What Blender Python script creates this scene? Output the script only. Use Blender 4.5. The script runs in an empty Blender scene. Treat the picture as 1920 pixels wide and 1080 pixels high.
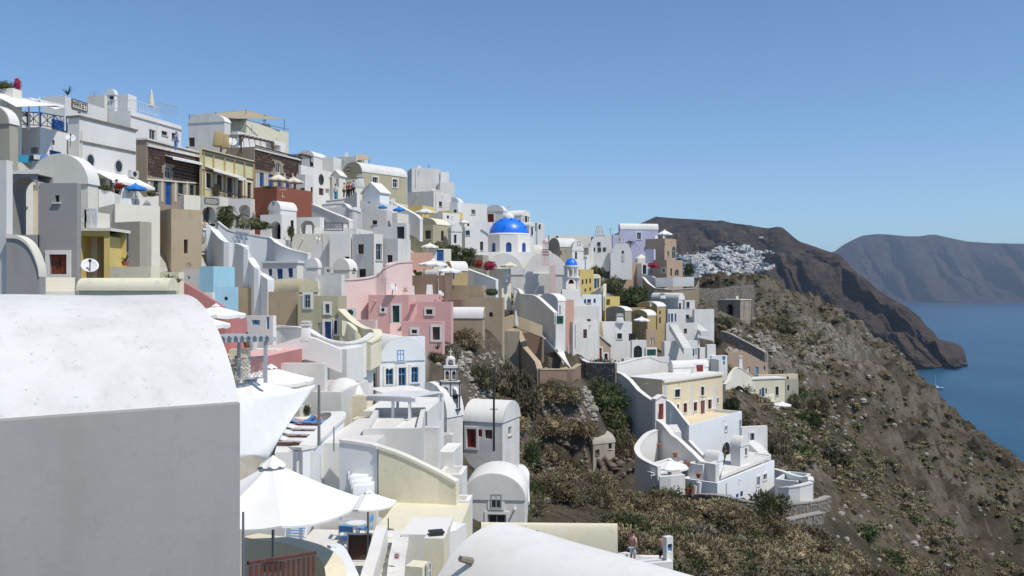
import bpy, math, random
import numpy as np
from mathutils import Vector, Matrix, noise
from math import radians, sin, cos, pi, atan2, sqrt
RND = random.Random(7)
S = bpy.context.scene
COL = S.collection
# ------------------------------------------------------------------ camera, sky, sun, exposure
F, CZ = 1663.0, 120.0          # focal length in pixels of the 1920 px photograph, eye height above the sea
cam = bpy.data.objects.new('camera', bpy.data.cameras.new('camera'))
COL.objects.link(cam)
cam.location = (0, 0, CZ); cam.rotation_euler = (radians(90), 0, 0)
cam.data.sensor_width = 36; cam.data.lens = 36 * F / 1920
cam.data.clip_start = 0.1; cam.data.clip_end = 90000
S.camera = cam
SUNDIR = Vector((0.43, -0.33, 0.84)).normalized()
EL = math.asin(SUNDIR.z); AZ = atan2(SUNDIR.x, SUNDIR.y)
W = bpy.data.worlds.new('World'); S.world = W; W.use_nodes = True
nt = W.node_tree; bg = nt.nodes['Background']
sky = nt.nodes.new('ShaderNodeTexSky'); sky.sky_type = 'NISHITA'; sky.sun_disc = False
sky.sun_elevation = EL; sky.sun_rotation = AZ; sky.altitude = 100; sky.air_density = 0.85; sky.dust_density = 0.0; sky.ozone_density = 3.0
tint = nt.nodes.new('ShaderNodeMix'); tint.data_type = 'RGBA'; tint.blend_type = 'MULTIPLY'; tint.inputs[0].default_value = 1; tint.inputs[7].default_value = (.86, 1.0, 1.08, 1)
nt.links.new(sky.outputs[0], tint.inputs[6]); nt.links.new(tint.outputs[2], bg.inputs[0]); bg.inputs[1].default_value = 0.13
sl = bpy.data.lights.new('sun', 'SUN'); sl.energy = 4.2; sl.angle = radians(0.55); sl.color = (1, 0.945, 0.86)
so = bpy.data.objects.new('sun', sl); COL.objects.link(so)
so.rotation_euler = SUNDIR.to_track_quat('Z', 'Y').to_euler()
S.view_settings.view_transform = 'Standard'; S.view_settings.look = 'None'
S.view_settings.exposure = -0.02; S.view_settings.gamma = 1; S.view_settings.use_curve_mapping = False
S.cycles.max_bounces = 7; S.cycles.diffuse_bounces = 4; S.cycles.volume_bounces = 0; S.cycles.transparent_max_bounces = 8
# ------------------------------------------------------------------ materials
MATS = {}
def nodes_of(m):
    m.use_nodes = True
    return m.node_tree, m.node_tree.nodes['Principled BSDF']
def mix(nt, fac, a, b):
    n = nt.nodes.new('ShaderNodeMix'); n.data_type = 'RGBA'
    for s, v in ((0, fac), (6, a), (7, b)):
        if isinstance(v, (int, float)): n.inputs[s].default_value = v
        elif isinstance(v, tuple): n.inputs[s].default_value = (*v, 1) if len(v) == 3 else v
        else: nt.links.new(v, n.inputs[s])
    return n.outputs[2]
def ramp(nt, inp, stops):
    r = nt.nodes.new('ShaderNodeValToRGB'); e = r.color_ramp.elements
    while len(e) < len(stops): e.new(0.5)
    for q, (p, c) in zip(e, stops):
        q.position = p; q.color = (c, c, c, 1) if isinstance(c, (int, float)) else (*c, 1)
    nt.links.new(inp, r.inputs[0]); return r.outputs[0]
def tnoise(nt, scale, detail=4, rough=0.55, stretch=None, dist=0):
    g = nt.nodes.new('ShaderNodeNewGeometry'); src = g.outputs['Position']
    if stretch:
        mp = nt.nodes.new('ShaderNodeMapping'); mp.inputs['Scale'].default_value = stretch
        nt.links.new(src, mp.inputs[0]); src = mp.outputs[0]
    n = nt.nodes.new('ShaderNodeTexNoise'); n.inputs['Scale'].default_value = scale
    n.inputs['Detail'].default_value = detail; n.inputs['Roughness'].default_value = rough; n.inputs['Distortion'].default_value = dist
    nt.links.new(src, n.inputs['Vector']); return n.outputs[0]
def bump(nt, b, h, strength, dist):
    n = nt.nodes.new('ShaderNodeBump'); n.inputs['Strength'].default_value = strength; n.inputs['Distance'].default_value = dist
    nt.links.new(h, n.inputs['Height']); nt.links.new(n.outputs[0], b.inputs['Normal'])
def plaster(key, col, dirt=0.3, rough=0.85, dirtcol=None, big=0.25):
    m = bpy.data.materials.new(key); nt, b = nodes_of(m)
    dc = dirtcol or tuple(c * k for c, k in zip(col, (0.62, 0.58, 0.50)))
    f1 = ramp(nt, tnoise(nt, big, 5, 0.62), [(0.42, 0.0), (0.78, dirt)])
    f2 = ramp(nt, tnoise(nt, 1.0, 5, 0.65, (1.6, 1.6, 0.22)), [(0.5, 0.0), (0.8, dirt * 0.9)])
    c = mix(nt, f1, col, dc); c = mix(nt, f2, c, dc)
    nt.links.new(c, b.inputs['Base Color']); b.inputs['Roughness'].default_value = rough
    b.inputs['Specular IOR Level'].default_value = 0.2
    if key in ('roofvault', 'palecream', 'whitedirty', 'greywall'):
        l_ = nt.links.new(mix(nt, ramp(nt, tnoise(nt, 14, 3, .6), [(0.66, 0.0), (0.72, .5 if key != 'greywall' else .12)]), mix(nt, ramp(nt, tnoise(nt, 3.5, 8, .72), [(0.56, 0.0), (0.72, .35 if key != 'greywall' else .15)]), c, tuple(q * .62 for q in dc)), tuple(q * .45 for q in dc)), b.inputs['Base Color'])
    bump(nt, b, tnoise(nt, 2.2, 7, 0.62), 0.3, 0.04)
    MATS[key] = m; return m
def plain(key, col, rough=0.6, metal=0, spec=0.4, var=0.15, scale=2.0):
    m = bpy.data.materials.new(key); nt, b = nodes_of(m)
    f = ramp(nt, tnoise(nt, scale, 4), [(0.35, 0.0), (0.7, 1.0)])
    nt.links.new(mix(nt, f, col, tuple(c * (1 - var) for c in col)), b.inputs['Base Color'])
    b.inputs['Roughness'].default_value = rough; b.inputs['Metallic'].default_value = metal; b.inputs['Specular IOR Level'].default_value = spec
    MATS[key] = m; return m
plaster('white', (0.745, 0.725, 0.685), 0.5, dirtcol=(0.56, 0.545, 0.50))
plaster('whiteblue', (0.75, 0.765, 0.765), 0.3, dirtcol=(0.55, 0.58, 0.60))
plaster('whitedirty', (0.72, 0.70, 0.66), 0.55, dirtcol=(0.38, 0.36, 0.31), big=0.5)
plaster('whitegrey', (0.69, 0.665, 0.62), 0.5, dirtcol=(0.45, 0.44, 0.40))
plaster('roofvault', (0.66, 0.65, 0.625), 0.75, dirtcol=(0.50, 0.49, 0.45), big=0.9)
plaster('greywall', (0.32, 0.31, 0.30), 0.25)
plaster('offwhite', (0.72, 0.68, 0.58), 0.25)
plaster('cream', (0.70, 0.60, 0.42), 0.25)
plaster('palecream', (0.74, 0.69, 0.52), 0.3)
plaster('yellowcream', (0.62, 0.58, 0.36), 0.25)
plaster('olive', (0.46, 0.42, 0.29), 0.55)
plaster('stonegrey', (0.40, 0.37, 0.30), 0.6)
plaster('ochre', (0.47, 0.36, 0.18), 0.4)
plaster('yellow', (0.66, 0.52, 0.19), 0.3)
plaster('tan', (0.44, 0.35, 0.24), 0.6)
plaster('brownplaster', (0.27, 0.185, 0.135), 0.4)
plaster('brownbeige', (0.46, 0.34, 0.25), 0.3)
plaster('terracotta', (0.27, 0.10, 0.065), 0.35)
plaster('salmon', (0.60, 0.36, 0.28), 0.3)
plaster('pink', (0.70, 0.42, 0.385), 0.22, dirtcol=(0.6, 0.42, 0.40))
plaster('palepink', (0.74, 0.55, 0.51), 0.45, dirtcol=(0.62, 0.52, 0.48), big=0.6)
plaster('skyblue', (0.36, 0.60, 0.72), 0.25)
plaster('lavender', (0.50, 0.50, 0.66), 0.25)
plaster('dustypink', (0.45, 0.20, 0.19), 0.25)
plaster('rough', (0.36, 0.31, 0.24), 0.8, dirtcol=(0.12, 0.10, 0.08), big=0.8)
plaster('darkstone', (0.085, 0.048, 0.036), 0.5, dirtcol=(0.03, 0.02, 0.018), big=2)
plaster('mortar', (0.33, 0.27, 0.21), 0.5)
plaster('drystone', (0.23, 0.20, 0.165), 0.8, dirtcol=(0.07, 0.06, 0.05), big=1.6)
plaster('pebble', (0.36, 0.33, 0.29), 0.6, dirtcol=(0.12, 0.10, 0.09), big=3)
plaster('redstone', (0.20, 0.155, 0.125), 0.6, dirtcol=(0.1, 0.07, 0.06), big=3)
plain('glass', (0.022, 0.026, 0.032), 0.12, spec=0.6)
plain('void', (0.02, 0.017, 0.015), 0.9)
plain('fwhite', (0.74, 0.74, 0.73), 0.5)
plain('fgrey', (0.30, 0.36, 0.38), 0.5)
plain('fblue', (0.02, 0.09, 0.30), 0.4)
plain('flblue', (0.10, 0.34, 0.62), 0.4)
plain('fbrown', (0.085, 0.040, 0.026), 0.5)
plain('fred', (0.22, 0.030, 0.022), 0.5)
plain('forange', (0.24, 0.055, 0.02), 0.5, var=.5, scale=6)
plain('fgreen', (0.012, 0.09, 0.06), 0.45)
plain('fteal', (0.15, 0.35, 0.40), 0.5)
plain('fpale', (0.58, 0.56, 0.52), 0.5)
plain('wood', (0.10, 0.055, 0.03), 0.6, var=.4, scale=5)
plain('deckwood', (0.13, 0.045, 0.03), 0.55, var=.4, scale=5)
plain('greypaint', (0.42, 0.44, 0.47), 0.6)
plain('metal', (0.30, 0.30, 0.31), 0.4, 0.6)
plain('darkmetal', (0.04, 0.04, 0.045), 0.5, 0.3)
plain('dish', (0.66, 0.66, 0.66), 0.5)
plain('canvas', (0.80, 0.79, 0.75), 0.8, var=.06)
plain('creamcanvas', (0.70, 0.64, 0.50), 0.8, var=.1)
plain('bluecanvas', (0.03, 0.22, 0.62), 0.8)
plain('straw', (0.46, 0.39, 0.27), 0.9, var=.5, scale=6)
plain('skin', (0.52, 0.30, 0.20), 0.6)
plain('hair', (0.03, 0.02, 0.015), 0.6)
plain('cblue', (0.16, 0.32, 0.62), 0.8); plain('cwhite', (0.75, 0.75, 0.74), 0.8); plain('cblack', (0.02, 0.02, 0.025), 0.8)
plain('cred', (0.45, 0.04, 0.04), 0.8); plain('cpink', (0.62, 0.36, 0.34), 0.8); plain('cteal', (0.05, 0.35, 0.50), 0.8)
plain('terrapot', (0.36, 0.13, 0.07), 0.8)
plain('pool', (0.30, 0.48, 0.52), 0.08, spec=0.5)
m = bpy.data.materials.new('domeblue'); nt, b = nodes_of(m)
nt.links.new(mix(nt, ramp(nt, tnoise(nt, 1.2, 4), [(0.4, 0.0), (0.75, 0.6)]), (0.012, 0.17, 0.80), (0.03, 0.21, 0.72)), b.inputs['Base Color'])
b.inputs['Roughness'].default_value = 0.38; MATS['domeblue'] = m
def leafmat(key, c1, c2):
    m = bpy.data.materials.new(key); nt, b = nodes_of(m)
    f = ramp(nt, tnoise(nt, 1.6, 3), [(0.38, 0.0), (0.62, 1.0)])
    oi = nt.nodes.new('ShaderNodeObjectInfo')
    c = mix(nt, f, c1, c2)
    h = nt.nodes.new('ShaderNodeHueSaturation'); nt.links.new(c, h.inputs['Color'])
    v = nt.nodes.new('ShaderNodeMapRange'); v.inputs[3].default_value = 0.7; v.inputs[4].default_value = 1.35
    nt.links.new(oi.outputs['Random'], v.inputs[0]); nt.links.new(v.outputs[0], h.inputs['Value'])
    nt.links.new(h.outputs[0], b.inputs['Base Color']); b.inputs['Roughness'].default_value = 0.9; b.inputs['Specular IOR Level'].default_value = 0.1
    MATS[key] = m
leafmat('leafdry', (0.209, 0.169, 0.105), (0.135, 0.115, 0.070))
leafmat('leafbrown', (0.195, 0.155, 0.090), (0.125, 0.102, 0.060))
leafmat('leafbush', (0.317, 0.257, 0.155), (0.203, 0.169, 0.101))
leafmat('leafgreen', (0.095, 0.111, 0.046), (0.054, 0.068, 0.027))
leafmat('leafolive', (0.169, 0.159, 0.088), (0.101, 0.101, 0.057))
leafmat('leafgrey', (0.216, 0.189, 0.135), (0.121, 0.108, 0.074))
leafmat('petal', (0.30, 0.03, 0.08), (0.40, 0.05, 0.10))
leafmat('petalred', (0.42, 0.05, 0.03), (0.30, 0.04, 0.03))
# ------------------------------------------------------------------ geometry helpers
def P(px, py, d): return Vector(((px - 960) / F * d, d, CZ + (540 - py) / F * d))
def pix(v): return (960 + v[0] / v[1] * F, 540 - (v[2] - CZ) / v[1] * F)
class MB:
    def __init__(s): s.v = []; s.f = []
    def V(s, p): s.v.append(tuple(p)); return len(s.v) - 1
    def poly(s, pts): s.f.append([s.V(p) for p in pts])
    def hexa(s, p):   # 8 points: bottom 4, top 4
        i = [s.V(q) for q in p]
        for a in ((3, 2, 1, 0), (4, 5, 6, 7), (0, 1, 5, 4), (1, 2, 6, 5), (2, 3, 7, 6), (3, 0, 4, 7)): s.f.append([i[k] for k in a])
    def obox(s, o, ax, ay, az):   # origin corner and three edge vectors
        o, ax, ay, az = map(Vector, (o, ax, ay, az))
        s.hexa([o, o + ax, o + ax + ay, o + ay, o + az, o + ax + az, o + ax + ay + az, o + ay + az])
    def cbox(s, c, sx, sy, sz, yaw=0):
        a = Vector((cos(yaw), sin(yaw), 0)) * sx; b_ = Vector((-sin(yaw), cos(yaw), 0)) * sy
        s.obox(Vector(c) - a / 2 - b_ / 2, a, b_, (0, 0, sz))
    def bar(s, a, b, w, h=None):
        a, b = Vector(a), Vector(b); h = h or w; t = (b - a)
        if t.length < 1e-5: return
        up = Vector((0, 0, 1)) if abs(t.normalized().z) < .98 else Vector((0, 1, 0))
        x = t.cross(up).normalized() * w; y = x.cross(t).normalized() * h
        s.obox(a - x / 2 - y / 2, x, t, y)
    def tube(s, a, b, r0, r1=None, n=8):
        a, b = Vector(a), Vector(b); r1 = r0 if r1 is None else r1; t = (b - a).normalized()
        up = Vector((0, 0, 1)) if abs(t.z) < .98 else Vector((0, 1, 0))
        x = t.cross(up).normalized(); y = x.cross(t)
        A = [s.V(a + (x * cos(q) + y * sin(q)) * r0) for q in (2 * pi * k / n for k in range(n))]
        B = [s.V(b + (x * cos(q) + y * sin(q)) * r1) for q in (2 * pi * k / n for k in range(n))]
        for k in range(n): s.f.append([A[k], A[(k + 1) % n], B[(k + 1) % n], B[k]])
        s.f.append(A[::-1]); s.f.append(B)
    def lathe(s, c, prof, n=24, sx=1, sy=1):
        rings = []
        for r, z in prof:
            rings.append([s.V((c[0] + r * cos(2 * pi * k / n) * sx, c[1] + r * sin(2 * pi * k / n) * sy, c[2] + z)) for k in range(n)])
        for A, B in zip(rings, rings[1:]):
            for k in range(n): s.f.append([A[k], A[(k + 1) % n], B[(k + 1) % n], B[k]])
        s.f.append(rings[-1])
    def prism(s, pts, ext):   # closed outline of points, extruded by the vector ext
        ext = Vector(ext); A = [s.V(p) for p in pts]; B = [s.V(Vector(p) + ext) for p in pts]; n = len(pts)
        s.f.append(A[::-1]); s.f.append(B)
        for k in range(n): s.f.append([A[k], A[(k + 1) % n], B[(k + 1) % n], B[k]])
    def build(s, name, mat, parent=None, origin=None, smooth=None, bevel=None, merge=True):
        origin = Vector(origin) if origin is not None else (org(parent) if parent else Vector((0, 0, 0)))
        me = bpy.data.meshes.new(name)
        me.from_pydata([(x - origin.x, y - origin.y, z - origin.z) for x, y, z in s.v], [], s.f)
        me.materials.append(MATS[mat])
        if merge or bevel:
            import bmesh
            bm = bmesh.new(); bm.from_mesh(me); bmesh.ops.remove_doubles(bm, verts=bm.verts, dist=1e-4)
            bmesh.ops.recalc_face_normals(bm, faces=bm.faces); bm.to_mesh(me); bm.free()
        if smooth:
            me.shade_smooth(); me.set_sharp_from_angle(angle=radians(smooth))
        o = bpy.data.objects.new(name, me); COL.objects.link(o)
        if parent: o.parent = parent
        else: o.location = origin
        if bevel:
            md = o.modifiers.new('soft', 'BEVEL'); md.width = bevel; md.segments = 2; md.limit_method = 'ANGLE'; md.angle_limit = radians(40)
            me.shade_smooth()
        return o
ORG = {}
def org(o): return Vector(ORG.get(o.name, (0, 0, 0))) if o.parent is None else org(o.parent)
def tag(o, label=None, cat=None, group=None, kind=None):
    if label: o['label'] = label
    if cat: o['category'] = cat
    if group: o['group'] = group
    if kind: o['kind'] = kind
    return o
def thing(name, label, cat, loc, group=None):
    o = bpy.data.objects.new(name, None); COL.objects.link(o); o.location = loc; ORG[o.name] = tuple(loc); o.empty_display_size = .3
    return tag(o, label, cat, group)
def struct(name, mb, mat, **k): return tag(mb.build(name, mat, **k), kind='structure')
def copytree(o, parent=None):
    c = o.copy(); COL.objects.link(c)
    if parent: c.parent = parent
    for ch in list(o.children): copytree(ch, c)
    return c
# ------------------------------------------------------------------ openings in walls
FR = dict(w='fwhite', b='fblue', l='flblue', n='fbrown', r='fred', g='fgreen', y='fgrey', o='forange', t='fteal', p='fpale', m='darkmetal')
def parse_op(s):
    t = s.split(); return dict(face=t[0][0], kind=t[0][1], x0=float(t[1]), y0=float(t[2]), x1=float(t[3]), y1=float(t[4]), col=t[5] if len(t) > 5 else 'w')
class Face:
    """a vertical wall plane from O along the horizontal unit U; n points outward"""
    def __init__(s, O, U, n): s.O = Vector(O); s.U = Vector(U); s.n = Vector(n)
    def hit(s, px, py=None):
        k = (px - 960) / F; a = (k * s.O.y - s.O.x) / (s.U.x - k * s.U.y); d = s.O.y + a * s.U.y
        return (a, d) if py is None else (a, CZ + (540 - py) / F * d)
    def rect(s, op):
        a0, d0 = s.hit(op['x0']); a1, d1 = s.hit(op['x1']); d = (d0 + d1) / 2
        if a0 > a1: a0, a1 = a1, a0
        return a0, a1, CZ + (540 - op['y1']) / F * d, CZ + (540 - op['y0']) / F * d
    def pt(s, a, z, out=0): return Vector((s.O.x + s.U.x * a + s.n.x * out, s.O.y + s.U.y * a + s.n.y * out, z))
def wallgrid(mb, fc, length, z0, z1, rects, reveal=0.22):
    """wall with real openings: rects are (a0, a1, z0, z1, arched, depth)"""
    us = sorted({0, length, *[r[0] for r in rects], *[r[1] for r in rects]}); zs = sorted({z0, z1, *[r[2] for r in rects], *[r[3] for r in rects]})
    for ua, ub in zip(us, us[1:]):
        for za, zb in zip(zs, zs[1:]):
            um, zm = (ua + ub) / 2, (za + zb) / 2
            if ub - ua < 1e-4 or zb - za < 1e-4 or any(r[0] < um < r[1] and r[2] < zm < r[3] for r in rects): continue
            mb.poly([fc.pt(ua, za), fc.pt(ub, za), fc.pt(ub, zb), fc.pt(ua, zb)])
    for a0, a1, b0, b1, arch, dp in rects:
        w = (a1 - a0) / 2; zs_ = b1 - min(w, (b1 - b0) * .7) if arch else b1
        loop = [(a0, b0), (a1, b0), (a1, zs_)]
        if arch:
            arc = [(a0 + w + w * cos(pi * k / 10), zs_ + (b1 - zs_) * sin(pi * k / 10)) for k in range(11)]
            for h, corner in ((arc[:6], (a1, b1)), (arc[5:], (a0, b1))):
                mb.poly([fc.pt(*q) for q in h] + [fc.pt(*corner)])
            loop += arc[1:-1]
        loop.append((a0, zs_))
        for p, q in zip(loop, loop[1:] + loop[:1]):
            mb.poly([fc.pt(*p), fc.pt(*q), fc.pt(*q, -dp), fc.pt(*p, -dp)])
def outline(a0, a1, z0, z1, arch, n=10):
    if not arch: return [(a0, z0), (a1, z0), (a1, z1), (a0, z1)]
    w = (a1 - a0) / 2; zs = z1 - min(w, (z1 - z0) * .7)
    return [(a0, z0), (a1, z0)] + [(a0 + w + w * cos(pi * k / n), zs + (z1 - zs) * sin(pi * k / n)) for k in range(n + 1)]
def ring(mb, fc, a0, a1, z0, z1, arch, t, o0, o1):
    A = outline(a0, a1, z0, z1, arch); B = outline(a0 + t, a1 - t, z0 + t, z1 - t, arch); n = len(A)
    for k in range(n):
        j = (k + 1) % n
        mb.hexa([fc.pt(*A[k], o0), fc.pt(*A[j], o0), fc.pt(*B[j], o0), fc.pt(*B[k], o0), fc.pt(*A[k], o1), fc.pt(*A[j], o1), fc.pt(*B[j], o1), fc.pt(*B[k], o1)])
def fit_opening(parent, fc, op, r, proud):
    a0, a1, z0, z1 = r; k = op['kind'].lower(); arch = k in 'ac'; col = FR.get(op['col'], 'fwhite'); out = 0.03 if proud else -0.16
    w, h = a1 - a0, z1 - z0; px = w * F / max(fc.O.y, 1)
    if k == 'e':      # round window
        mb = MB(); n = 20; cx, cz = (a0 + a1) / 2, (z0 + z1) / 2
        E = lambda s_, o, q: fc.pt(cx + w / 2 * s_ * cos(q), cz + h / 2 * s_ * sin(q), o)
        for i in range(n):
            q, q2 = 2 * pi * i / n, 2 * pi * (i + 1) / n
            mb.hexa([E(1.18, 0, q), E(1.18, 0, q2), E(.92, 0, q2), E(.92, 0, q), E(1.18, .06, q), E(1.18, .06, q2), E(.92, .06, q2), E(.92, .06, q)])
        o = mb.build('round_window', col, parent); g = MB(); g.poly([E(.93, .02, 2 * pi * i / n) for i in range(n)]); g.build('pane', 'glass', o); return
    if k == 'h': return
    if k == 'v':      # unglazed dark opening
        g = MB(); g.poly([fc.pt(*q, -1.2) for q in outline(a0 - .3, a1 + .3, z0 - .2, z1 + .2, False)]); g.build('opening', 'void', parent); return
    if k == 'c':
        g = MB(); g.poly([fc.pt(*q, -1.6) for q in outline(a0 - .4, a1 + .4, z0 - .2, z1 + .2, False)]); g.build('opening', 'void', parent); return
    if k in 'wa':
        t = max(.05, min(.09, w * .12)); mb = MB(); ring(mb, fc, a0, a1, z0, z1, arch, t, out, out + .06)
        if px > 7: mb.bar(fc.pt((a0 + a1) / 2, z0 + t, out + .03), fc.pt((a0 + a1) / 2, z1 - t, out + .03), .05, .05)
        if h > w * 1.2 and px > 9:
            mb.bar(fc.pt(a0 + t, z0 + h * .62, out + .03), fc.pt(a1 - t, z0 + h * .62, out + .03), .05, .05)
        o = mb.build('window', col, parent, merge=False); g = MB(); g.poly([fc.pt(*q, out + .015) for q in outline(a0, a1, z0, z1, arch)]); g.build('pane', 'glass', o)
    else:             # door leaf or closed shutter with panels
        mb = MB(); n = 2 if w > .7 else 1; gap = .015
        for i in range(n):
            b0 = a0 + w / n * i + gap; b1 = a0 + w / n * (i + 1) - gap
            mb.prism([fc.pt(b0, z0, out), fc.pt(b1, z0, out), fc.pt(b1, z1 - gap, out), fc.pt(b0, z1 - gap, out)], fc.n * .04)
            if px > 7:
                for f0, f1 in ((.08, .45), (.52, .92)):
                    mb.prism([fc.pt(b0 + .08, z0 + h * f0, out + .04), fc.pt(b1 - .08, z0 + h * f0, out + .04), fc.pt(b1 - .08, z0 + h * f1, out + .04), fc.pt(b0 + .08, z0 + h * f1, out + .04)], fc.n * .02)
        o = mb.build('door' if h > 1.5 else 'shutter', col, parent, merge=False)
        if px > 9:
            hm = MB(); hm.cbox(fc.pt(a0 + w * .5 + .06, z0 + h * .45, out + .08), .05, .05, .14); hm.build('handle', 'darkmetal', o)
        if not proud:
            g = MB(); g.poly([fc.pt(*q, out - .02) for q in outline(a0, a1, z0, z1, False)]); g.build('backing', 'void', o)
    if k == 'w' and px > 6:
        q = MB(); q.prism([fc.pt(a0 - .08, z0 - .07, 0), fc.pt(a1 + .08, z0 - .07, 0), fc.pt(a1 + .08, z0 - .003, 0), fc.pt(a0 - .08, z0 - .003, 0)], fc.n * .09); q.build('sill', 'fpale', parent)
    if op['kind'].isupper():
        mb = MB(); ring(mb, fc, a0 - .16, a1 + .16, z0 - .12, z1 + .16, arch, .16, 0.0, .05)
        mb.build('surround', 'white', parent)
# ------------------------------------------------------------------ houses (collected first: the ground is fitted to them)
JOBS = []; GP = []
def solve(C, D, x):
    k = (x - 960) / F; den = D.x - k * D.y
    return (k * C.y - C.x) / den if abs(den) > 1e-6 else 8.0
def H(label, xl, xc, xr, yt, yb, d, yaw=None, mat='white', roof='flat', ops=(), ytr=None, wl=6, wr=6, name='house', cat='house', crest=None,
      group=None, rmat='white', top=None, ctrl=True, cap=None, extra=None, kind=None, drop=None, gd=None):
    if gd is None: gd = .5 if any(w in label for w in ('pink house', 'pink room', 'pink curved', 'tan barrel', 'tall beige retaining', 'low vaulted church', 'white vault house', 'three tall pale', 'wide brown', 'stone hut', 'grey stone hut', 'dark brown lower', 'yellow villa')) else 1.9
    C = P(xc, yt, d); C0 = P(xc, yb, d)
    if yaw is None:
        d2 = d * (540 - yt) / (540 - ytr); p2 = P(xr, yt, d2); yaw = math.degrees(atan2(p2.x - C.x, p2.y - C.y))
    t = radians(yaw); L = Vector((-cos(t), sin(t), 0)); R = Vector((sin(t), cos(t), 0))
    la = wl if xl is None else max(.3, min(30, solve(C, L, xl))); ra = wr if xr is None else max(.3, min(30, solve(C, R, xr)))
    J = dict(label=label, C=C, zb=C0.z, L=L, R=R, la=la, ra=ra, mat=mat, roof=roof, ops=[parse_op(s) for s in ops], name=name, cat=cat,
             crest=crest, group=group, rmat=rmat, cap=cap, yaw=t, extra=extra, kind=kind, drop=drop)
    if ctrl:
        for a, b in ((0, 0), (la, 0), (0, ra), (la, ra)):
            q = C + L * a + R * b; GP.append((q.x, q.y, C0.z - gd))
    JOBS.append(('house', J)); return J
def vault(mb, C, A, B, la, lb, zt, rise, n=14, lip=.0, thick=.0):
    """barrel over the rectangle C, C+A*la, C+B*lb; its round end lies along A"""
    def arc(off, r, x):
        return [Vector((C.x, C.y, 0)) + A * (la / 2 - (la / 2 + x) * cos(pi * k / n)) + B * off + Vector((0, 0, zt + (r) * sin(pi * k / n))) for k in range(n + 1)]
    o, i = arc(-lip, rise + thick, thick), arc(lb + lip, rise + thick, thick)
    for k in range(n): mb.poly([o[k], o[k + 1], i[k + 1], i[k]])
    mb.poly(o[::-1] ); mb.poly(i)
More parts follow.
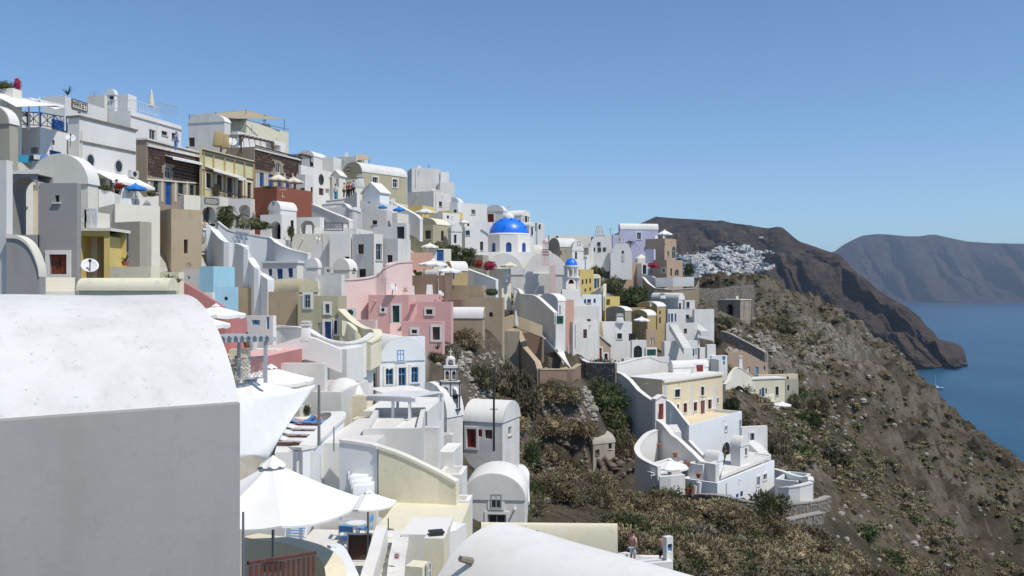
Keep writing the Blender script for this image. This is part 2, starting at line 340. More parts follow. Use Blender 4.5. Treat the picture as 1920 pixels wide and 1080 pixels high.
def build_house(J):
    C, L, R, la, ra = J['C'], J['L'], J['R'], J['la'], J['ra']; zt = C.z
    cs = [C, C + L * la, C + R * ra, C + L * la + R * ra]
    z0 = min([J['zb']] + [tz(q.x, q.y) for q in cs]) - .4
    if J['drop'] is not None: z0 = J['zb'] - J['drop']
    root = thing(J['name'], J['label'], J['cat'], (C.x, C.y, max(z0, J['zb'] - 1)), J['group'])
    if J['kind']: root['kind'] = J['kind']
    fl = Face(C, L, -R); fr = Face(C, R, -L); mb = MB(); wr_ = random.Random(int(abs(C.x * 31 + C.y * 17)))
    auto = []
    if not J['ops'] and J['cat'] == 'house' and C.y > 40 and zt - J['zb'] > 2.3 and J['mat'] in ('white', 'whitegrey', 'offwhite', 'whiteblue', 'tan', 'stonegrey') and 'blank' not in J['label'] and 'plain' not in J['label'] and 'windowless' not in J['label']:
        for key, ln in (('L', la), ('R', ra)):
            if 3 < ln < 12 and wr_.random() < .75:
                for q in range(1 if ln < 5 else 2):
                    a = ln * (wr_.uniform(.25, .7) if ln < 5 else (.22 + .5 * q + wr_.uniform(0, .1))); w_ = wr_.choice((.5, .65, .8)); t_ = zt - wr_.uniform(.7, 1.1); h_ = min(wr_.choice((.7, .9, 1.1, 1.7)), t_ - J['zb'] - .3); auto.append((key, (a, a + w_, t_ - h_, t_), wr_.choice(('W w', 'w n', 'w b', 'W y', 'd n', 'D b', 'w p')).split()))
    for fc, ln, key in ((fl, la, 'L'), (fr, ra, 'R')):
        rects = []; fits = []
        for op in J['ops']:
            if op['face'] != key: continue
            r = fc.rect(op); a0, a1, b0, b1 = r
            a0 = max(a0, .06); a1 = min(a1, ln - .06); b0 = max(b0, z0 + .05)
            if a1 - a0 < .12 or b1 - b0 < .12: continue
            proud = b1 > zt - .05 or op['kind'].lower() == 'e' or op['kind'] == 'x'
            if not proud: rects.append((a0, a1, b0, b1, op['kind'].lower() in 'ach', 1.2 if op['kind'] in 'vVcCh' else .24))
            fits.append((op, (a0, a1, b0, b1), proud))
        for k_, r, (kd, cl) in auto:
            if k_ == key: rects.append((*r, False, .24)); fits.append((dict(face=key, kind=kd, x0=0, y0=0, x1=0, y1=0, col=cl), r, False))
        wallgrid(mb, fc, ln, z0, zt, rects)
        for op, r, proud in fits: fit_opening(root, fc, op, r, proud)
    B2 = C + L * la + R * ra
    for a, b in ((C + L * la, B2), (C + R * ra, B2)):
        mb.poly([(a.x, a.y, z0), (b.x, b.y, z0), (b.x, b.y, zt), (a.x, a.y, zt)])
    Z = Vector((0, 0, 1)); roof = J['roof']; rise = J['crest'] or min(la, ra) * .42
    base = Vector((C.x, C.y, zt))
    if roof == 'flat':
        t, h = .22, .38
        p = MB()
        ou = [base, base + L * la, base + L * la + R * ra, base + R * ra]
        inn = [base + L * t + R * t, base + L * (la - t) + R * t, base + L * (la - t) + R * (ra - t), base + L * t + R * (ra - t)]
        for k in range(4):
            j = (k + 1) % 4
            p.poly([ou[k], ou[j], inn[j], inn[k]]); p.poly([inn[k], inn[j], inn[j] - Z * h, inn[k] - Z * h])
        p.build('parapet', J['cap'] or J['mat'], root)
        r_ = MB(); r_.poly([q - Z * h for q in inn]); r_.build('roof', J['rmat'], root)
    elif roof == 'top':
        r_ = MB(); r_.poly([base, base + L * la, base + L * la + R * ra, base + R * ra]); r_.build('roof', J['rmat'], root)
    elif roof == 'open':      # flat roof with a thin projecting slab edge
        r_ = MB(); r_.obox(base - L * .12 - R * .12, L * (la + .24), R * (ra + .24), Z * .16); r_.build('roof', J['rmat'], root)
    elif roof in ('vL', 'vR'):
        r_ = MB()
        if roof == 'vL': vault(r_, base, L, R, la, ra, zt, rise, lip=.06, thick=.06)
        else: vault(r_, base, R, L, ra, la, zt, rise, lip=.06, thick=.06)
        r_.build('roof', J['rmat'], root, smooth=35)
        # the end walls under the round roof stand 7 cm proud of it
        n = 14
        for A, B, lna, lnb in (((L, R, la, ra)) if roof == 'vL' else ((R, L, ra, la)),):
            for off in (-.075, lnb + .075):
                mb.poly([base + A * (lna / 2 - lna / 2 * cos(pi * k / n)) + B * off + Z * (rise * sin(pi * k / n)) for k in range(n + 1)])
            mb.poly([base, base + A * lna, base + A * lna - B * .075, base - B * .075])
    elif roof in ('gL', 'gR'):
        A, B, lna, lnb = (L, R, la, ra) if roof == 'gL' else (R, L, ra, la)
        r_ = MB(); pts = [base - A * .15 - B * .15, base + A * (lna / 2) + Z * rise - B * .15, base + A * (lna + .15) - B * .15]
        pts = pts + [q + Z * .14 for q in pts[::-1]]; r_.prism(pts, B * (lnb + .3)); r_.build('roof', J['rmat'], root)
        for off in (0, lnb): mb.poly([base + B * off, base + A * lna + B * off, base + A * (lna / 2) + Z * rise + B * off])
    elif roof in ('hip',):
        r_ = MB(); apex = base + L * la / 2 + R * ra / 2 + Z * rise; q = [base, base + L * la, base + L * la + R * ra, base + R * ra]
        for k in range(4): r_.poly([q[k], q[(k + 1) % 4], apex])
        r_.build('roof', J['rmat'], root)
    w = mb.build('walls', J['mat'], root)
    hr = random.Random(int(C.x * 7 + C.y * 13)); big = la > 3 and ra > 2 and C.y > 30
    if roof in ('flat', 'open') and big and J['cat'] in ('house',) and 'terrace block' not in J['label']:
        for _ in range(hr.choice((1, 1, 2))):
            c = base + L * hr.uniform(.25, .8) * la + R * hr.uniform(.3, .8) * ra - Z * .3; s_ = hr.uniform(.22, .42); h_ = hr.uniform(.7, 1.3)
            q = MB(); q.hexa([c + Vector((x * s_, y * s_, 0)) for x, y in ((-1, -1), (1, -1), (1, 1), (-1, 1))] + [c + Vector((x * s_ * .75, y * s_ * .75, h_)) for x, y in ((-1, -1), (1, -1), (1, 1), (-1, 1))]); q.build('roof_chimney', J['rmat'] if J['rmat'] != 'pool' else 'white', root)
    if big and roof in ('flat', 'open', 'vL', 'vR') and J['cat'] == 'house':
        if hr.random() < .3:
            c = base + L * .6 * la + R * .7 * ra + Z * (rise * .6 if roof[0] == 'v' else -.3); q = MB(); q.tube(c, c + Z * 2.2, .03, n=5)
            for dz in (1.5, 1.8, 2.1): q.bar(c + Z * dz - L * .45, c + Z * dz + L * .45, .03)
            q.build('aerial', 'metal', root)
        if roof == 'flat' and hr.random() < .22:
            c = base + L * .35 * la + R * .6 * ra - Z * .3; q = MB(); q.tube(c + Z * .45 - L * .6, c + Z * .45 + L * .6, .42, n=12); q.build('water_tank', 'fpale', root)
    if big and J['cat'] in ('house',):
        for fc, ln in ((fl, la), (fr, ra)):
            if ln > 3 and hr.random() < .7:
                a = hr.uniform(.15, .85) * ln; q = MB(); p_ = fc.pt(a, zt - .45); q.bar(p_, p_ + fc.n * .3 - Z * .04, .1, .08); q.build('rain_spout', J['mat'], root)
            if ln > 4 and hr.random() < .6:
                a = hr.uniform(.08, .2) * ln; q = MB(); q.bar(fc.pt(a, zt - .3, .05), fc.pt(a, max(z0 + .3, zt - 3.2), .05), .06); q.build('downpipe', 'fpale', root)
    if J['extra']: J['extra'](root, J, fl, fr, z0)
    return root
# ------------------------------------------------------------------ free-standing walls that follow a line
def crv(pts, n=5):
    out = []; m_ = len(pts)
    for i in range(m_ - 1):
        p0, p1, p2, p3 = (np.array(pts[max(i - 1, 0)]), np.array(pts[i]), np.array(pts[i + 1]), np.array(pts[min(i + 2, m_ - 1)]))
        for k in range(n):
            t = k / n; out.append(.5 * ((2 * p1) + (-p0 + p2) * t + (2 * p0 - 5 * p1 + 4 * p2 - p3) * t * t + (-p0 + 3 * p1 - 3 * p2 + p3) * t ** 3))
    out.append(np.array(pts[-1])); return [tuple(q) for q in out]
def RB(label, pts, drop=2.5, th=.3, mat='white', name='wall', cat='wall', smooth=0, coping=None, group=None, ctrl=False, toground=False):
    JOBS.append(('ribbon', dict(label=label, pts=pts, drop=drop, th=th, mat=mat, name=name, cat=cat, smooth=smooth, coping=coping, group=group, toground=toground)))
    if ctrl:
        for p in pts:
            q = P(*p[:3]); GP.append((q.x, q.y, q.z - (p[3] if len(p) > 3 else drop)))
def build_ribbon(J):
    pts = [(*p[:3], p[3] if len(p) > 3 else J['drop']) for p in J['pts']]
    if J['smooth']: pts = crv(pts, J['smooth'])
    T = [P(*p[:3]) for p in pts]; n = len(T); th = J['th']; ct = sum(T, Vector()) / n
    root = thing(J['name'], J['label'], J['cat'], (ct.x, ct.y, min(q.z for q in T) - 1), J['group'])
    mb = MB(); cp = MB(); N = []
    for i in range(n):
        a, b = T[max(i - 1, 0)], T[min(i + 1, n - 1)]; t = Vector((b.x - a.x, b.y - a.y, 0))
        t = t.normalized() if t.length > 1e-6 else Vector((1, 0, 0)); N.append(Vector((-t.y, t.x, 0)))
    zb = []
    for i in range(n):
        z = T[i].z - pts[i][3]
        if J['toground']: z = min(z, tz(T[i].x, T[i].y) - .5)
        zb.append(z)
    for i in range(n - 1):
        a, b, na, nb = T[i], T[i + 1], N[i] * th / 2, N[i + 1] * th / 2
        za, zb_ = Vector((0, 0, zb[i] - a.z)), Vector((0, 0, zb[i + 1] - b.z))
        mb.poly([a - na + za, b - nb + zb_, b - nb, a - na]); mb.poly([a + na + za, b + nb + zb_, b + nb, a + na]); mb.poly([a - na, b - nb, b + nb, a + na])
        if i == 0: mb.poly([a - na + za, a + na + za, a + na, a - na])
        if i == n - 2: mb.poly([b - nb + zb_, b + nb + zb_, b + nb, b - nb])
        if J['coping']:
            u = Vector((0, 0, .02)); v = Vector((0, 0, .14)); ka, kb = na * 1.3, nb * 1.3
            cp.hexa([a - ka + u, b - kb + u, b + kb + u, a + ka + u, a - ka + v, b - kb + v, b + kb + v, a + ka + v])
    mb.build('wall_body', J['mat'], root)
    if J['mat'] == 'drystone':
        sm = MB(); rr = random.Random(n)
        for i in range(n - 1):
            a, b = T[i], T[i + 1]; seg = (b - a).xy.length; hh = min(pts[i][3], 3.5); t = (b - a).normalized(); nn = Vector((t.y, -t.x, 0)).normalized()
            if nn.y > 0: nn = -nn
            for _ in range(min(260, int(seg * hh * 5))):
                u = rr.random(); z_ = rr.uniform(.05, hh); s_ = rr.uniform(.12, .26); c = a.lerp(b, u) + nn * (th / 2) - Vector((0, 0, z_)); w_, h_ = s_ * rr.uniform(.8, 1.5), s_ * rr.uniform(.5, .9)
                sm.hexa([c + t * x * w_ + Vector((0, 0, y * h_)) + nn * o_ for o_ in (0, .07) for x, y in ((-.5, -.5), (.5, -.4), (.45, .5), (-.5, .4))])
            for _ in range(int(seg * 4)):
                c = a.lerp(b, rr.random()) + nn * rr.uniform(-th / 2, th / 2); s_ = rr.uniform(.15, .3); sm.cbox(c - Vector((0, 0, .03)), s_ * 1.3, s_, s_ * .6, rr.uniform(0, 3))
        tag(sm.build('masonry', 'pebble', root, merge=False), kind='stuff')
    if J['coping']: cp.build('coping', J['coping'], root)
    return root
def slab(name, label, cat, pts, th, mat, group=None):   # a horizontal or sloping sheet with thickness
    T = [P(*p) for p in pts]; c = sum(T, Vector()) / len(T); root = thing(name, label, cat, c, group)
    mb = MB(); mb.prism(T, (0, 0, -th)); mb.build('deck', mat, root); return root
# ================================================================== THE TOWN: every house, by corner, extent and facing
# ---- upper row along the ridge, from the near end
H('sunlit beige terrace house with plants on its roof edge, topmost at the frame edge', -60, 24, 41, 165, 215, 60, 12, 'offwhite', ops=(), wl=6)
H('tall white house behind the shaded veranda with the blue lattice balcony', 8, 30, 130, 205, 262, 68, 12, 'offwhite', 'flat', ['Lv 10 214 28 230', 'Rd 96 226 126 244 b', 'Rv 40 212 58 228'])
H('white house under the blue lattice balcony with blue shutters', 26, 75, 125, 238, 302, 62, 14, 'white', 'flat', ['Ra 98 262 103 272 m', 'Rd 93 283 115 292 b', 'Ld 32 256 40 268 y', 'Ld 33 276 42 290 b', 'Ld 56 276 72 288 y'], name='balcony_house')
H('rounded beige plaster house at the very edge beside the drying laundry', -60, 18, 34, 232, 300, 50, 12, 'stonegrey', 'vL', crest=1.1, wl=5)
MARKET = H('long white house that carries the MARKET sign', 82, 122, 200, 180, 240, 76, None, 'white', 'flat', ['Rv 146 209 152 213'], ytr=205, name='shop_house')
H('small beige roof room behind the market parapet', 165, 196, 201, 178, 200, 84, 15, 'offwhite', 'flat')
H('tiny white arched roof chamber with one dark window above the terrace', 197, 215, 220, 178, 205, 86, 12, 'whiteblue', 'vL', ['Lw 205 180 213 189 m'], crest=.6)
H('plain white roof room with rounded corner beside the arched chamber', 216, 240, 256, 176, 205, 88, 14, 'white', 'flat')
H('white two storey house with white balustraded roof terrace', 198, 245, 340, 207, 272, 84, None, 'white', 'flat', ['Rw 280 243 292 263 p', 'Rw 303 246 314 254 n', 'Rw 322 250 334 262 n'], ytr=236, name='terrace_house')
H('small white pitched stair hood below the balustraded terrace house', 296, 316, 326, 262, 280, 96, 14, 'white', 'gL', crest=.5, ctrl=False, drop=1)
H('white house with two round windows above the restaurant awning', 128, 149, 255, 220, 372, 72, None, 'white', 'open', ['Re 162 289 176 315 p', 'Re 215 300 229 324 p', 'Rv 184 334 200 352', 'Rv 206 338 222 358', 'Rv 228 344 244 362'], ytr=246, rmat='drystone', name='round_window_house')
H('captain house of dark rough stone with pale quoins and lunette', 255, 275, 377, 262, 392, 82, None, 'mortar', 'open', ['Rw 288 336 297 361 g', 'Rd 310 339 322 384 b', 'Rw 334 343 344 364 g', 'Rw 356 347 364 367 g', 'Ra 309 311 321 335 p'], ytr=288, rmat='whitegrey', name='stone_house')
H('yellow neoclassical house with brown cornice lines and tall brown doors', 375, 379, 476, 277, 378, 89, None, 'yellowcream', 'flat',
  ['RD 386 325 396 353 n', 'RD 406 328 416 360 n', 'RD 425 333 436 371 n', 'RD 445 338 455 376 n', 'RD 463 342 471 378 n'], ytr=301, name='neoclassical_house')
H('dark brown stone house with white arched niche and shuttered windows', 425, 477, 562, 275, 352, 99, None, 'mortar', 'flat', ['Rd 487 324 494 350 b', 'Rd 504 327 512 350 b', 'Rd 521 330 528 352 b', 'Rd 536 333 543 354 b', 'Ra 517 305 526 324 w'], ytr=298, name='stone_house')
H('beige house with pale barrel roof behind the twin stone chimneys', 353, 421, 432, 228, 275, 100, 14, 'whitegrey', 'vL', ['Ld 352 258 365 275 n'], crest=1.0, rmat='white')
H('tall beige house with the straw roofed rooftop, highest on the skyline', 420, 462, 541, 226, 290, 106, None, 'palecream', 'flat', [], ytr=249, name='tall_house')
H('cream corner house with a small window seen through the loggia arch', 20, 34, 62, 330, 470, 39, 60, 'offwhite', 'flat', ['Rw 41 366 49 385 m'], ctrl=False)
H('round white turret at the very frame edge', -60, 12, 18, 300, 560, 31, 10, 'whitegrey', 'flat')
H('low beige back house under the long straw canopy', 355, 452, 464, 213, 240, 112, 14, 'whitegrey', 'flat')
H('white front wall house behind the wooden pergola', 432, 446, 535, 246, 300, 101, None, 'white', 'flat', ['Rd 447 254 452 273 b', 'Rv 500 270 526 282'], ytr=268)
H('terracotta red block with cafe umbrellas on its roof', 476, 519, 586, 349, 408, 88, 26, 'terracotta', 'flat', name='terracotta_house', rmat='tan')
H('white cube house wedged beside the cafe umbrellas', 555, 572, 588, 327, 365, 102, 20, 'whitegrey', 'flat', ['Lv 562 352 578 358'])
H('white house with a single oval window and dark shop doors', 560, 564, 622, 309, 383, 106, None, 'white', 'flat', ['Re 598 328 606 345 n', 'Rd 598 353 607 366 n', 'Rv 610 354 618 366'], ytr=323, name='oval_window_house')
H('white porch with an open brown door where visitors gather', 622, 625, 636, 349, 376, 104, 20, 'white', 'flat', ['Rd 627 352 634 374 n'], wl=1)
H('white skyline house with small arch window behind the stone house', 560, 588, 612, 293, 330, 118, 16, 'white', 'vL', ['La 580 303 591 312 m'], crest=.8)
H('tall plain white block on the skyline before the straw hut', 606, 625, 640, 294, 340, 120, 16, 'white', 'flat')
H('long low white house under the tilted straw hut roof', 612, 668, 690, 293, 312, 130, 16, 'offwhite', 'flat')
H('small beige gabled doorway house below the barrel roof house', 622, 636, 648, 330, 372, 112, 16, 'offwhite', 'gL', ['Ld 630 336 637 370 p'], crest=.7)
H('ochre barrel roofed mansion with grey weathered side wall', 642, 679, 763, 322, 395, 118, None, 'olive', 'vL', ['LA 647 313 659 322 m', 'RW 698 332 708 346 p', 'RW 736 336 745 352 p'], ytr=333, crest=1.45, rmat='roofvault', name='mansion')
H('beige annexe wall in front of the ochre mansion', 641, 668, 680, 336, 380, 114, 18, 'offwhite', 'flat')
H('big windowless white cube standing alone on the skyline', 764, 772, 825, 315, 372, 140, 74, 'whitegrey', 'flat', [], name='cube_house')
H('lower white wing of the big cube with a barred terrace', 820, 825, 852, 342, 372, 139, 74, 'whitegrey', 'flat')
H('little white lookout room on the wing of the big cube', 822, 826, 842, 322, 342, 141, 74, 'white', 'flat')
H('grey white house stepped below the big cube', 765, 813, 846, 358, 398, 128, 24, 'whitegrey', 'flat', ['Rw 823 378 829 387 n'])
H('small barrel vaulted white house on the ridge above the yellow wall', 834, 861, 868, 381, 392, 134, 24, 'whiteblue', 'vL', crest=.9)
H('white cube below the small ridge vault', 843, 858, 868, 379, 415, 130, 24, 'whiteblue', 'flat')
H('long bare white ridge house left of the red door vault', 862, 864, 913, 381, 420, 131, 66, 'white', 'flat', [], ytr=None)
H('yellow walled cafe terrace house below the ridge', 815, 845, 868, 395, 412, 122, 24, 'yellow', 'flat')
H('yellow painted house with the brown cafe screen', 766, 792, 815, 385, 412, 118, 24, 'yellow', 'flat', ['Lv 797 399 806 412'])
H('white vaulted house with one big dark red door', 911, 944, 950, 396, 422, 134, 20, 'whitegrey', 'vL', ['LD 914 401 926 418 r'], crest=.95)
H('white vaulted ridge house behind the blue dome with three dark windows', 947, 978, 994, 404, 435, 140, 24, 'white', 'vR', ['Rd 980 408 982 416 n', 'Rd 984 404 988 416 n', 'Rd 990 408 992 416 n'], crest=.9)
H('slim white house with an arched window beside the blue dome', 985, 992, 1002, 424, 450, 137, 40, 'whitegrey', 'vR', ['Ra 995 424 999 442 p'], crest=.6)
H('white bell wall with one dark opening against the sky', 1005, 1008, 1021, 417, 435, 142, 80, 'white', 'flat', ['Rv 1010 420 1014 430'], wl=1)
# ---- middle tier, between the ridge and the pink house
H('white arched gatehouse with a small vault over its stair', 504, 526, 556, 393, 436, 82, 30, 'white', 'vL', ['Lw 512 378 516 384 m'], crest=.8, name='gatehouse')
H('white gatehouse front with the tall brown arched door', 488, 528, 556, 402, 455, 80, 16, 'white', 'flat', ['Lc 507 415 526 454'], rmat='white')
H('white wall house with the wide dark arch', 556, 600, 608, 407, 445, 84, 10, 'white', 'flat', ['Lc 563 413 590 443'])
H('white arcade house under the yellow mansion', 378, 470, 478, 372, 425, 88, 8, 'white', 'flat', ['Lc 419 384 437 424', 'Lc 447 384 470 424'], name='arcade_house')
H('beige arched cellar house with an iron balcony above it', 377, 412, 428, 368, 425, 78, 10, 'offwhite', 'flat', ['Lc 378 388 404 424', 'Rv 415 390 420 420'])
H('dazzling white house with three deep blue windows', 492, 557, 580, 493, 526, 70, 12, 'white', 'open', ['Ld 503 504 510 517 b', 'Ld 519 504 530 523 b', 'Ld 540 503 549 520 b', 'Rd 570 508 577 520 b'], name='blue_window_house', rmat='white')
H('white block wall above the three blue windows', 430, 507, 545, 447, 490, 78, 20, 'white', 'flat', ['Ld 484 476 490 492 b'])
H('wide cream house wall with a grey air conditioner', 548, 618, 660, 438, 500, 80, 8, 'offwhite', 'flat', ['Lv 604 462 608 466'], name='cream_house')
H('white house side with one small grey window', 618, 656, 661, 438, 500, 79, 6, 'white', 'flat', ['Lw 647 481 657 494 n'])
H('beige two storey house with brown framed windows', 660, 701, 718, 438, 523, 78, 30, 'whitegrey', 'flat', ['Lw 671 458 682 476 n', 'Rw 705 457 716 488 y', 'Lw 673 504 686 523 n', 'Lw 698 512 708 522 n'], name='apartment_house')
H('grey white house with a tall framed glass door', 718, 746, 770, 447, 515, 79, 22, 'whitegrey', 'flat', ['Lw 726 478 736 503 n'], rmat='white')
H('white roofed house with a single wide black doorway', 735, 762, 768, 418, 452, 88, 14, 'whitegrey', 'flat', ['Ld 744 425 758 448 m'])
H('small white barrel vault house in front of the beige flats', 625, 655, 669, 506, 526, 72, 14, 'offwhite', 'vL', ['Rw 661 503 665 509 m'], crest=.9, rmat='white')
H('tiny white flat porch beside the small barrel vault', 608, 622, 632, 500, 522, 73, 14, 'white', 'flat', ['Lv 612 505 618 510'])
H('pale blue white chapel with a stepped front and small cross', 679, 712, 730, 362, 398, 100, 30, 'whiteblue', 'gL', ['Lv 690 378 694 381'], crest=1.2, name='chapel', cat='chapel')
H('white house with sloping back behind the visitors', 604, 665, 677, 388, 424, 92, 16, 'white', 'flat')
H('grey white block with one dark square window above the pink house', 677, 725, 735, 394, 440, 96, 14, 'whitegrey', 'flat', ['Lw 698 413 707 421 n'])
H('cream block between the blue parasols and the black doorway', 735, 745, 766, 399, 425, 94, 20, 'offwhite', 'flat')
H('sand coloured barrel house with dark windows', 765, 818, 842, 421, 462, 108, 30, 'olive', 'vL', ['Lw 776 431 782 436 n', 'Lw 786 432 792 445 n', 'Rw 827 433 832 452 n'], crest=.9, rmat='palecream', name='barrel_house')
H('sand coloured bay in front of the barrel house', 792, 812, 820, 421, 455, 105, 24, 'olive', 'flat', ['Lw 797 432 808 448 n'])
H('tall white arch fronted house with a narrow window', 840, 846, 866, 434, 470, 108, 62, 'white', 'vR', ['Rw 851 440 856 456 n'], crest=1.0)
H('white house with a big blue framed bay window', 858, 872, 900, 426, 470, 112, 62, 'white', 'flat', ['Rw 869 432 881 441 b', 'Rw 866 421 873 427 n'])
H('low white gabled house with a dark four pane window', 884, 890, 915, 440, 476, 116, 74, 'white', 'gR', ['Rw 896 453 906 469 n'], crest=.7)
H('white stepped house under the red door vault', 868, 880, 935, 415, 442, 124, 62, 'white', 'flat')
H('salmon pink house wall behind the cafe parasols', 763, 768, 812, 473, 520, 92, 66, 'salmon', 'flat', ['Rd 775 506 781 516 n', 'Rd 794 506 799 516 n'], rmat='white', name='salmon_house')
H('grey beige house with a dark door and blue lower half', 800, 812, 846, 466, 500, 98, 62, 'offwhite', 'flat', ['Rd 819 468 832 489 b'])
H('ochre vaulted cafe room with a white barrel roof', 834, 848, 877, 508, 536, 93, 60, 'ochre', 'vL', ['Rd 842 508 852 522 b', 'Rc 853 508 871 534'], crest=1.0, rmat='white', name='cafe_room')
H('beige garden wall house with a cream end block', 915, 941, 958, 504, 545, 106, 50, 'offwhite', 'flat')
# ---- pink, olive and brown houses
H('wide brown rendered block above the pink house', 739, 835, 848, 516, 568, 82, 10, 'brownplaster', 'flat', name='brown_house', rmat='tan')
H('beige terrace house with an outdoor kitchen counter', 846, 905, 912, 535, 565, 86, 10, 'tan', 'flat', [], rmat='tan')
H('dark brown lower block beside the pink house', 839, 866, 872, 562, 590, 80, 10, 'brownplaster', 'flat')
H('tall beige retaining house with a small arched niche', 866, 942, 946, 558, 612, 84, 8, 'tan', 'flat', ['La 917 585 924 594 m'])
H('tan barrel vault between the pink house and the terrace', 847, 905, 909, 597, 625, 76, 8, 'tan', 'vR', crest=.9)
H('pink house with a dark green door in a white surround', 691, 766, 846, 553, 626, 70, 8, 'pink', 'flat', ['LD 736 573 749 605 g', 'LW 715 578 721 585 n'], name='pink_house')
H('pink curved wing with a small dark square window', 766, 846, 850, 566, 630, 71, 8, 'pink', 'flat', ['LW 799 580 811 590 n'], name='pink_wing')
H('lower pink room with a brown door beside the cactus', 752, 830, 834, 603, 652, 67, 8, 'pink', 'flat', ['LW 772 618 782 626 n', 'LD 811 613 825 638 n'], name='pink_wing')
H('low pink step wall house beside the olive house', 668, 704, 708, 600, 630, 66, 8, 'palepink', 'flat')
H('olive plastered house with a barrel roof and yellow trimmed windows', 558, 634, 650, 555, 640, 60, 6, 'olive', 'flat',
  ['LW 572 552 583 577 y', 'LW 610 570 618 588 y', 'LW 576 606 581 620 n', 'LD 609 603 621 637 b', 'LW 627 601 634 627 n', 'Ld 596 605 604 630 p'], name='olive_house')
H('round barrel end of the olive house', 508, 560, 596, 548, 616, 62, 30, 'olive', 'vR', [], crest=.9, rmat='olive', name='olive_wing')
H('lower block coloured brown for the shadowed left face of the olive house', 503, 556, 560, 547, 616, 61, 6, 'tan', 'flat')  # tan puts the shadow of the olive house's left face into the colour
# ---- near left group
H('sky blue cube house', 374, 400, 440, 499, 540, 56, 20, 'skyblue', 'flat', rmat='skyblue', name='blue_house')
H('lower sky blue house with a small keyhole window', 398, 402, 447, 538, 600, 53, 72, 'skyblue', 'flat', ['Ra 421 556 427 563 m'], rmat='white', name='blue_house')
H('weathered ochre and grey stone house without roof', 213, 321, 378, 391, 505, 60, 50, 'tan', 'flat', ['Rv 345 449 352 475', 'Rv 330 435 334 438'], rmat='rough', name='ruined_house')
H('whitewashed upper parapet block of the weathered ochre house', 338, 345, 376, 365, 392, 62, 50, 'offwhite', 'flat', [])
H('low grey annexe under the restaurant terrace', 183, 216, 300, 382, 420, 58, 50, 'offwhite', 'flat', [])
H('small grey house with a slate blue door and a leaning pillar', 208, 262, 284, 415, 500, 50, 24, 'stonegrey', 'flat', ['Ld 225 437 241 472 b'], cap='offwhite')
H('broad arched gable house of cream plaster behind the grey tower', 58, 165, 184, 345, 440, 40, 10, 'offwhite', 'vL', crest=1.35, name='arched_house')
H('cream house wall with a white lattice balcony beside the tower', 146, 182, 206, 398, 440, 38, 8, 'offwhite', 'flat')
H('planter wall house in pale cream with an agave pot', 206, 283, 300, 500, 560, 36, 12, 'palecream', 'flat', name='planter_wall', cat='wall')
H('low flat cream vault roof house behind the big vault', 148, 312, 330, 545, 580, 26, 8, 'palecream', 'vR', crest=.32, rmat='palecream')
# ---- lower middle, white houses above the gully
H('small white vaulted house with one little window', 618, 642, 658, 672, 702, 56, 40, 'white', 'vR', ['Rw 648 673 653 683 p'], crest=.9, name='vaulted_house')
H('long low white roofed house behind the lattice pergola', 510, 612, 618, 660, 700, 50, 5, 'whitegrey', 'open', ['Lv 510 668 519 684'], rmat='white')
H('grey white wall house behind the two square parasols', 500, 608, 614, 682, 745, 46, 4, 'whitegrey', 'flat')
H('white walled pen above the little dome', 612, 660, 672, 697, 712, 54, 20, 'white', 'flat')
H('olive cream block that carries the small white dome', 598, 688, 694, 743, 788, 46, 4, 'palecream', 'flat', rmat='white', name='domed_house')
H('cream low terrace box with a round drain', 660, 755, 762, 787, 810, 44, 6, 'palecream', 'flat', rmat='offwhite')
H('grey white terrace house with a blank panelled wall', 680, 790, 798, 803, 868, 38, -4, 'whitegrey', 'flat', rmat='white')
H('white bellied cream block with peeling paint beside the terrace', 794, 822, 826, 802, 865, 43, 10, 'whitedirty', 'flat')
H('whitewashed vaulted church nave behind the bell tower', 772, 838, 868, 784, 870, 60, 34, 'whitedirty', 'vL', ['Rd 838 814 848 842 n'], crest=2.3, rmat='white', name='church_nave', cat='church')
H('low vaulted church house with red door and two notice boards', 870, 942, 974, 793, 880, 62, 20, 'whitedirty', 'vR', ['LD 875 804 893 840 r', 'Ld 896 805 904 819 r', 'Ld 909 806 923 823 n', 'Rw 953 800 959 816 p', 'Ld 862 798 867 816 n'], crest=1.3, rmat='white', name='church_house')
H('white vault house with grey green window near the path', 866, 984, 990, 938, 985, 50, 4, 'whitegrey', 'vL', ['LW 920 926 941 953 y', 'LW 914 964 949 985 y'], crest=1.45, rmat='white', name='vaulted_house')
H('small white cistern cube on the vault house roof edge', 836, 848, 856, 856, 880, 51, 10, 'white', 'flat')
H('long beige barrel roof below the path', 905, 1155, 1165, 1040, 1085, 34, 2, 'palecream', 'vR', crest=1.1, rmat='palecream', name='barrel_house')
# ---- church quarter with the blue dome is built by its own function below; houses beyond it
H('stone grey barrel roofed house behind the pink bell tower', 1028, 1050, 1082, 463, 500, 150, 66, 'stonegrey', 'vL', ['Rw 1046 470 1053 478 n'], crest=1.6, rmat='roofvault')
H('white gabled house with an arched door beyond the pink tower', 1070, 1073, 1094, 470, 495, 146, 66, 'white', 'vR', ['Ra 1078 472 1082 486 n', 'Rw 1082 453 1088 460 n'], crest=1.7)
H('long low white house roofs stretched along the far ridge', 1028, 1030, 1108, 441, 460, 182, 76, 'offwhite', 'flat', ['Ra 1042 442 1047 447 m'])
H('white porch house with dark columns below the ridge', 1088, 1092, 1113, 461, 488, 150, 70, 'white', 'flat', ['Rv 1094 464 1104 478'])
H('white terrace house below the bell gable chapel', 1100, 1104, 1142, 474, 500, 156, 74, 'white', 'flat', ['Rd 1108 477 1113 488 n', 'Rd 1116 478 1118 488 b'])
H('dark topped white cube on the ridge behind the chapels', 1130, 1134, 1147, 440, 455, 172, 76, 'white', 'flat', rmat='white')
H('pale lavender side wing on the ridge', 1147, 1149, 1166, 440, 460, 178, 76, 'lavender', 'flat')
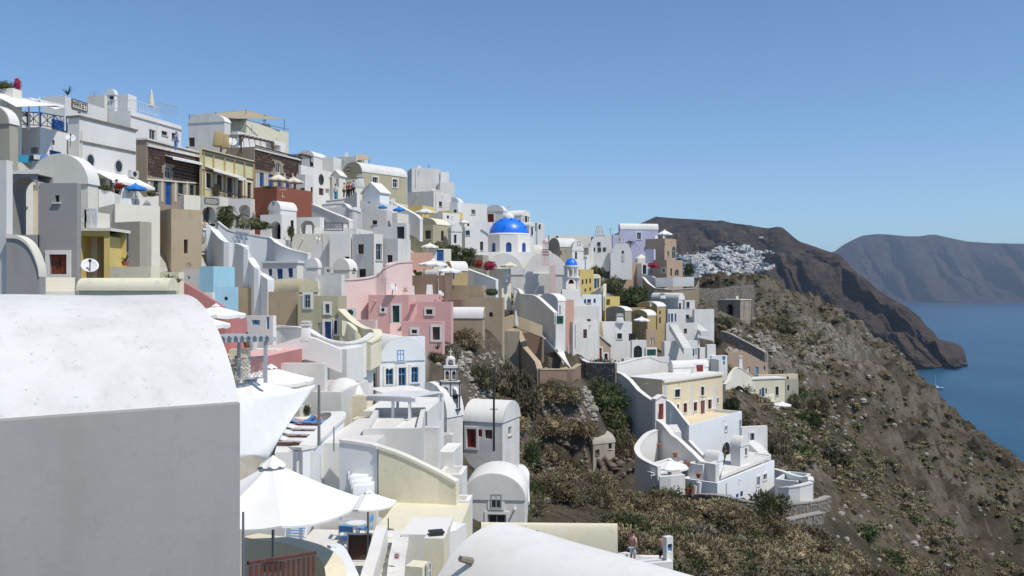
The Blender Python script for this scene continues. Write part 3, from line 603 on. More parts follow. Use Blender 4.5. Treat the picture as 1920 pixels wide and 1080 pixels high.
H('lavender mansion with a white barrel roof', 1160, 1163, 1234, 430, 490, 168, 80, 'lavender', 'vL', ['RW 1194 436 1202 449 w', 'Ra 1208 463 1212 472 w'], crest=1.1, wl=7, rmat='white', name='lavender_mansion')
H('brown and beige tower house under the canvas umbrella', 1210, 1246, 1268, 447, 520, 158, 42, 'brownbeige', 'flat', ['Rw 1251 471 1255 482 p', 'Ra 1260 462 1267 485 p'], name='tower_house')
H('beige lower wing of the brown tower house with dark arch', 1224, 1250, 1280, 487, 524, 152, 46, 'brownbeige', 'flat', ['LW 1241 503 1247 511 w', 'Rd 1257 503 1260 517 n', 'Ra 1265 505 1273 518 p'])
H('small lavender shed with a white top', 1210, 1226, 1229, 467, 490, 155, 30, 'lavender', 'flat', cap='white')
H('white house with an arched blue door beneath the bougainvillea', 1190, 1203, 1224, 494, 520, 154, 60, 'whitegrey', 'flat', ['Ra 1205 496 1212 514 b'])
H('white domed oven house on the terrace by the lavender mansion', 1190, 1196, 1215, 484, 494, 158, 60, 'white', 'hip', crest=.8)
H('yellow house with small dark windows below the cupola belfry', 1084, 1087, 1113, 505, 552, 132, 70, 'yellow', 'flat', ['Rw 1091 524 1094 533 n', 'Rw 1098 523 1101 532 n', 'Rw 1105 522 1108 531 n', 'Rd 1096 541 1099 547 n', 'Rd 1105 539 1108 545 n'], name='yellow_house')
H('yellow block between the blue cupola and the small dome', 1046, 1050, 1060, 496, 520, 130, 70, 'ochre', 'flat')
H('small yellow and white arched porch house', 1108, 1112, 1126, 522, 545, 134, 66, 'palecream', 'vR', ['Rd 1114 523 1119 541 b', 'Rd 1120 521 1123 538 n'], crest=.6)
H('yellow terrace room with a dark opening beneath the gully', 1128, 1134, 1162, 556, 572, 128, 66, 'yellow', 'flat', ['Rv 1136 561 1144 572'])
H('pale blue white house with three small windows below the cupola', 1088, 1091, 1128, 552, 612, 118, 72, 'whiteblue', 'flat', ['Rw 1095 561 1099 569 b', 'Rw 1101 561 1108 568 b', 'Rw 1113 560 1117 568 b'])
H('plain white block in front of the pale blue house', 1075, 1080, 1124, 573, 615, 114, 74, 'white', 'flat')
H('tan retaining house front under the small chapel', 1147, 1160, 1202, 492, 540, 154, 70, 'brownbeige', 'flat', cap='tan', rmat='tan')
# ---- right of centre
H('white barrel vaulted villa with tall blue windows', 1221, 1272, 1283, 562, 606, 138, 50, 'white', 'vR', ['Rw 1273 568 1277 582 b', 'Rw 1274 590 1277 601 b'], crest=1.0, name='villa')
H('white front of the barrel vaulted villa with blue windows', 1246, 1252, 1284, 580, 606, 136, 72, 'white', 'flat', ['Rd 1253 588 1256 604 b', 'Rd 1258 588 1262 604 b', 'Rd 1265 588 1268 603 b'])
H('white cube wing of the villa with a dark window', 1280, 1284, 1303, 563, 606, 137, 76, 'white', 'flat', ['Rw 1287 566 1293 577 m', 'Rw 1286 590 1292 598 m'])
H('white walled terrace wing right behind the villa stair', 1298, 1302, 1339, 580, 606, 136, 72, 'white', 'flat')
H('square white chimney house above the villa', 1236, 1245, 1253, 540, 552, 150, 45, 'offwhite', 'flat')
H('ochre two storey house beside the white villa', 1195, 1232, 1248, 575, 640, 130, 50, 'ochre', 'vL', ['Rw 1236 583 1239 589 n', 'Rw 1236 595 1239 606 n', 'Lw 1222 596 1227 607 n'], crest=.7, rmat='white', name='ochre_house')
H('lower ochre house with a white barrel roof and parasol', 1182, 1214, 1230, 592, 625, 126, 40, 'ochre', 'vL', ['Lw 1193 589 1198 593 n'], crest=.8, rmat='white', name='ochre_house')
H('sand coloured terrace wall house under the gully trees', 1140, 1146, 1215, 577, 600, 130, 74, 'ochre', 'flat', rmat='tan')
H('grey shed house with a brown door beside the yellow houses', 1136, 1172, 1184, 583, 608, 124, 40, 'stonegrey', 'vL', ['Ld 1158 593 1166 604 n'], crest=.6)
H('white cube house with a dark green window', 1117, 1128, 1185, 604, 675, 116, 72, 'white', 'flat', ['RW 1157 625 1166 636 g'], name='cube_house')
H('white gate house with a green arched door', 1182, 1185, 1212, 638, 675, 113, 74, 'white', 'flat', ['Ra 1188 648 1204 672 g', 'Rv 1190 629 1196 637'])
H('white box room with a green shutter', 1208, 1211, 1232, 652, 670, 111, 74, 'white', 'flat', ['Rd 1213 655 1230 667 g'])
H('small beige house with lilac doors behind the green shutter', 1208, 1212, 1232, 618, 648, 120, 70, 'brownbeige', 'flat', ['Rd 1219 634 1222 645 w', 'Rd 1224 633 1227 645 w'])
H('pink front chapel with a red door and white gable', 1093, 1103, 1145, 650, 682, 112, 74, 'brownbeige', 'gR', ['RD 1120 652 1128 680 r', 'RW 1109 668 1115 679 n', 'RW 1133 663 1139 675 n'], crest=1.35, wl=8, name='chapel', cat='chapel', rmat='white')
H('white vaulted nave behind the pink front chapel', 1062, 1068, 1110, 648, 670, 118, 74, 'white', 'vL', ['Rw 1093 662 1099 669 n'], crest=1.1, wl=6, name='chapel_nave', cat='chapel')
H('white house with two outside stairs and a blue door', 1240, 1246, 1308, 640, 672, 118, 70, 'white', 'flat', ['Rd 1299 654 1302 668 b', 'Rd 1304 653 1306 665 b'], name='stair_house')
H('white hall behind the twin outside stairs', 1246, 1249, 1308, 606, 640, 124, 72, 'whitegrey', 'flat', [])
H('white rounded cube at the foot of the rock path', 1322, 1326, 1342, 646, 668, 122, 70, 'white', 'flat')
H('white house with pale blue shutters beside the brown square house', 1330, 1334, 1364, 667, 700, 122, 72, 'whiteblue', 'flat', ['Rd 1354 668 1360 676 l', 'Rd 1356 677 1359 684 b'])
H('plain brown beige square house with two pale blue doors', 1358, 1365, 1440, 661, 702, 140, 80, 'brownbeige', 'flat', ['Rd 1416 688 1422 702 l', 'Rd 1400 688 1406 698 w', 'Rd 1432 686 1435 694 b'], name='square_house', rmat='tan')
H('yellow villa with arched loggia below the brown square house', 1392, 1408, 1472, 712, 756, 134, 72, 'palecream', 'open', ['Rd 1424 730 1427 741 b', 'Rd 1428 727 1433 748 b', 'Rd 1435 728 1438 738 b', 'Rw 1454 725 1460 741 m'], rmat='white', name='yellow_villa')
H('upper cream block of the yellow villa', 1418, 1422, 1496, 703, 718, 140, 76, 'cream', 'flat', ['Rw 1475 706 1479 714 n'])
H('grey stone flank of the yellow villa', 1470, 1473, 1497, 712, 752, 137, 60, 'stonegrey', 'flat', ['Rw 1476 722 1480 732 n'])
H('lower arched terrace room of the yellow villa', 1416, 1422, 1462, 752, 776, 130, 72, 'palecream', 'flat', ['Rc 1434 754 1448 774'])
H('cave dwelling ruin with a flat roof beam', 1346, 1388, 1408, 563, 595, 178, 40, 'rough', 'open', ['Lc 1362 570 1374 592'], rmat='offwhite', name='ruined_house')
# ---- the cream mansion and its white terraces
H('large cream mansion with white pilasters and red doors', 1179, 1242, 1355, 714, 800, 100, 46, 'cream', 'open',
  ['RW 1265 730 1275 745 n', 'RW 1314 725 1320 742 n', 'RW 1281 756 1288 774 r', 'RW 1300 754 1307 771 r', 'RD 1313 751 1321 780 r', 'RW 1327 749 1334 767 r', 'RW 1344 746 1347 756 n', 'RW 1269 758 1273 768 g'], rmat='white', name='mansion')
H('white barrel vaulted roof room with a red door on the mansion', 1253, 1262, 1328, 690, 705, 108, 70, 'white', 'vL', ['RD 1305 684 1318 702 r'], crest=.8, rmat='white', name='roof_room')
H('tall white terrace block below the cream mansion', None, 1293, 1391, 798, 890, 94, None, 'whiteblue', 'flat', ['RW 1359 799 1363 809 w', 'Ra 1353 829 1370 876 p', 'Rd 1386 788 1390 820 y'], ytr=771, wl=5.2, name='terrace_house', rmat='cream')
H('lowest white terrace house with small blue windows above the path', None, 1345, 1452, 906, 932, 80, 38, 'whiteblue', 'flat', ['RW 1419 894 1424 911 y', 'RW 1431 889 1437 900 y', 'Rw 1380 926 1385 934 b', 'Rw 1388 921 1393 932 b'], name='terrace_house', rmat='whitegrey', wl=3.5)
H('white vaulted annexe with a narrow window on the terrace', 1370, 1388, 1404, 838, 882, 87, 42, 'white', 'vR', ['Rw 1397 840 1401 854 y'], crest=.9, rmat='white')
H('small white vault beside the terrace stair foot', 1322, 1345, 1356, 866, 890, 84, 42, 'whiteblue', 'vR', [], crest=.9, rmat='white')
H('white terrace box with a cream inner court', 1386, 1391, 1439, 801, 850, 98, 74, 'white', 'flat', rmat='palecream')
H('grey stone hut with a broken barrel roof in the gully', 1076, 1112, 1153, 834, 862, 93.3, 58, 'stonegrey', 'vL', ['Lc 1080 838 1104 858', 'Rv 1116 843 1124 858', 'Rw 1141 832 1147 842 n'], crest=1.0, rmat='stonegrey', name='stone_hut', cat='hut')

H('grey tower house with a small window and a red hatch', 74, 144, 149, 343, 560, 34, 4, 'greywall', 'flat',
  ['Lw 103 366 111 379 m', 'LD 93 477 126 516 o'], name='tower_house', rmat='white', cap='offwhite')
H('white barrel roofed house with three tall pale blue windows', 670, 712, 796, 678, 738, 58, 64, 'whiteblue', 'vR',
  ['RW 744 656 757 677 l', 'RW 723 691 737 722 l', 'RW 747 689 761 724 l', 'RW 771 688 784 718 l', 'Ld 694 699 704 728 n'], name='vaulted_house', rmat='white', crest=1.55)
H('flat roofed white upper block behind the three pale blue windows', 700, 704, 797, 633, 720, 60, 64, 'whiteblue', 'flat', rmat='white', name='vaulted_house')
H('white gate post house with a red door on the mansion stair', 1226, 1229, 1250, 750, 800, 95.5, 40, 'white', 'gR', ['Rd 1235 757 1244 787 r'], crest=.35, name='gate_house')
# ---- terraces and low blocks between the near houses
H('cream painted roof terrace with a parasol foot', 700, 858, None, 1000, 1120, 30, 3, 'palecream', 'top', wr=4.3, rmat='palecream', name='roof_terrace', cat='terrace')
H('white paved terrace beside the sunbeds', 600, 702, None, 832, 900, 35.8, 3, 'white', 'top', wr=7, rmat='whitegrey', name='terrace', cat='terrace')
H('paved floor of the lower cafe with blue chairs', 520, 712, None, 1062, 1200, 28.5, 3, 'whitegrey', 'top', wr=4.2, rmat='whitegrey', name='cafe_floor', cat='terrace')
H('grey shaded wall behind the blue director chairs', 600, 700, 706, 950, 1045, 33, 3, 'whitegrey', 'flat', name='terrace_wall', cat='wall')
H('white shelf block under the largest parasol', 440, 545, 560, 990, 1100, 26, 5, 'white', 'flat', rmat='whitegrey', name='terrace_block', cat='wall')
H('white deck platform that carries the sunbeds', 515, 588, None, 846, 910, 34, -12, 'white', 'top', wr=9.5, rmat='white', name='sun_deck', cat='terrace')
H('white stub wall with a climbing plant beside the sunbeds', 562, 577, 583, 762, 790, 43, 10, 'white', 'flat', name='terrace_wall', cat='wall')
H('white walled yard below the long grey wall', 500, 640, 690, 735, 800, 44, 4, 'whitegrey', 'flat', rmat='white', name='terrace_block', cat='terrace')
H('cream chimney block that holds a rusty grill box', 795, 832, 840, 1010, 1120, 25.5, 6, 'palecream', 'top', wr=1.0, name='chimney_block', cat='chimney')
H('low cream box with an arched niche by the bright barrel roof', 760, 792, 806, 1064, 1150, 22.5, 16, 'palecream', 'top', ['Ra 796 1052 803 1100 p'], wr=1.2, rmat='palecream', name='niche_block', cat='wall')
H('grey white wall below the chimney block', 752, 835, 850, 1003, 1100, 28, 3, 'whitegrey', 'top', name='terrace_wall', cat='wall')
H('terrace house with pale blue balustrade panels', 462, 512, 518, 592, 625, 51, 14, 'white', 'flat', ['Ld 472 600 487 609 l', 'Ld 499 594 505 617 l'], name='balustrade_house')
H('pinkish cafe terrace behind the grey pergola', 395, 500, None, 668, 720, 44, 4, 'dustypink', 'top', wr=6, rmat='pink', name='cafe_terrace', cat='terrace')
H('cream planter box with pots beneath the grey pergola', 430, 465, 470, 655, 680, 42, 4, 'palecream', 'top', wr=.8, name='planter_box', cat='planter')
H('white terrace block beside the lattice pergola', 470, 520, 530, 655, 720, 48, 4, 'white', 'top', wr=5, rmat='white', name='terrace_block', cat='terrace')
H('white roof slope below the cream stair wall', 500, 650, 700, 655, 700, 51, 10, 'white', 'top', wr=5, rmat='white', name='roof_terrace', cat='terrace')
H('grey white house between the small vault and the blue shuttered house', 650, 672, 690, 658, 740, 57, 10, 'whitegrey', 'flat', ['Lv 663 681 666 684'], rmat='white')
H('white terrace of the blue shuttered house with an iron rail', 690, 722, 808, 738, 790, 54, 64, 'white', 'top', rmat='white', name='terrace', cat='terrace', wl=3)
H('white low yard with loose chairs under the slatted pergola', 680, 800, None, 772, 830, 45, 4, 'white', 'top', wr=6, rmat='white', name='terrace', cat='terrace')
H('white stair landing beside the peeling block', 822, 850, 866, 848, 900, 46, 6, 'white', 'top', wr=4, rmat='white', name='terrace', cat='terrace')
H('grey white stair wall beside the church door', 818, 848, 852, 815, 870, 52, 6, 'whitegrey', 'flat', name='terrace_wall', cat='wall')
H('beige terrace block under the weathered ochre house', 283, 335, 345, 510, 560, 45, 12, 'palecream', 'flat', name='terrace_block', cat='terrace')
H('pale terrace block beside the sky blue cube', 340, 378, 384, 505, 530, 58, 20, 'whitegrey', 'flat', ['Lv 352 518 356 523'])
H('white parapet roof with two dark vents beside the sky blue house', 330, 398, 403, 548, 580, 50, 8, 'white', 'flat', ['Lv 346 554 353 558', 'Lv 366 555 374 559'], rmat='white')
H('grey brown house shell behind the sky blue cube', 440, 500, 510, 540, 600, 64, 10, 'tan', 'flat', rmat='rough', name='ruined_house')
H('long white house under the three blue windows', 470, 596, 604, 527, 560, 66, 8, 'offwhite', 'flat', rmat='white')
H('rough textured whitewashed buttress house left of the pink wall', 590, 640, 646, 515, 570, 66, 10, 'whitedirty', 'flat')
H('white rounded house shoulder beside the three blue windows', 575, 596, 602, 502, 530, 68, 10, 'white', 'vL', crest=.7, rmat='white')
H('white terrace below the arched gatehouse', 545, 612, None, 452, 480, 80, 10, 'white', 'top', wr=4, rmat='white', name='terrace', cat='terrace')
H('white stepped house under the dark wide arch', 600, 668, 700, 428, 445, 84, 10, 'white', 'flat', rmat='white')
H('white house with a blue door niche by the stairs', 700, 735, 742, 425, 450, 90, 14, 'white', 'flat', rmat='white')
H('white courtyard block under the pale blue chapel', 662, 715, 760, 380, 420, 98, 20, 'white', 'flat', rmat='white')
H('beige walled shop house below the barrel roofed mansion', 672, 700, 765, 374, 405, 112, 26, 'palecream', 'flat', rmat='olive')
H('whitewashed houses block stepping down from the ridge', 780, 830, 862, 398, 425, 118, 40, 'white', 'flat', ['Rw 838 404 842 410 n'])
H('white cubic house beneath the yellow cafe wall', 845, 870, 886, 412, 440, 120, 50, 'whitegrey', 'flat', ['Rw 876 418 880 424 n'])
H('grey stair block between the cafe wall and the church', 877, 912, 916, 528, 560, 97, 30, 'offwhite', 'flat')
H('planted terrace house with a rose covered wall', 838, 905, 916, 478, 520, 104, 20, 'stonegrey', 'flat', rmat='offwhite')
H('white terrace house below the blue domed church', 975, 1008, 1030, 552, 575, 108, 40, 'white', 'flat', ['Lw 980 560 984 566 n'])
H('white barrel roofed house under the church wall', 1010, 1046, 1060, 565, 600, 106, 50, 'white', 'vL', ['Rw 1049 572 1051 590 m'], crest=.9, rmat='white')
H('salmon gable end beside the white barrel roof', 1056, 1060, 1076, 562, 600, 108, 60, 'salmon', 'flat')
H('pale grey house with a faded tree shadow under the belfry', 1068, 1074, 1124, 574, 625, 110, 74, 'whitegrey', 'flat', ['Rv 1100 598 1108 603'])
H('dark green wooden shed beside the stair wall', 1040, 1042, 1057, 592, 606, 99, 70, 'white', 'flat', ['Rd 1044 592 1056 606 g'], name='shed', cat='shed')
H('grey house wall behind the beige curved garden wall', 1028, 1074, 1120, 604, 650, 108, 50, 'whitegrey', 'flat', rmat='white')
H('white house row under the yellow houses', 1060, 1064, 1104, 618, 650, 112, 70, 'whitegrey', 'flat', rmat='white')
H('low white house between the chapels and the ridge', 1085, 1090, 1150, 488, 500, 160, 74, 'whitegrey', 'flat', rmat='white')
H('grey retaining block below the bell gable chapel', 1078, 1082, 1150, 500, 530, 156, 76, 'stonegrey', 'flat', rmat='tan')
H('white block between the stair house and the square brown house', 1306, 1312, 1336, 652, 680, 126, 60, 'white', 'flat', rmat='white')
H('white terraces behind the roof of the cream mansion', 1165, 1170, 1255, 672, 692, 112, 66, 'white', 'flat', rmat='white')
H('small white house by the rock path with a pale door', 1280, 1284, 1312, 634, 660, 126, 70, 'white', 'flat', ['Rd 1296 640 1299 650 b'])
H('white foundation block under the stair landing', 1204, 1236, 1290, 878, 925, 82, 40, 'white', 'flat', rmat='whitegrey')
H('white wall block behind the flower pots', 1290, 1318, 1346, 872, 922, 82, 42, 'white', 'flat', ['Rd 1330 880 1340 921 y'], rmat='white')
H('white pool terrace of the lowest house', 1453, 1496, 1520, 903, 935, 87, 34, 'white', 'flat', rmat='pool', name='pool_terrace', cat='pool')
H('plunge pool with pale blue water at the frame bottom', 1150, 1160, 1262, 1062, 1120, 44, 74, 'white', 'flat', rmat='pool', wl=5, name='plunge_pool', cat='pool')
H('white gate pillar with a bright blue panel by the pool', 1244, 1250, 1262, 1008, 1100, 45, 60, 'white', 'top', ['Rd 1251 1020 1261 1034 l'], wl=.5, name='pillar', cat='pillar', ctrl=False, drop=3)
H('white flat roof between the cream wall and the green windowed vault', 822, 866, 876, 890, 960, 44, 4, 'white', 'flat', rmat='white', name='roof_terrace', cat='terrace')
H('white lower step roof beside the green windowed vault', 846, 880, 886, 940, 1000, 42, 4, 'white', 'flat', rmat='white', name='roof_terrace', cat='terrace')
H('beige parasol terrace above the rough retaining wall', 907, 974, None, 621, 690, 97, 4, 'stonegrey', 'top', wr=7, rmat='tan', name='terrace', cat='terrace', gd=.8)
H('brown walled terrace floor beneath the white shade sail', 1010, 1072, None, 696, 712, 94.5, -2, 'brownplaster', 'top', wr=8, rmat='tan', name='terrace', cat='terrace', gd=1.2)
H('brown blank house behind the white shade sail', 978, 1014, 1020, 624, 700, 101, 8, 'brownplaster', 'flat', rmat='tan', gd=1)
H('pale house wall between the shade sail and the pink chapel', 1030, 1066, 1078, 648, 690, 108, 20, 'whitegrey', 'flat', ['Lw 1044 660 1049 668 n'], rmat='white', gd=1)
# ================================================================== free-standing walls
RB('stepped white wall climbing past the three blue windows', [(388, 418, 68), (402, 430, 68), (408, 437, 67), (424, 453, 66), (445, 456, 66), (462, 463, 65), (471, 484, 65), (482, 501, 64), (494, 514, 64), (508, 524, 63)], 4.5, .5, 'whiteblue', smooth=3)
RB('white rear wall rising to the blue gate', [(410, 418, 74), (422, 428, 74), (440, 436, 74), (505, 447, 74), (520, 458, 73), (545, 470, 72), (580, 478, 71)], 4.5, .35, 'whiteblue', smooth=2, coping='white')
RB('pale pink rough wall curving behind the pink house', [(630, 530, 69), (640, 526, 70), (668, 525, 71), (700, 520, 72), (716, 512, 72), (726, 500, 72), (742, 494, 73), (770, 492, 74)], 7, .5, 'palepink', smooth=4, coping='palepink')
RB('dusty pink curved wall beside the white parasols', [(322, 531, 46), (345, 530, 46), (370, 543, 46), (400, 562, 46), (430, 582, 46), (458, 602, 47)], 4, .4, 'dustypink', smooth=4)
RB('cream stair wall sweeping down from the olive house', [(640, 583, 60), (655, 598, 59), (672, 612, 58), (690, 620, 57), (706, 622, 56), (708, 634, 55), (690, 645, 54)], 1.6, .4, 'palecream', smooth=4, coping='palecream')
RB('inner curved cream banister of the olive house stair', [(641, 600, 58), (655, 606, 58), (666, 616, 57), (676, 630, 57)], 1.0, .3, 'palecream', smooth=4)
RB('long white parapet that dips and rises below the olive house', [(497, 620, 55), (503, 615, 55), (530, 615, 55), (572, 619, 54), (600, 634, 53), (628, 643, 53), (655, 645, 53), (680, 640, 54), (698, 628, 55)], 2.2, .35, 'white', smooth=4, coping='white')
RB('white roof ridge wall with a small chimney below the long parapet', [(500, 648, 50), (530, 643, 50), (574, 630, 50), (610, 642, 50), (640, 655, 50)], 1.3, .5, 'white', smooth=2)
RB('zigzag white parapet of the restaurant terrace', [(183, 355, 63), (200, 358, 63.5), (214, 362, 64), (228, 368, 64), (233, 352, 64), (240, 364, 64.5), (250, 370, 65), (256, 356, 65), (268, 370, 65.5), (297, 368, 66)], 2.5, .35, 'white', smooth=1)
RB('grey sloping stair wall beside the dark arches', [(587, 385, 90), (620, 399, 89), (650, 411, 88), (658, 415, 87)], 2.6, .4, 'whitegrey', coping='white')
RB('white curved terrace wall below the visitors', [(604, 385, 93), (645, 383, 93), (658, 393, 92), (670, 397, 92), (678, 400, 92)], 3.2, .4, 'whitegrey', smooth=3, coping='white')
RB('white ramp wall leading up to the visitors', [(612, 378, 100), (650, 374, 100), (658, 372, 99), (672, 362, 98)], 1.8, .4, 'white', coping='white')
RB('sloping white stair wall under the ochre mansion', [(722, 374, 104), (735, 380, 103), (760, 393, 101), (782, 405, 99), (790, 412, 98)], 2.4, .35, 'white', coping='white')
RB('pale blue white stair wall running down from the cafe room', [(877, 506, 97), (890, 511, 96), (912, 519, 95), (932, 527, 94)], 3.4, .4, 'whiteblue', coping='white')
RB('grey stained wall stepping down under the blue domed church', [(963, 540, 106), (975, 545, 106), (980, 553, 105), (1000, 555, 104), (1014, 562, 103), (1042, 588, 100)], 3.6, .4, 'whitegrey', smooth=2, coping='white')
RB('dark rough retaining wall above the gully bushes', [(905, 622, 98), (940, 621, 98), (975, 623, 98), (980, 640, 97), (984, 652, 96), (996, 666, 95), (1008, 680, 94), (1012, 693, 93)], 7.5, .5, 'stonegrey', coping='tan')
RB('brown high wall behind the white shade sail', [(976, 624, 102), (1000, 623, 103), (1016, 624, 104)], 5, .4, 'brownplaster', coping='tan')
RB('low brown parapet under the white shade sail', [(1010, 694, 93), (1040, 694, 94), (1073, 693, 95), (1086, 684, 97)], 1.5, .4, 'brownplaster', coping='tan')
RB('stone base wall with pale coping below the pink chapel', [(1087, 672, 104), (1095, 677, 104), (1104, 681, 103), (1130, 682, 102), (1155, 681, 101)], 2.2, .45, 'drystone', coping='white')
RB('grey garden curve wall above the tan terrace', [(1017, 627, 110), (1028, 613, 110), (1042, 607, 111), (1070, 609, 112)], 2.5, .4, 'stonegrey', smooth=3, coping='white')
RB('beige low parapet of the parasol terrace', [(909, 597, 92), (935, 600, 92), (962, 590, 94), (990, 600, 95), (1015, 610, 97)], 1.3, .3, 'tan')
RB('white roof parapet around the upper terrace of the cream mansion', [(1153, 684, 104), (1172, 680, 106), (1192, 674, 108), (1215, 670, 110), (1236, 678, 111), (1252, 681, 112), (1330, 674, 117), (1350, 676, 115)], 2.2, .35, 'white', coping='white')
RB('great grey white wall sloping along the cream mansion', [(1153, 698, 102), (1168, 703, 101), (1182, 714, 100), (1198, 733, 98.5), (1212, 744, 97.5), (1224, 752, 96.5), (1232, 754, 96)], 7, .45, 'whitegrey', coping='white', ctrl=False)
RB('steep white wall from the red gate to the terrace corner', [(1250, 752, 95.5), (1258, 756, 95.2), (1266, 764, 95), (1278, 780, 94.5), (1293, 799, 94)], 4, .4, 'white', coping='white')
RB('long stair wall descending in front of the white terraces', [(1233, 789, 90), (1245, 797, 89), (1262, 818, 87.5), (1273, 825, 87), (1300, 850, 85), (1318, 868, 83), (1345, 873, 81)], 4.4, .4, 'white', coping='white', ctrl=False)
RB('short stair parapet between the white terraces', [(1293, 828, 87), (1310, 846, 86), (1325, 861, 85)], 1.3, .3, 'white', coping='white')
RB('rounded white wall wrapping the sunbed terrace', [(1230, 808, 89), (1214, 815, 88), (1200, 830, 86), (1194, 843, 84), (1201, 858, 82), (1218, 869, 80), (1236, 877, 79)], 3.2, .4, 'white', smooth=4, coping='white')
RB('low white front wall of the sunbed terrace', [(1236, 893, 78.5), (1256, 892, 78.5), (1282, 889, 79)], 1.8, .5, 'white')
RB('curved white wall around the plunge pool', [(1452, 881, 92), (1470, 886, 91), (1490, 893, 89), (1508, 897, 87), (1518, 896, 85), (1521, 903, 83)], 2.4, .4, 'white', smooth=4, coping='white')
RB('front white wall of the plunge pool', [(1462, 916, 83), (1480, 915, 82), (1498, 912, 82), (1521, 906, 82.5)], 2.0, .4, 'white', coping='white')
RB('dry stone wall edging the footpath below the white terraces', [(1120, 962, 92), (1150, 951, 90), (1200, 945, 86), (1250, 936, 82), (1300, 929, 79), (1345, 930, 77), (1385, 938, 76), (1420, 944, 77), (1480, 946, 80), (1530, 940, 83), (1552, 932, 86)], 1.3, .5, 'drystone', smooth=3, coping='pebble')
RB('lower dry stone terrace wall on the scrub slope', [(1440, 995, 72), (1462, 980, 74), (1500, 970, 77), (1540, 962, 80)], .9, .5, 'drystone', smooth=3, coping='pebble')
RB('ruined stone wall along the cliff shoulder', [(1284, 545, 182), (1310, 541, 184), (1345, 542, 186), (1385, 536, 188), (1412, 534, 190)], 7, .8, 'drystone')
RB('collapsed pale stone wall slanting down the cliff', [(1354, 622, 128), (1372, 628, 127), (1395, 640, 126), (1418, 652, 125), (1436, 662, 124)], 1.3, .6, 'drystone', coping='pebble', smooth=2)
RB('tan curved wall below the lavender mansion terrace', [(1206, 520, 150), (1216, 532, 149), (1228, 541, 148), (1260, 544, 147), (1304, 541, 147), (1310, 528, 147)], 3.5, .5, 'tan', coping='offwhite')
RB('white stepped terrace parapet of the lavender mansion', [(1203, 514, 152), (1222, 517, 151), (1230, 521, 150), (1262, 520, 149), (1301, 519, 149)], 1.6, .4, 'white')
RB('yellow stair wall curving down from the yellow house', [(1108, 551, 129), (1118, 545, 128), (1128, 538, 127), (1134, 532, 127), (1133, 556, 126)], 2.0, .4, 'palecream', smooth=3)
RB('scalloped beige garden wall left of the yellow villa', [(1358, 722, 118), (1366, 714, 119), (1370, 702, 120), (1382, 690, 121), (1396, 698, 122), (1408, 706, 123)], 2.4, .4, 'offwhite', smooth=4, coping='offwhite')
RB('curved beige stair wall in front of the yellow villa', [(1384, 725, 122), (1398, 742, 121), (1412, 752, 121), (1432, 744, 124), (1450, 738, 126)], 1.2, .35, 'palecream', smooth=4)
RB('tall cream wall sweeping down from the terrace steps', [(712, 842, 34.6), (740, 851, 34.5), (765, 861, 34.4), (790, 873, 34.3), (825, 890, 34.2), (858, 908, 34)], 2.6, .3, 'palecream', smooth=2, coping='offwhite')
RB('white side wall above the fan shaped steps', [(640, 829, 35.2), (670, 833, 35), (700, 838, 34.8), (711, 842, 34.7)], 2.0, .3, 'whiteblue', coping='white')
RB('rounded whitewashed wall around the sunbed deck', [(556, 842, 35), (573, 843, 34), (584, 832, 35), (600, 818, 36.5), (618, 800, 38), (634, 786, 40), (632, 778, 41), (614, 778, 42), (604, 780, 42)], 4.2, .5, 'whiteblue', smooth=4, coping='white')
RB('cream curved wall sweeping around the lower cafe terrace', [(470, 1003, 24), (500, 1008, 23.5), (545, 1014, 23), (590, 1027, 22.5), (615, 1042, 22), (628, 1062, 21.5), (632, 1095, 21)], 1.6, .5, 'palecream', smooth=4)
RB('sloping pale blue white wall beside the blue chairs', [(622, 1024, 25), (632, 1026, 25), (645, 1050, 24), (656, 1075, 23), (664, 1095, 22.5)], 2.2, .4, 'whiteblue', smooth=3)
RB('white wall with a worn top along the steps', [(716, 985, 28), (708, 1010, 27), (700, 1040, 26), (690, 1070, 25), (684, 1100, 24)], 2.6, .35, 'white', smooth=3)
RB('white block wall at the end of the cream roof terrace', [(755, 1000, 29), (800, 998, 29), (845, 992, 29.5), (862, 980, 30)], 3.0, .5, 'white')
RB('rough white side wall right of the steps', [(752, 998, 28.5), (750, 1020, 27.5), (745, 1045, 26.5), (742, 1075, 25.5), (740, 1100, 25)], 2.5, .5, 'whitedirty', smooth=3)
RB('low white pool edge wall', [(1158, 1040, 46), (1180, 1036, 48), (1200, 1042, 49), (1246, 1043, 50)], .9, .5, 'white', smooth=2)
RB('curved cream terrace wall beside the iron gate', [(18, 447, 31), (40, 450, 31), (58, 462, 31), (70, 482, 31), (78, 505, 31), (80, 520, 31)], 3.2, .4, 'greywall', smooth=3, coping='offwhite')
RB('white lattice terrace wall under the gatehouse arch', [(604, 437, 84), (645, 435, 84), (660, 432, 84)], 1.2, .4, 'white')
RB('tan sloping garden wall below the white rose bushes', [(800, 470, 104), (830, 478, 103), (862, 492, 102), (880, 501, 101), (915, 508, 100)], 2.2, .4, 'olive')
RB('white wall bulging beside the low church house', [(962, 874, 58), (975, 872, 58), (985, 885, 57), (984, 905, 56), (986, 940, 55)], 2.6, .5, 'whitedirty', smooth=3)
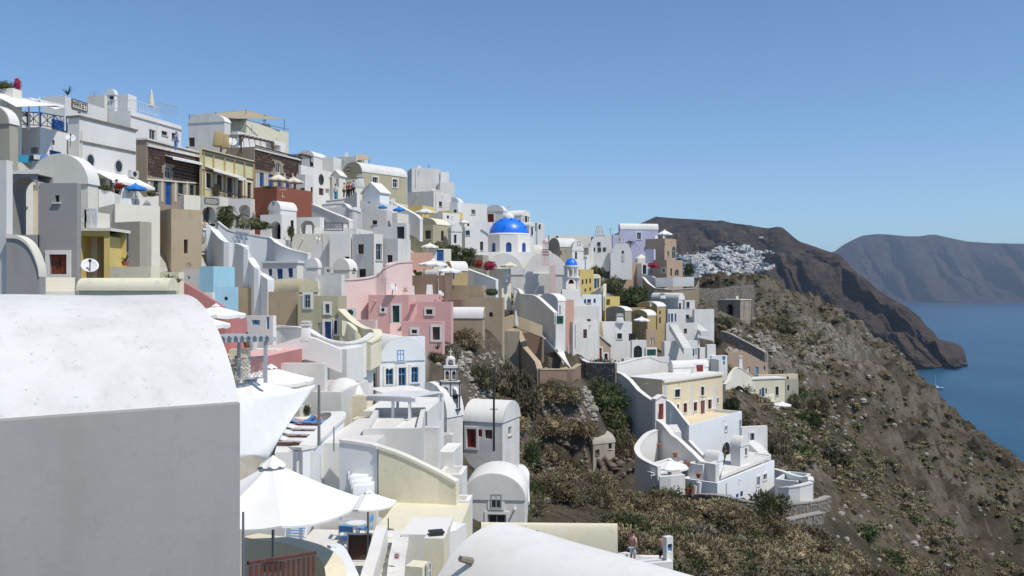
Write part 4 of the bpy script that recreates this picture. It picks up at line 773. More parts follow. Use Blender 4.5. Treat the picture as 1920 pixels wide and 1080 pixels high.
# ================================================================== THE GROUND
# (pixel x, pixel y, distance) where the photograph shows open ground, and a few hidden heights behind the ridges
TP = [(200, 1300, 20), (600, 1400, 20), (900, 1500, 20), (1300, 1500, 20), (500, 900, 46), (865, 980, 46), (850, 900, 52), (1080, 700, 106), (560, 960, 38), (600, 1060, 36), (500, 1150, 25), (760, 1040, 40), (820, 1150, 30), (640, 1120, 30), (700, 860, 46), (420, 720, 50), (330, 520, 56), (390, 480, 66), (395, 455, 70), (480, 600, 58), (560, 650, 56), (820, 710, 60), (850, 662, 70), (850, 700, 64), (780, 657, 66), (1040, 720, 93), (1072, 716, 94), (1005, 710, 93.5), (960, 702, 93), (930, 700, 93), (700, 640, 65), (835, 655, 67.5), (860, 640, 70), (810, 668, 64), (1000, 702, 100), (1030, 702, 104), (1060, 692, 110), (988, 704, 97), (1018, 700, 108), (1046, 690, 112), (1000, 690, 106), (880, 632, 75), (930, 640, 82), (880, 740, 68), (930, 700, 82),
      (960, 760, 76), (1000, 700, 90), (1040, 760, 84), (1080, 720, 92), (1120, 760, 90), (1140, 800, 88), (1000, 840, 72), (1050, 880, 76), (1100, 880, 78), (1060, 940, 78), (1000, 960, 72), (1094, 975, 84), (1140, 960, 86),
      (1180, 860, 88), (1160, 930, 84), (1200, 1000, 64), (1200, 960, 74), (1160, 1020, 56), (1280, 960, 74), (1280, 1060, 56), (1360, 960, 72), (1360, 1060, 58), (1450, 960, 78), (1450, 1060, 66), (1550, 960, 94), (1560, 1060, 84),
      (1650, 960, 116), (1650, 1060, 98), (1780, 960, 140), (1780, 1060, 118), (1910, 960, 160), (1910, 1070, 135), (1880, 860, 205), (1820, 805, 222), (1780, 770, 234), (1730, 735, 244), (1700, 700, 250), (1650, 650, 250), (1600, 612, 248),
      (1570, 590, 245), (1530, 568, 240), (1500, 556, 232), (1460, 545, 222), (1420, 543, 214), (1370, 543, 208), (1320, 545, 205), (1300, 560, 168), (1340, 610, 150), (1360, 600, 160), (1420, 600, 180), (1480, 610, 186), (1540, 640, 190),
      (1600, 700, 186), (1660, 760, 186), (1560, 720, 168), (1500, 700, 156), (1450, 660, 150), (1400, 652, 150), (1480, 780, 128), (1540, 820, 126), (1500, 850, 112), (1560, 900, 106), (1460, 860, 104), (1620, 860, 136), (1700, 860, 152), (1780, 860, 176), (1640, 800, 158), (1720, 800, 190), (1540, 930, 94),
      (1160, 540, 140), (1200, 560, 138), (1140, 520, 146), (1100, 560, 128), (1240, 560, 142), (1130, 500, 156), (1180, 600, 128), (1380, 780, 110), (1430, 800, 108), (1000, 606, 104), (960, 560, 106), (950, 606, 104), (940, 692, 94), (1060, 700, 100), (1120, 704, 100), (1050, 668, 106), (1100, 700, 96), (960, 690, 92), (1340, 640, 128), (1380, 706, 127), (1400, 730, 122), (1440, 716, 136), (1350, 690, 124), (1450, 800, 112)]
GP += [(*P(*t),) for t in TP]
PATH = crv([(1000, 976, 82), (1040, 976, 83.5), (1094, 974, 86), (1130, 962, 90), (1160, 954, 90.5), (1200, 948, 87.6), (1250, 939, 83.6), (1300, 932, 80.6), (1345, 933, 78.4), (1385, 941, 77.6)], 6)
PATHW = [P(*q) for q in PATH]
GP += [(q.x, q.y, q.z - .35) for q in PATHW[::3]]
GP += [(x, y, 120 + dz) for x, y, dz in [(-40, 130, 2), (-60, 100, 8), (-90, 60, 8), (-120, 150, 4), (-60, 200, 0), (0, 220, 0), (40, 260, -4), (60, 300, -14), (0, 320, -14), (-60, 320, -12), (-130, 320, -12), (100, 320, -34), (130, 300, -60),
       (165, 260, -78), (180, 200, -85), (170, 140, -88), (150, 100, -85), (130, 60, -80), (100, 30, -60), (80, 50, -44), (60, 30, -38), (40, 20, -30), (30, 0, -30), (0, 0, -14), (-30, 0, -8), (-40, 30, -6), (200, 330, -110), (240, 240, -124), (240, 140, -126), (220, 60, -126), (180, 0, -126), (120, -20, -110), (-80, 0, 2), (-15, 12, -8), (0, 18, -16)]]
G = np.array([(g[0], g[1], g[2]) for g in GP]); n = len(G)
D = np.hypot(G[:, None, 0] - G[None, :, 0], G[:, None, 1] - G[None, :, 1])
A = np.zeros((n + 3, n + 3)); A[:n, :n] = -D + np.eye(n) * 1.5; A[:n, n] = 1; A[:n, n + 1:] = G[:, :2]; A[n, :n] = 1; A[n + 1:, :n] = G[:, :2].T
wts = np.linalg.solve(A, np.concatenate([G[:, 2], np.zeros(3)]))
X0, X1, Y0, Y1, STEP = -150.0, 262.0, -30.0, 372.0, 1.0
gx = np.arange(X0, X1 + .1, STEP); gy = np.arange(Y0, Y1 + .1, STEP)
GX, GY = np.meshgrid(gx, gy); GZ = np.zeros_like(GX)
for j in range(GX.shape[0]):
    dd = np.hypot(GX[j][:, None] - G[None, :, 0], GY[j][:, None] - G[None, :, 1]); GZ[j] = -dd @ wts[:n] + wts[n] + wts[n + 1] * GX[j] + wts[n + 2] * GY[j]
TOWN = np.zeros_like(GZ); ROCK = np.zeros_like(GZ)
def gully(x, y, z):
    if y < 30: return False
    px, py = 960 + x / y * F, 540 - (z - CZ) / y * F
    return (px > 800 and py > 610 and y > 45) or px > 1150 or (380 < px < 440 and 440 < py < 520) or (px > 940 and py > 555)
# rock relief away from the houses: ledges and gullies
bs = np.array([(J['C'].x, J['C'].y) for k, J in JOBS if k == 'house'])
for j in range(GX.shape[0]):
    md = np.min(np.hypot(GX[j][:, None] - bs[None, :, 0], GY[j][:, None] - bs[None, :, 1]), axis=1)
    for i in range(GX.shape[1]):
        m_ = min(1.0, max(0.0, (md[i] - 5) / 14))
        m_ *= min(1, .22 + max(0, GY[j][i] - 90) / 80)
        if GY[j][i] < 45: m_ *= .2
        TOWN[j, i] = 1 - min(1.0, max(0.0, (md[i] - 3.5) / 2.5)) if not gully(GX[j][i], GY[j][i], GZ[j][i]) else 0
        p = Vector((GX[j][i], GY[j][i], GZ[j][i]))
        h = noise.fractal(p * .055, 1.0, 2.1, 4) * 3.4
        r = noise.ridged_multi_fractal(p * .10, 1.0, 2.0, 4, 1.0, 2.0) - 1.2
        led = (abs(((p.z + h * 2.0) * .22) % 1 - .5) - .25) * 2.6
        ppx, ppy = pix((p.x, p.y, p.z)) if p.y > 20 else (0, 0)
        zr = max(math.exp(-((ppx - 1530) / 130) ** 2 - ((ppy - 655) / 75) ** 2), .9 * math.exp(-((ppx - 1450) / 60) ** 2 - ((ppy - 690) / 30) ** 2), .8 * math.exp(-((ppx - 1420) / 110) ** 2 - ((ppy - 585) / 35) ** 2), .7 * math.exp(-((ppx - 1500) / 60) ** 2 - ((ppy - 960) / 30) ** 2), .6 * math.exp(-((ppx - 1530) / 50) ** 2 - ((ppy - 870) / 40) ** 2), .5 * math.exp(-((ppx - 890) / 60) ** 2 - ((ppy - 720) / 60) ** 2)) if p.y > 40 else 0
        ROCK[j, i] = min(1, max(0, (zr + .55 * noise.noise(p * .16) + .3 * noise.noise(p * .5) - .40) * 2.5)); m_ = max(m_, 0)
        p2 = p * .31; r2 = noise.ridged_multi_fractal(p2, 1.0, 2.0, 3, 1.0, 2.0) - 1.2
        GZ[j][i] += m_ * (h + r * 2.5 + led * 1.7 + r2 * (.55 + .55 * min(1, max(0, (p.y - 70) / 50)))) + (1 - m_) * h * .08 + (.25 * r2 if m_ > .02 else 0) + m_ * ROCK[j, i] * 1.1
def level(x, y, z, r0, r1, up=False):       # ease the ground to height z inside r0, fading out at r1
    j0, i0, k = int(y - Y0), int(x - X0), int(r1) + 2
    for j in range(max(0, j0 - k), min(GZ.shape[0], j0 + k)):
        for i in range(max(0, i0 - k), min(GZ.shape[1], i0 + k)):
            dd = math.hypot(GX[j, i] - x, GY[j, i] - y); f = min(1, max(0, (r1 - dd) / (r1 - r0))); dz_ = (z - GZ[j, i]) * f; GZ[j, i] += max(0, dz_) if up else dz_
hut = P(1118, 862, 94.6); level(hut.x, hut.y, P(1112, 862, 93.3).z - .15, 3.8, 5.6); level(4.2, 97.5, CZ - 9.7, 3.6, 7.5, True); level(5.2, 87, CZ - 22.55, 4.6, 6.5)
for q in PATHW: level(q.x, q.y, q.z - .22, 1.6, 3.6)
GZ[GX > 236] -= 30
def tz(x, y):
    u = min(max((x - X0) / STEP, 0), len(gx) - 1.001); v = min(max((y - Y0) / STEP, 0), len(gy) - 1.001); i, j = int(u), int(v); u -= i; v -= j
    return (GZ[j, i] * (1 - u) + GZ[j, i + 1] * u) * (1 - v) + (GZ[j + 1, i] * (1 - u) + GZ[j + 1, i + 1] * u) * v
def ground(px, py, d0=12):
    d = d0
    while d < 370:
        p = P(px, py, d)
        if p.x < X0 or p.x > X1: return None
        if p.z < tz(p.x, p.y):
            return P(px, py, d - .3)
        d += .5
    return None
def rockmat(key, rock, soil, scrub, sc=.12, haze=None, strata=False):
    m = bpy.data.materials.new(key); nt, b = nodes_of(m)
    a = tnoise(nt, sc, 8, .65); c = tnoise(nt, sc * 3.1, 8, .7); e = tnoise(nt, sc * 11, 6, .7)
    c1 = mix(nt, ramp(nt, a, [(0.42, 0.0), (0.56, 1.0)]), rock, soil)
    c2 = mix(nt, ramp(nt, c, [(0.48, 0.0), (0.60, 1.0)]), c1, scrub)
    g = nt.nodes.new('ShaderNodeNewGeometry'); sp = nt.nodes.new('ShaderNodeSeparateXYZ'); nt.links.new(g.outputs['Normal'], sp.inputs[0])
    st = ramp(nt, sp.outputs[2], [(0.45, 1.0), (0.72, 0.0)])
    c3 = mix(nt, st, c2, rock)
    c4 = mix(nt, ramp(nt, e, [(0.35, 0.0), (0.7, 1.0)]), mix(nt, 0.55, c3, (0.03, 0.026, 0.02)), c3)
    if strata:
        w = tnoise(nt, 1, 6, .65, (.0018, .0018, .03), 1.5)
        c4 = mix(nt, ramp(nt, w, [(0.36, 0.0), (0.42, 1.0), (0.47, 0.0), (0.52, .9), (0.56, 0), (0.6, .8), (0.66, 0)]), c4, tuple(q * .2 for q in rock))
    if key == 'ground': c4 = mix(nt, ramp(nt, tnoise(nt, .045, 7, .68), [(0.48, 0.0), (0.58, .62)]), c4, (0.036, 0.030, 0.021))
    nt.links.new(c4, b.inputs['Base Color']); b.inputs['Roughness'].default_value = .95; b.inputs['Specular IOR Level'].default_value = .1
    bump(nt, b, tnoise(nt, sc * 9, 9, .75), 0.9, .35 / sc * .12)
    MATS[key] = m
rockmat('ground', (0.180, 0.152, 0.116), (0.118, 0.092, 0.058), (0.068, 0.059, 0.035), .10)
rockmat('hillnear', (0.150, 0.100, 0.070), (0.080, 0.060, 0.044), (0.048, 0.046, 0.030), .009, strata=True)
rockmat('hillfar', (0.125, 0.075, 0.062), (0.050, 0.038, 0.038), (0.026, 0.026, 0.024), .0035, strata=True)
def grid_mesh(V, nx, ny): return [(j * nx + i, j * nx + i + 1, (j + 1) * nx + i + 1, (j + 1) * nx + i) for j in range(ny - 1) for i in range(nx - 1)]
mb = MB(); mb.v = list(zip(GX.ravel(), GY.ravel(), GZ.ravel())); mb.f = grid_mesh(None, len(gx), len(gy))
go = struct('ground', mb, 'ground', merge=False, smooth=38)
at = go.data.attributes.new('town', 'FLOAT', 'POINT'); at.data.foreach_set('value', TOWN.ravel().astype(np.float32))
at = go.data.attributes.new('rock', 'FLOAT', 'POINT'); at.data.foreach_set('value', ROCK.ravel().astype(np.float32))
nt = MATS['ground'].node_tree; b = nt.nodes['Principled BSDF']; ln = b.inputs['Base Color'].links[0]; src = ln.from_socket
rn = nt.nodes.new('ShaderNodeAttribute'); rn.attribute_name = 'rock'
src = mix(nt, rn.outputs['Fac'], src, mix(nt, ramp(nt, tnoise(nt, .9, 8, .7), [(.4, 0.0), (.62, 1.0)]), (.085, .072, .056), (.235, .21, .175)))
an = nt.nodes.new('ShaderNodeAttribute'); an.attribute_name = 'town'
nt.links.new(mix(nt, an.outputs['Fac'], src, mix(nt, ramp(nt, tnoise(nt, .5, 4), [(.4, 0.0), (.7, 1.0)]), (.62, .60, .55), (.42, .38, .32))), b.inputs['Base Color'])  # whitish town paving, added to bounce light onto the shaded walls
mb = MB()
for a, b in zip(PATHW, PATHW[1:]):
    ta = (b - a).xy.normalized(); nn = Vector((-ta.y, ta.x, 0)) * 1.25; mb.poly([a - nn, b - nn, b + nn, a + nn])
mb.poly([(x, y, CZ - 22.3) for x, y in ((.5, 82.5), (5, 82), (9.5, 84), (10, 89), (8.5, 91.5), (4, 91.8), (.8, 90))]); o_ = MB(); o_.v = mb.v; o_.f = mb.f
struct('footpath', mb, 'pebble', merge=False)
# sea
m = bpy.data.materials.new('sea'); nt, b = nodes_of(m)
nt.links.new(mix(nt, ramp(nt, tnoise(nt, .006, 7, .68, (1, .3, 1), .6), [(0.38, 0.0), (0.62, 1.0)]), (0.002, 0.040, 0.092), (0.008, 0.070, 0.132)), b.inputs['Base Color'])
b.inputs['Roughness'].default_value = .28; b.inputs['Specular IOR Level'].default_value = .35
bump(nt, b, tnoise(nt, .10, 8, .7, (1, .5, 1)), .7, 2.0); MATS['sea'] = m
mb = MB(); mb.poly([(-30000, -3000, 0), (30000, -3000, 0), (30000, 30000, 0), (-30000, 30000, 0)]); struct('sea', mb, 'sea', merge=False)
# far land, each ridge a real slope from its waterline up to its skyline and down again behind
def interp(pts, x):
    for (a, b) in zip(pts, pts[1:]):
        if a[0] <= x <= b[0]:
            t = (x - a[0]) / (b[0] - a[0]); return tuple(a[k] + (b[k] - a[k]) * t for k in range(1, len(a)))
    return pts[0][1:] if x < pts[0][0] else pts[-1][1:]
def hill(name, mat, sky_, base, x0, x1, nx, ny, amp, sc, pw=1.25, back=.5):
    V = np.zeros((ny + 8, nx, 3))
    for i in range(nx):
        x = x0 + (x1 - x0) * i / (nx - 1); sy, sd = interp(sky_, x); by, bd = interp(base, x)
        a, b = P(x, sy, sd), P(x, by, bd)
        for j in range(ny):
            t = j / (ny - 1); q = b.lerp(a, t); q.z = b.z + (a.z - b.z) * (t ** pw) * 1.0
            w = math.sin(pi * min(1, t * 1.0)) ** .6 if t < 1 else 0
            nn = noise.ridged_multi_fractal(Vector((q.x * sc, q.y * sc * .6, q.z * sc * 1.6)), 1.0, 2.1, 6, 1.0, 2.0) - 1.1
            n2 = noise.fractal(Vector((q.x * sc * 3, q.y * sc * 2, q.z * sc * 6)), 1.0, 2.0, 4)
            rv = noise.ridged_multi_fractal(Vector((q.x * sc * 2.2, 7, q.z * sc * .5)), 1.0, 2.1, 5, 1.0, 2.0) - 1.2; sh = 1 + rv * amp * 2.2 * w / q.y
            q = Vector((q.x * sh, q.y * sh, CZ + (q.z - CZ) * sh)) if t > .02 else q
            q.z += (nn * amp + n2 * amp * .35) * w * (.25 + .75 * t); V[j, i] = q
        for j in range(8):
            t = (j + 1) / 8; q = a + (a - P(960, 540, 0) - Vector((0, 0, a.z - CZ))).normalized() * (sd * back * t); q.z = max(-20, a.z * (1 - t * t * 1.1) - 5 * t); V[ny + j, i] = q
    mb = MB(); mb.v = [tuple(v) for v in V.reshape(-1, 3)]; mb.f = grid_mesh(None, nx, ny + 8)
    struct(name, mb, mat, merge=False, smooth=50); return V
SKY_A = [(1040, 452, 2500), (1150, 440, 2550), (1210, 415, 2600), (1230, 406, 2600), (1247, 408, 2600), (1262, 409, 2600), (1300, 411, 2550), (1345, 414, 2500), (1352, 413, 2480), (1372, 418, 2450), (1400, 422, 2380), (1440, 428, 2280), (1458, 425, 2220), (1468, 427, 2200), (1490, 446, 2150), (1500, 453, 2120), (1530, 463, 2050), (1549, 470, 2000),
         (1575, 478, 1940), (1590, 494, 1900), (1612, 517, 1820), (1630, 530, 1770), (1650, 546, 1730), (1675, 562, 1670), (1702, 576, 1620), (1725, 596, 1570), (1736, 612, 1540), (1753, 630, 1500), (1759, 646, 1475), (1785, 663, 1450), (1800, 672, 1438), (1815, 681, 1424)]
BASE_A = [(1040, 715, 1140), (1500, 712, 1160), (1640, 706, 1203), (1712, 694, 1296), (1740, 692, 1313), (1770, 689, 1339), (1800, 684, 1386), (1815, 682, 1405)]
VA = hill('near_headland', 'hillnear', SKY_A, BASE_A, 1040, 1815, 460, 150, 42, .0055)
def on_hill(x, y):    # point of the headland surface under a pixel
    i = int(round((x - 1040) / 775 * 419)); i = min(max(i, 0), 419)
    for j in range(5, 130):
        v = VA[j, i]
        if 540 - (v[2] - CZ) / v[1] * F <= y: return Vector(v)
    return Vector(VA[129, i])
SKY_B = [(1150, 520, 8300), (1400, 505, 8300), (1530, 486, 8300), (1567, 470, 8300), (1580, 460, 8300), (1594, 452, 8300), (1616, 442, 8300), (1640, 439, 8300), (1657, 439, 8300), (1680, 441, 8200), (1702, 443, 8200), (1725, 443, 8200), (1743, 440, 8200), (1755, 440, 8200), (1785, 447, 8200), (1815, 453, 8200), (1860, 456, 8200), (1920, 457, 8100), (2100, 462, 8000), (2500, 470, 8000), (3200, 490, 7800)]
BASE_B = [(1150, 567, 7391), (2000, 567.5, 7257), (3200, 569, 6881)]
hill('far_cliffs', 'hillfar', SKY_B, BASE_B, 1150, 3200, 420, 110, 120, .0016)
# air
m = bpy.data.materials.new('air'); m.use_nodes = True; nt = m.node_tree; nt.nodes.remove(nt.nodes['Principled BSDF'])
v = nt.nodes.new('ShaderNodeVolumePrincipled'); v.inputs['Color'].default_value = (.62, .78, 1, 1); v.inputs['Density'].default_value = 6e-5; v.inputs['Anisotropy'].default_value = .2
nt.links.new(v.outputs[0], nt.nodes['Material Output'].inputs['Volume']); MATS['air'] = m
mb = MB(); mb.obox((-31000, -3500, -40), (62000, 0, 0), (0, 34500, 0), (0, 0, 800)); tag(mb.build('haze', 'air'), kind='stuff')
# ================================================================== details that ride on particular houses
def job(label): return next(J for k, J in JOBS if k == 'house' and J['label'].startswith(label))
def quad_px(fc, x0, y0, x1, y1):
    return fc.rect(dict(x0=x0, y0=y0, x1=x1, y1=y1))
def masonry(fc_key, x0, y0, x1, y1, w, h, mat='darkstone', avoid=()):
    def f(root, J, fl, fr, z0):
        fc = fr if fc_key == 'R' else fl; a0, a1, b0, b1 = quad_px(fc, x0, y0, x1, y1); mb = MB(); z = b0; av = [quad_px(fc, *q) for q in avoid]
        while z < b1:
            hh = h * RND.uniform(.75, 1.25); a = a0 + RND.uniform(-w, 0)
            while a < a1:
                ww = w * RND.uniform(.6, 1.6); l, r = max(a, a0), min(a + ww - .045, a1); t = min(z + hh - .045, b1)
                cx, cz = (l + r) / 2, (z + t) / 2
                if r - l > .05 and t - z > .03 and not any(q[0] - .1 < cx < q[1] + .1 and q[2] - .1 < cz < q[3] + .1 for q in av):
                    o = RND.uniform(.02, .07); j = lambda: RND.uniform(-.03, .03)
                    mb.hexa([fc.pt(l, z, 0), fc.pt(r, z, 0), fc.pt(r, t, 0), fc.pt(l, t, 0), fc.pt(l + .02 + j() * .5, z + .02, o), fc.pt(r - .02, z + .02 + j() * .5, o), fc.pt(r - .02, t - .02, o), fc.pt(l + .02, t - .02 + j() * .5, o)])
                a += ww
            z += hh
        tag(mb.build('masonry', mat, root, merge=False), kind='stuff')
    return f
def bands(specs):     # straight mouldings on a face: (face, x0, y0, x1, y1, width m, proud m, material, part name)
    def f(root, J, fl, fr, z0):
        for k, x0, y0, x1, y1, w, o, mat, nm in specs:
            fc = fr if k == 'R' else fl; a, d = fc.hit(x0); a2, d2 = fc.hit(x1)
            mb = MB(); p = fc.pt(a, CZ + (540 - y0) / F * d, o / 2); q = fc.pt(a2, CZ + (540 - y1) / F * d2, o / 2); mb.bar(p, q, o if abs(x0 - x1) > 3 or abs(y0 - y1) < 4 else w, w if abs(x0 - x1) > 3 or abs(y0 - y1) < 4 else o)
            mb.build(nm, mat, root)
    return f
def awning(specs):    # (face, x0, ytop0, x1, ytop1, reach m, drop m, material)
    def f(root, J, fl, fr, z0):
        for k, x0, y0, x1, y1, reach, dz, mat in specs:
            fc = fr if k == 'R' else fl; a, d = fc.hit(x0); a2, d2 = fc.hit(x1)
            p = fc.pt(a, CZ + (540 - y0) / F * d, .02); q = fc.pt(a2, CZ + (540 - y1) / F * d2, .02); e = fc.n * reach - Vector((0, 0, dz)); mb = MB()
            mb.prism([p, q, q + e, p + e], (0, 0, -.06)); mb.prism([p + e, q + e, q + e - Vector((0, 0, .22)), p + e - Vector((0, 0, .22))], fc.n * .03); mb.build('awning', mat, root)
    return f
def many(*fs):
    def f(*a):
        for g in fs: g(*a)
    return f
def balustrade(k, x0, y0, x1, y1, h, mat, step=.14, outset=.0, nm='railing', cross=False):
    def f(root, J, fl, fr, z0):
        fc = fr if k == 'R' else fl; a, d = fc.hit(x0); a2, d2 = fc.hit(x1); rail(MBP(root, nm, mat), fc.pt(a, CZ + (540 - y0) / F * d, outset), fc.pt(a2, CZ + (540 - y1) / F * d2, outset), h, step, cross)
    return f
class MBP:
    def __init__(s, root, nm, mat): s.root, s.nm, s.mat = root, nm, mat
def rail(p, a, b, h, step, cross=False, post=True):
    a, b = Vector(a), Vector(b); n = max(2, int((b - a).length / step)); up = Vector((0, 0, h))
    mb = MB(); mb.bar(a + up, b + up, .07, .06); mb.bar(a + up * .12, b + up * .12, .05, .05)
    o = mb.build(p.nm, p.mat, p.root)
    mb = MB()
    if cross:
        n = max(2, int((b - a).length / (h * .9)))
        for i in range(n):
            u, v = a.lerp(b, i / n), a.lerp(b, (i + 1) / n); m_ = (u + v) / 2
            mb.bar(u + up * .12, v + up, .04); mb.bar(v + up * .12, u + up, .04); mb.bar(u, u + up, .06); mb.bar(m_ + up * .12, m_ + up, .03)
        mb.bar(b, b + up, .06)
    else:
        for i in range(n + 1): q = a.lerp(b, i / n); mb.bar(q, q + up, .03)
    tag(mb.build('baluster', p.mat, o), kind='stuff')
job('captain house')['extra'] = many(masonry('R', 277, 283, 376, 338, .42, .3, avoid=[(306, 308, 324, 338)]), awning([('R', 308, 290, 376, 304, .9, .25, 'canvas')]),
    bands([('R', 275, 336, 377, 344, .12, .1, 'offwhite', 'string_course'), ('R', 276, 272, 376, 294, .25, .14, 'whitegrey', 'cornice')] + [('R', x, 340, x, 378, .22, .08, 'offwhite', 'quoin') for x in (278, 303, 328, 350, 374)]))
job('dark brown stone house')['extra'] = many(masonry('R', 478, 283, 561, 326, .8, .22, avoid=[(514, 302, 529, 326)]), bands([('R', 477, 279, 562, 300, .18, .16, 'whitegrey', 'cornice')] + [('R', x, 325, x, 352, .2, .08, 'white', 'quoin') for x in (480, 484, 496, 500, 515, 533, 548, 557)]))
job('yellow neoclassical')['extra'] = many(awning([('R', 384, 311, 446, 329, 1.0, .35, 'canvas')]),
    bands([('R', 379, 281, 476, 305, .12, .18, 'fbrown', 'cornice'), ('R', 379, 288, 476, 311, .08, .1, 'fbrown', 'cornice'), ('R', 379, 318, 476, 337, .08, .1, 'fbrown', 'string_course')] + [('R', x, 286 + (x - 379) * .24, x, 372, .22, .1, 'ochre', 'pilaster') for x in (381, 399, 420, 438, 457, 474)]),
    balustrade('R', 384, 372, 474, 392, 1.0, 'fbrown', outset=.7))
job('white house with two round')['extra'] = many(awning([('R', 168, 316, 250, 332, 2.2, 1.0, 'canvas')]), bands([('R', 150, 265, 254, 286, .14, .1, 'drystone', 'string_course'), ('R', 152, 245, 152, 310, .1, .1, 'whitegrey', 'pipe')]))
job('white two storey house with')['extra'] = many(balustrade('R', 246, 205, 298, 220, .95, 'fwhite', .3), balustrade('L', 200, 206, 244, 206, .95, 'fwhite', .3), balustrade('R', 299, 209, 338, 217, .95, 'greypaint', .3, -.4),
    bands([('R', 245, 216, 340, 243, .1, .12, 'whitegrey', 'string_course'), ('R', 293, 232, 293, 270, .08, .08, 'whitegrey', 'pipe')]))
job('white house under the blue lattice')['extra'] = many(balustrade('R', 76, 238, 125, 246, 1.0, 'fblue', cross=True), balustrade('L', 27, 236, 75, 238, 1.0, 'fblue', cross=True))
job('cream house wall with a white lattice')['extra'] = many(balustrade('L', 147, 432, 182, 432, .85, 'fwhite', cross=True, outset=.8), balustrade('L', 182, 432, 203, 433, .85, 'fwhite', cross=True, outset=.8))
job('large cream mansion')['extra'] = bands([('R', 1243, 716, 1354, 701, .25, .2, 'offwhite', 'cornice')] + [('R', x, 722, x, 796, .42, .16, 'white', 'pilaster') for x in (1246, 1294, 1338)])
job('wide cream house wall')['extra'] = bands([('L', 606, 438, 606, 494, .06, .06, 'whitegrey', 'pipe')])
def sign(root, J, fl, fr, z0):
    a0, a1, b0, b1 = quad_px(fr, 134, 190, 162, 205); mb = MB()
    mb.prism([fr.pt(a0, b0, .02), fr.pt(a1, b0, .02), fr.pt(a1, b1, .02), fr.pt(a0, b1, .02)], fr.n * .05); s_ = mb.build('sign_board', 'offwhite', root)
    G5 = dict(M=['10001', '11011', '10101', '10001', '10001'], A=['01110', '10001', '11111', '10001', '10001'], R=['11110', '10001', '11110', '10010', '10001'], K=['10010', '10100', '11000', '10100', '10010'], E=['11111', '10000', '11110', '10000', '11111'], T=['11111', '00100', '00100', '00100', '00100'])
    W_ = a1 - a0; cw = W_ / 38
    for i, ch in enumerate('MARKET'):
        mb = MB(); us = []
        for r, row in enumerate(G5[ch]):
            for c, q in enumerate(row):
                if q == '1':
                    x = a0 + cw * (1.5 + i * 6 + c); h = (b1 - b0) / 7; z = b1 - h * (r + 2)
                    mb.prism([fr.pt(x, z, .072), fr.pt(x + cw * 1.04, z, .072), fr.pt(x + cw * 1.04, z + h * 1.04, .072), fr.pt(x, z + h * 1.04, .072)], fr.n * .01)
        mb.build('letter', 'cblack', s_)
    mb = MB(); ring(mb, fr, a0 - .04, a1 + .04, b0 - .04, b1 + .04, False, .05, .03, .1); mb.build('frame', 'fbrown', s_)
job('long white house that carries')['extra'] = sign
for kind_, J in JOBS:
    (build_house if kind_ == 'house' else build_ribbon)(J)
# ================================================================== the two big vaults nearest the camera
def barrel(label, S0, ax, length, half, zs, rise, mat, wallmat, side, down, name='barrel_roof', n=28, mlen=10, wob=.03, q0=.5):
    """vault whose near spring line starts at S0 and runs along ax; side points across it"""
    S0 = Vector(S0); ax = Vector(ax).normalized(); side = Vector(side).normalized(); Z = Vector((0, 0, 1))
    root = thing(name, label, 'roof', (S0.x, S0.y, zs)); mb = MB(); V = []
    for j in range(mlen + 1):
        row = []
        for i in range(n + 1):
            q = q0 + (pi - 2 * q0) * i / n; p = S0 + ax * (length * j / mlen) + side * (half - half * cos(q) / cos(q0)) + Z * (zs - S0.z + rise * (sin(q) - sin(q0)) / (1 - sin(q0)))
            p += Vector((0, 0, 1)) * noise.noise(p * .6) * wob; row.append(mb.V(p))
        V.append(row)
    for j in range(mlen):
        for i in range(n): mb.f.append([V[j][i], V[j][i + 1], V[j + 1][i + 1], V[j + 1][i]])
    mb.f.append(V[0][::-1]); mb.f.append(V[-1]); mb.build('roof', mat, root, smooth=40)
    wb = MB(); o = -side * .05
    a, b = S0 + o, S0 + ax * length + o; c, d = b + side * (2 * half + .1), a + side * (2 * half + .1)
    q = [Vector((p.x, p.y, zs + .03)) for p in (a, b, c, d)]; l = [p - Z * down for p in q]; wb.hexa(l + q); wb.build('walls', wallmat, root, bevel=.03)
    return root
A_ = P(449, 757, 12.1); U_ = Vector((P(0, 790, 10.5) - A_).xy.to_3d()).normalized()
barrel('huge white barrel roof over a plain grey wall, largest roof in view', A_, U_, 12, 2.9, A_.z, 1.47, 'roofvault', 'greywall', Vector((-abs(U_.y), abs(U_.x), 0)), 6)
ad = Vector((.68, -.73, 0)); S_ = Vector((-.55, 26, 0)) + Vector((-.73, -.68, 0)) * 2.8
barrel('smooth bright white barrel roof with a dark stone spout', S_, ad, 13, 2.8, CZ - 9.23, 2.3, 'white', 'white', Vector((.73, .68, 0)), 4)
def spout(label, p, dr):
    root = thing('spout', label, 'spout', p); mb = MB(); p = Vector(p); dr = Vector(dr).normalized()
    mb.tube(p - dr * .2, p + dr * .22, .11, .085, 7); mb.build('stone', 'drystone', root)
spout('dark stone spout on the bright white barrel roof', P(874, 1050, 24.1), (-.6, -.5, .3))
spout('grey stone spout at the crown of the beige barrel roof', P(1007, 999, 33), (-.1, -.8, .3)); spout('grey stone spout lower on the beige barrel roof', P(1096, 1028, 31.6), (-.1, -.8, .2))
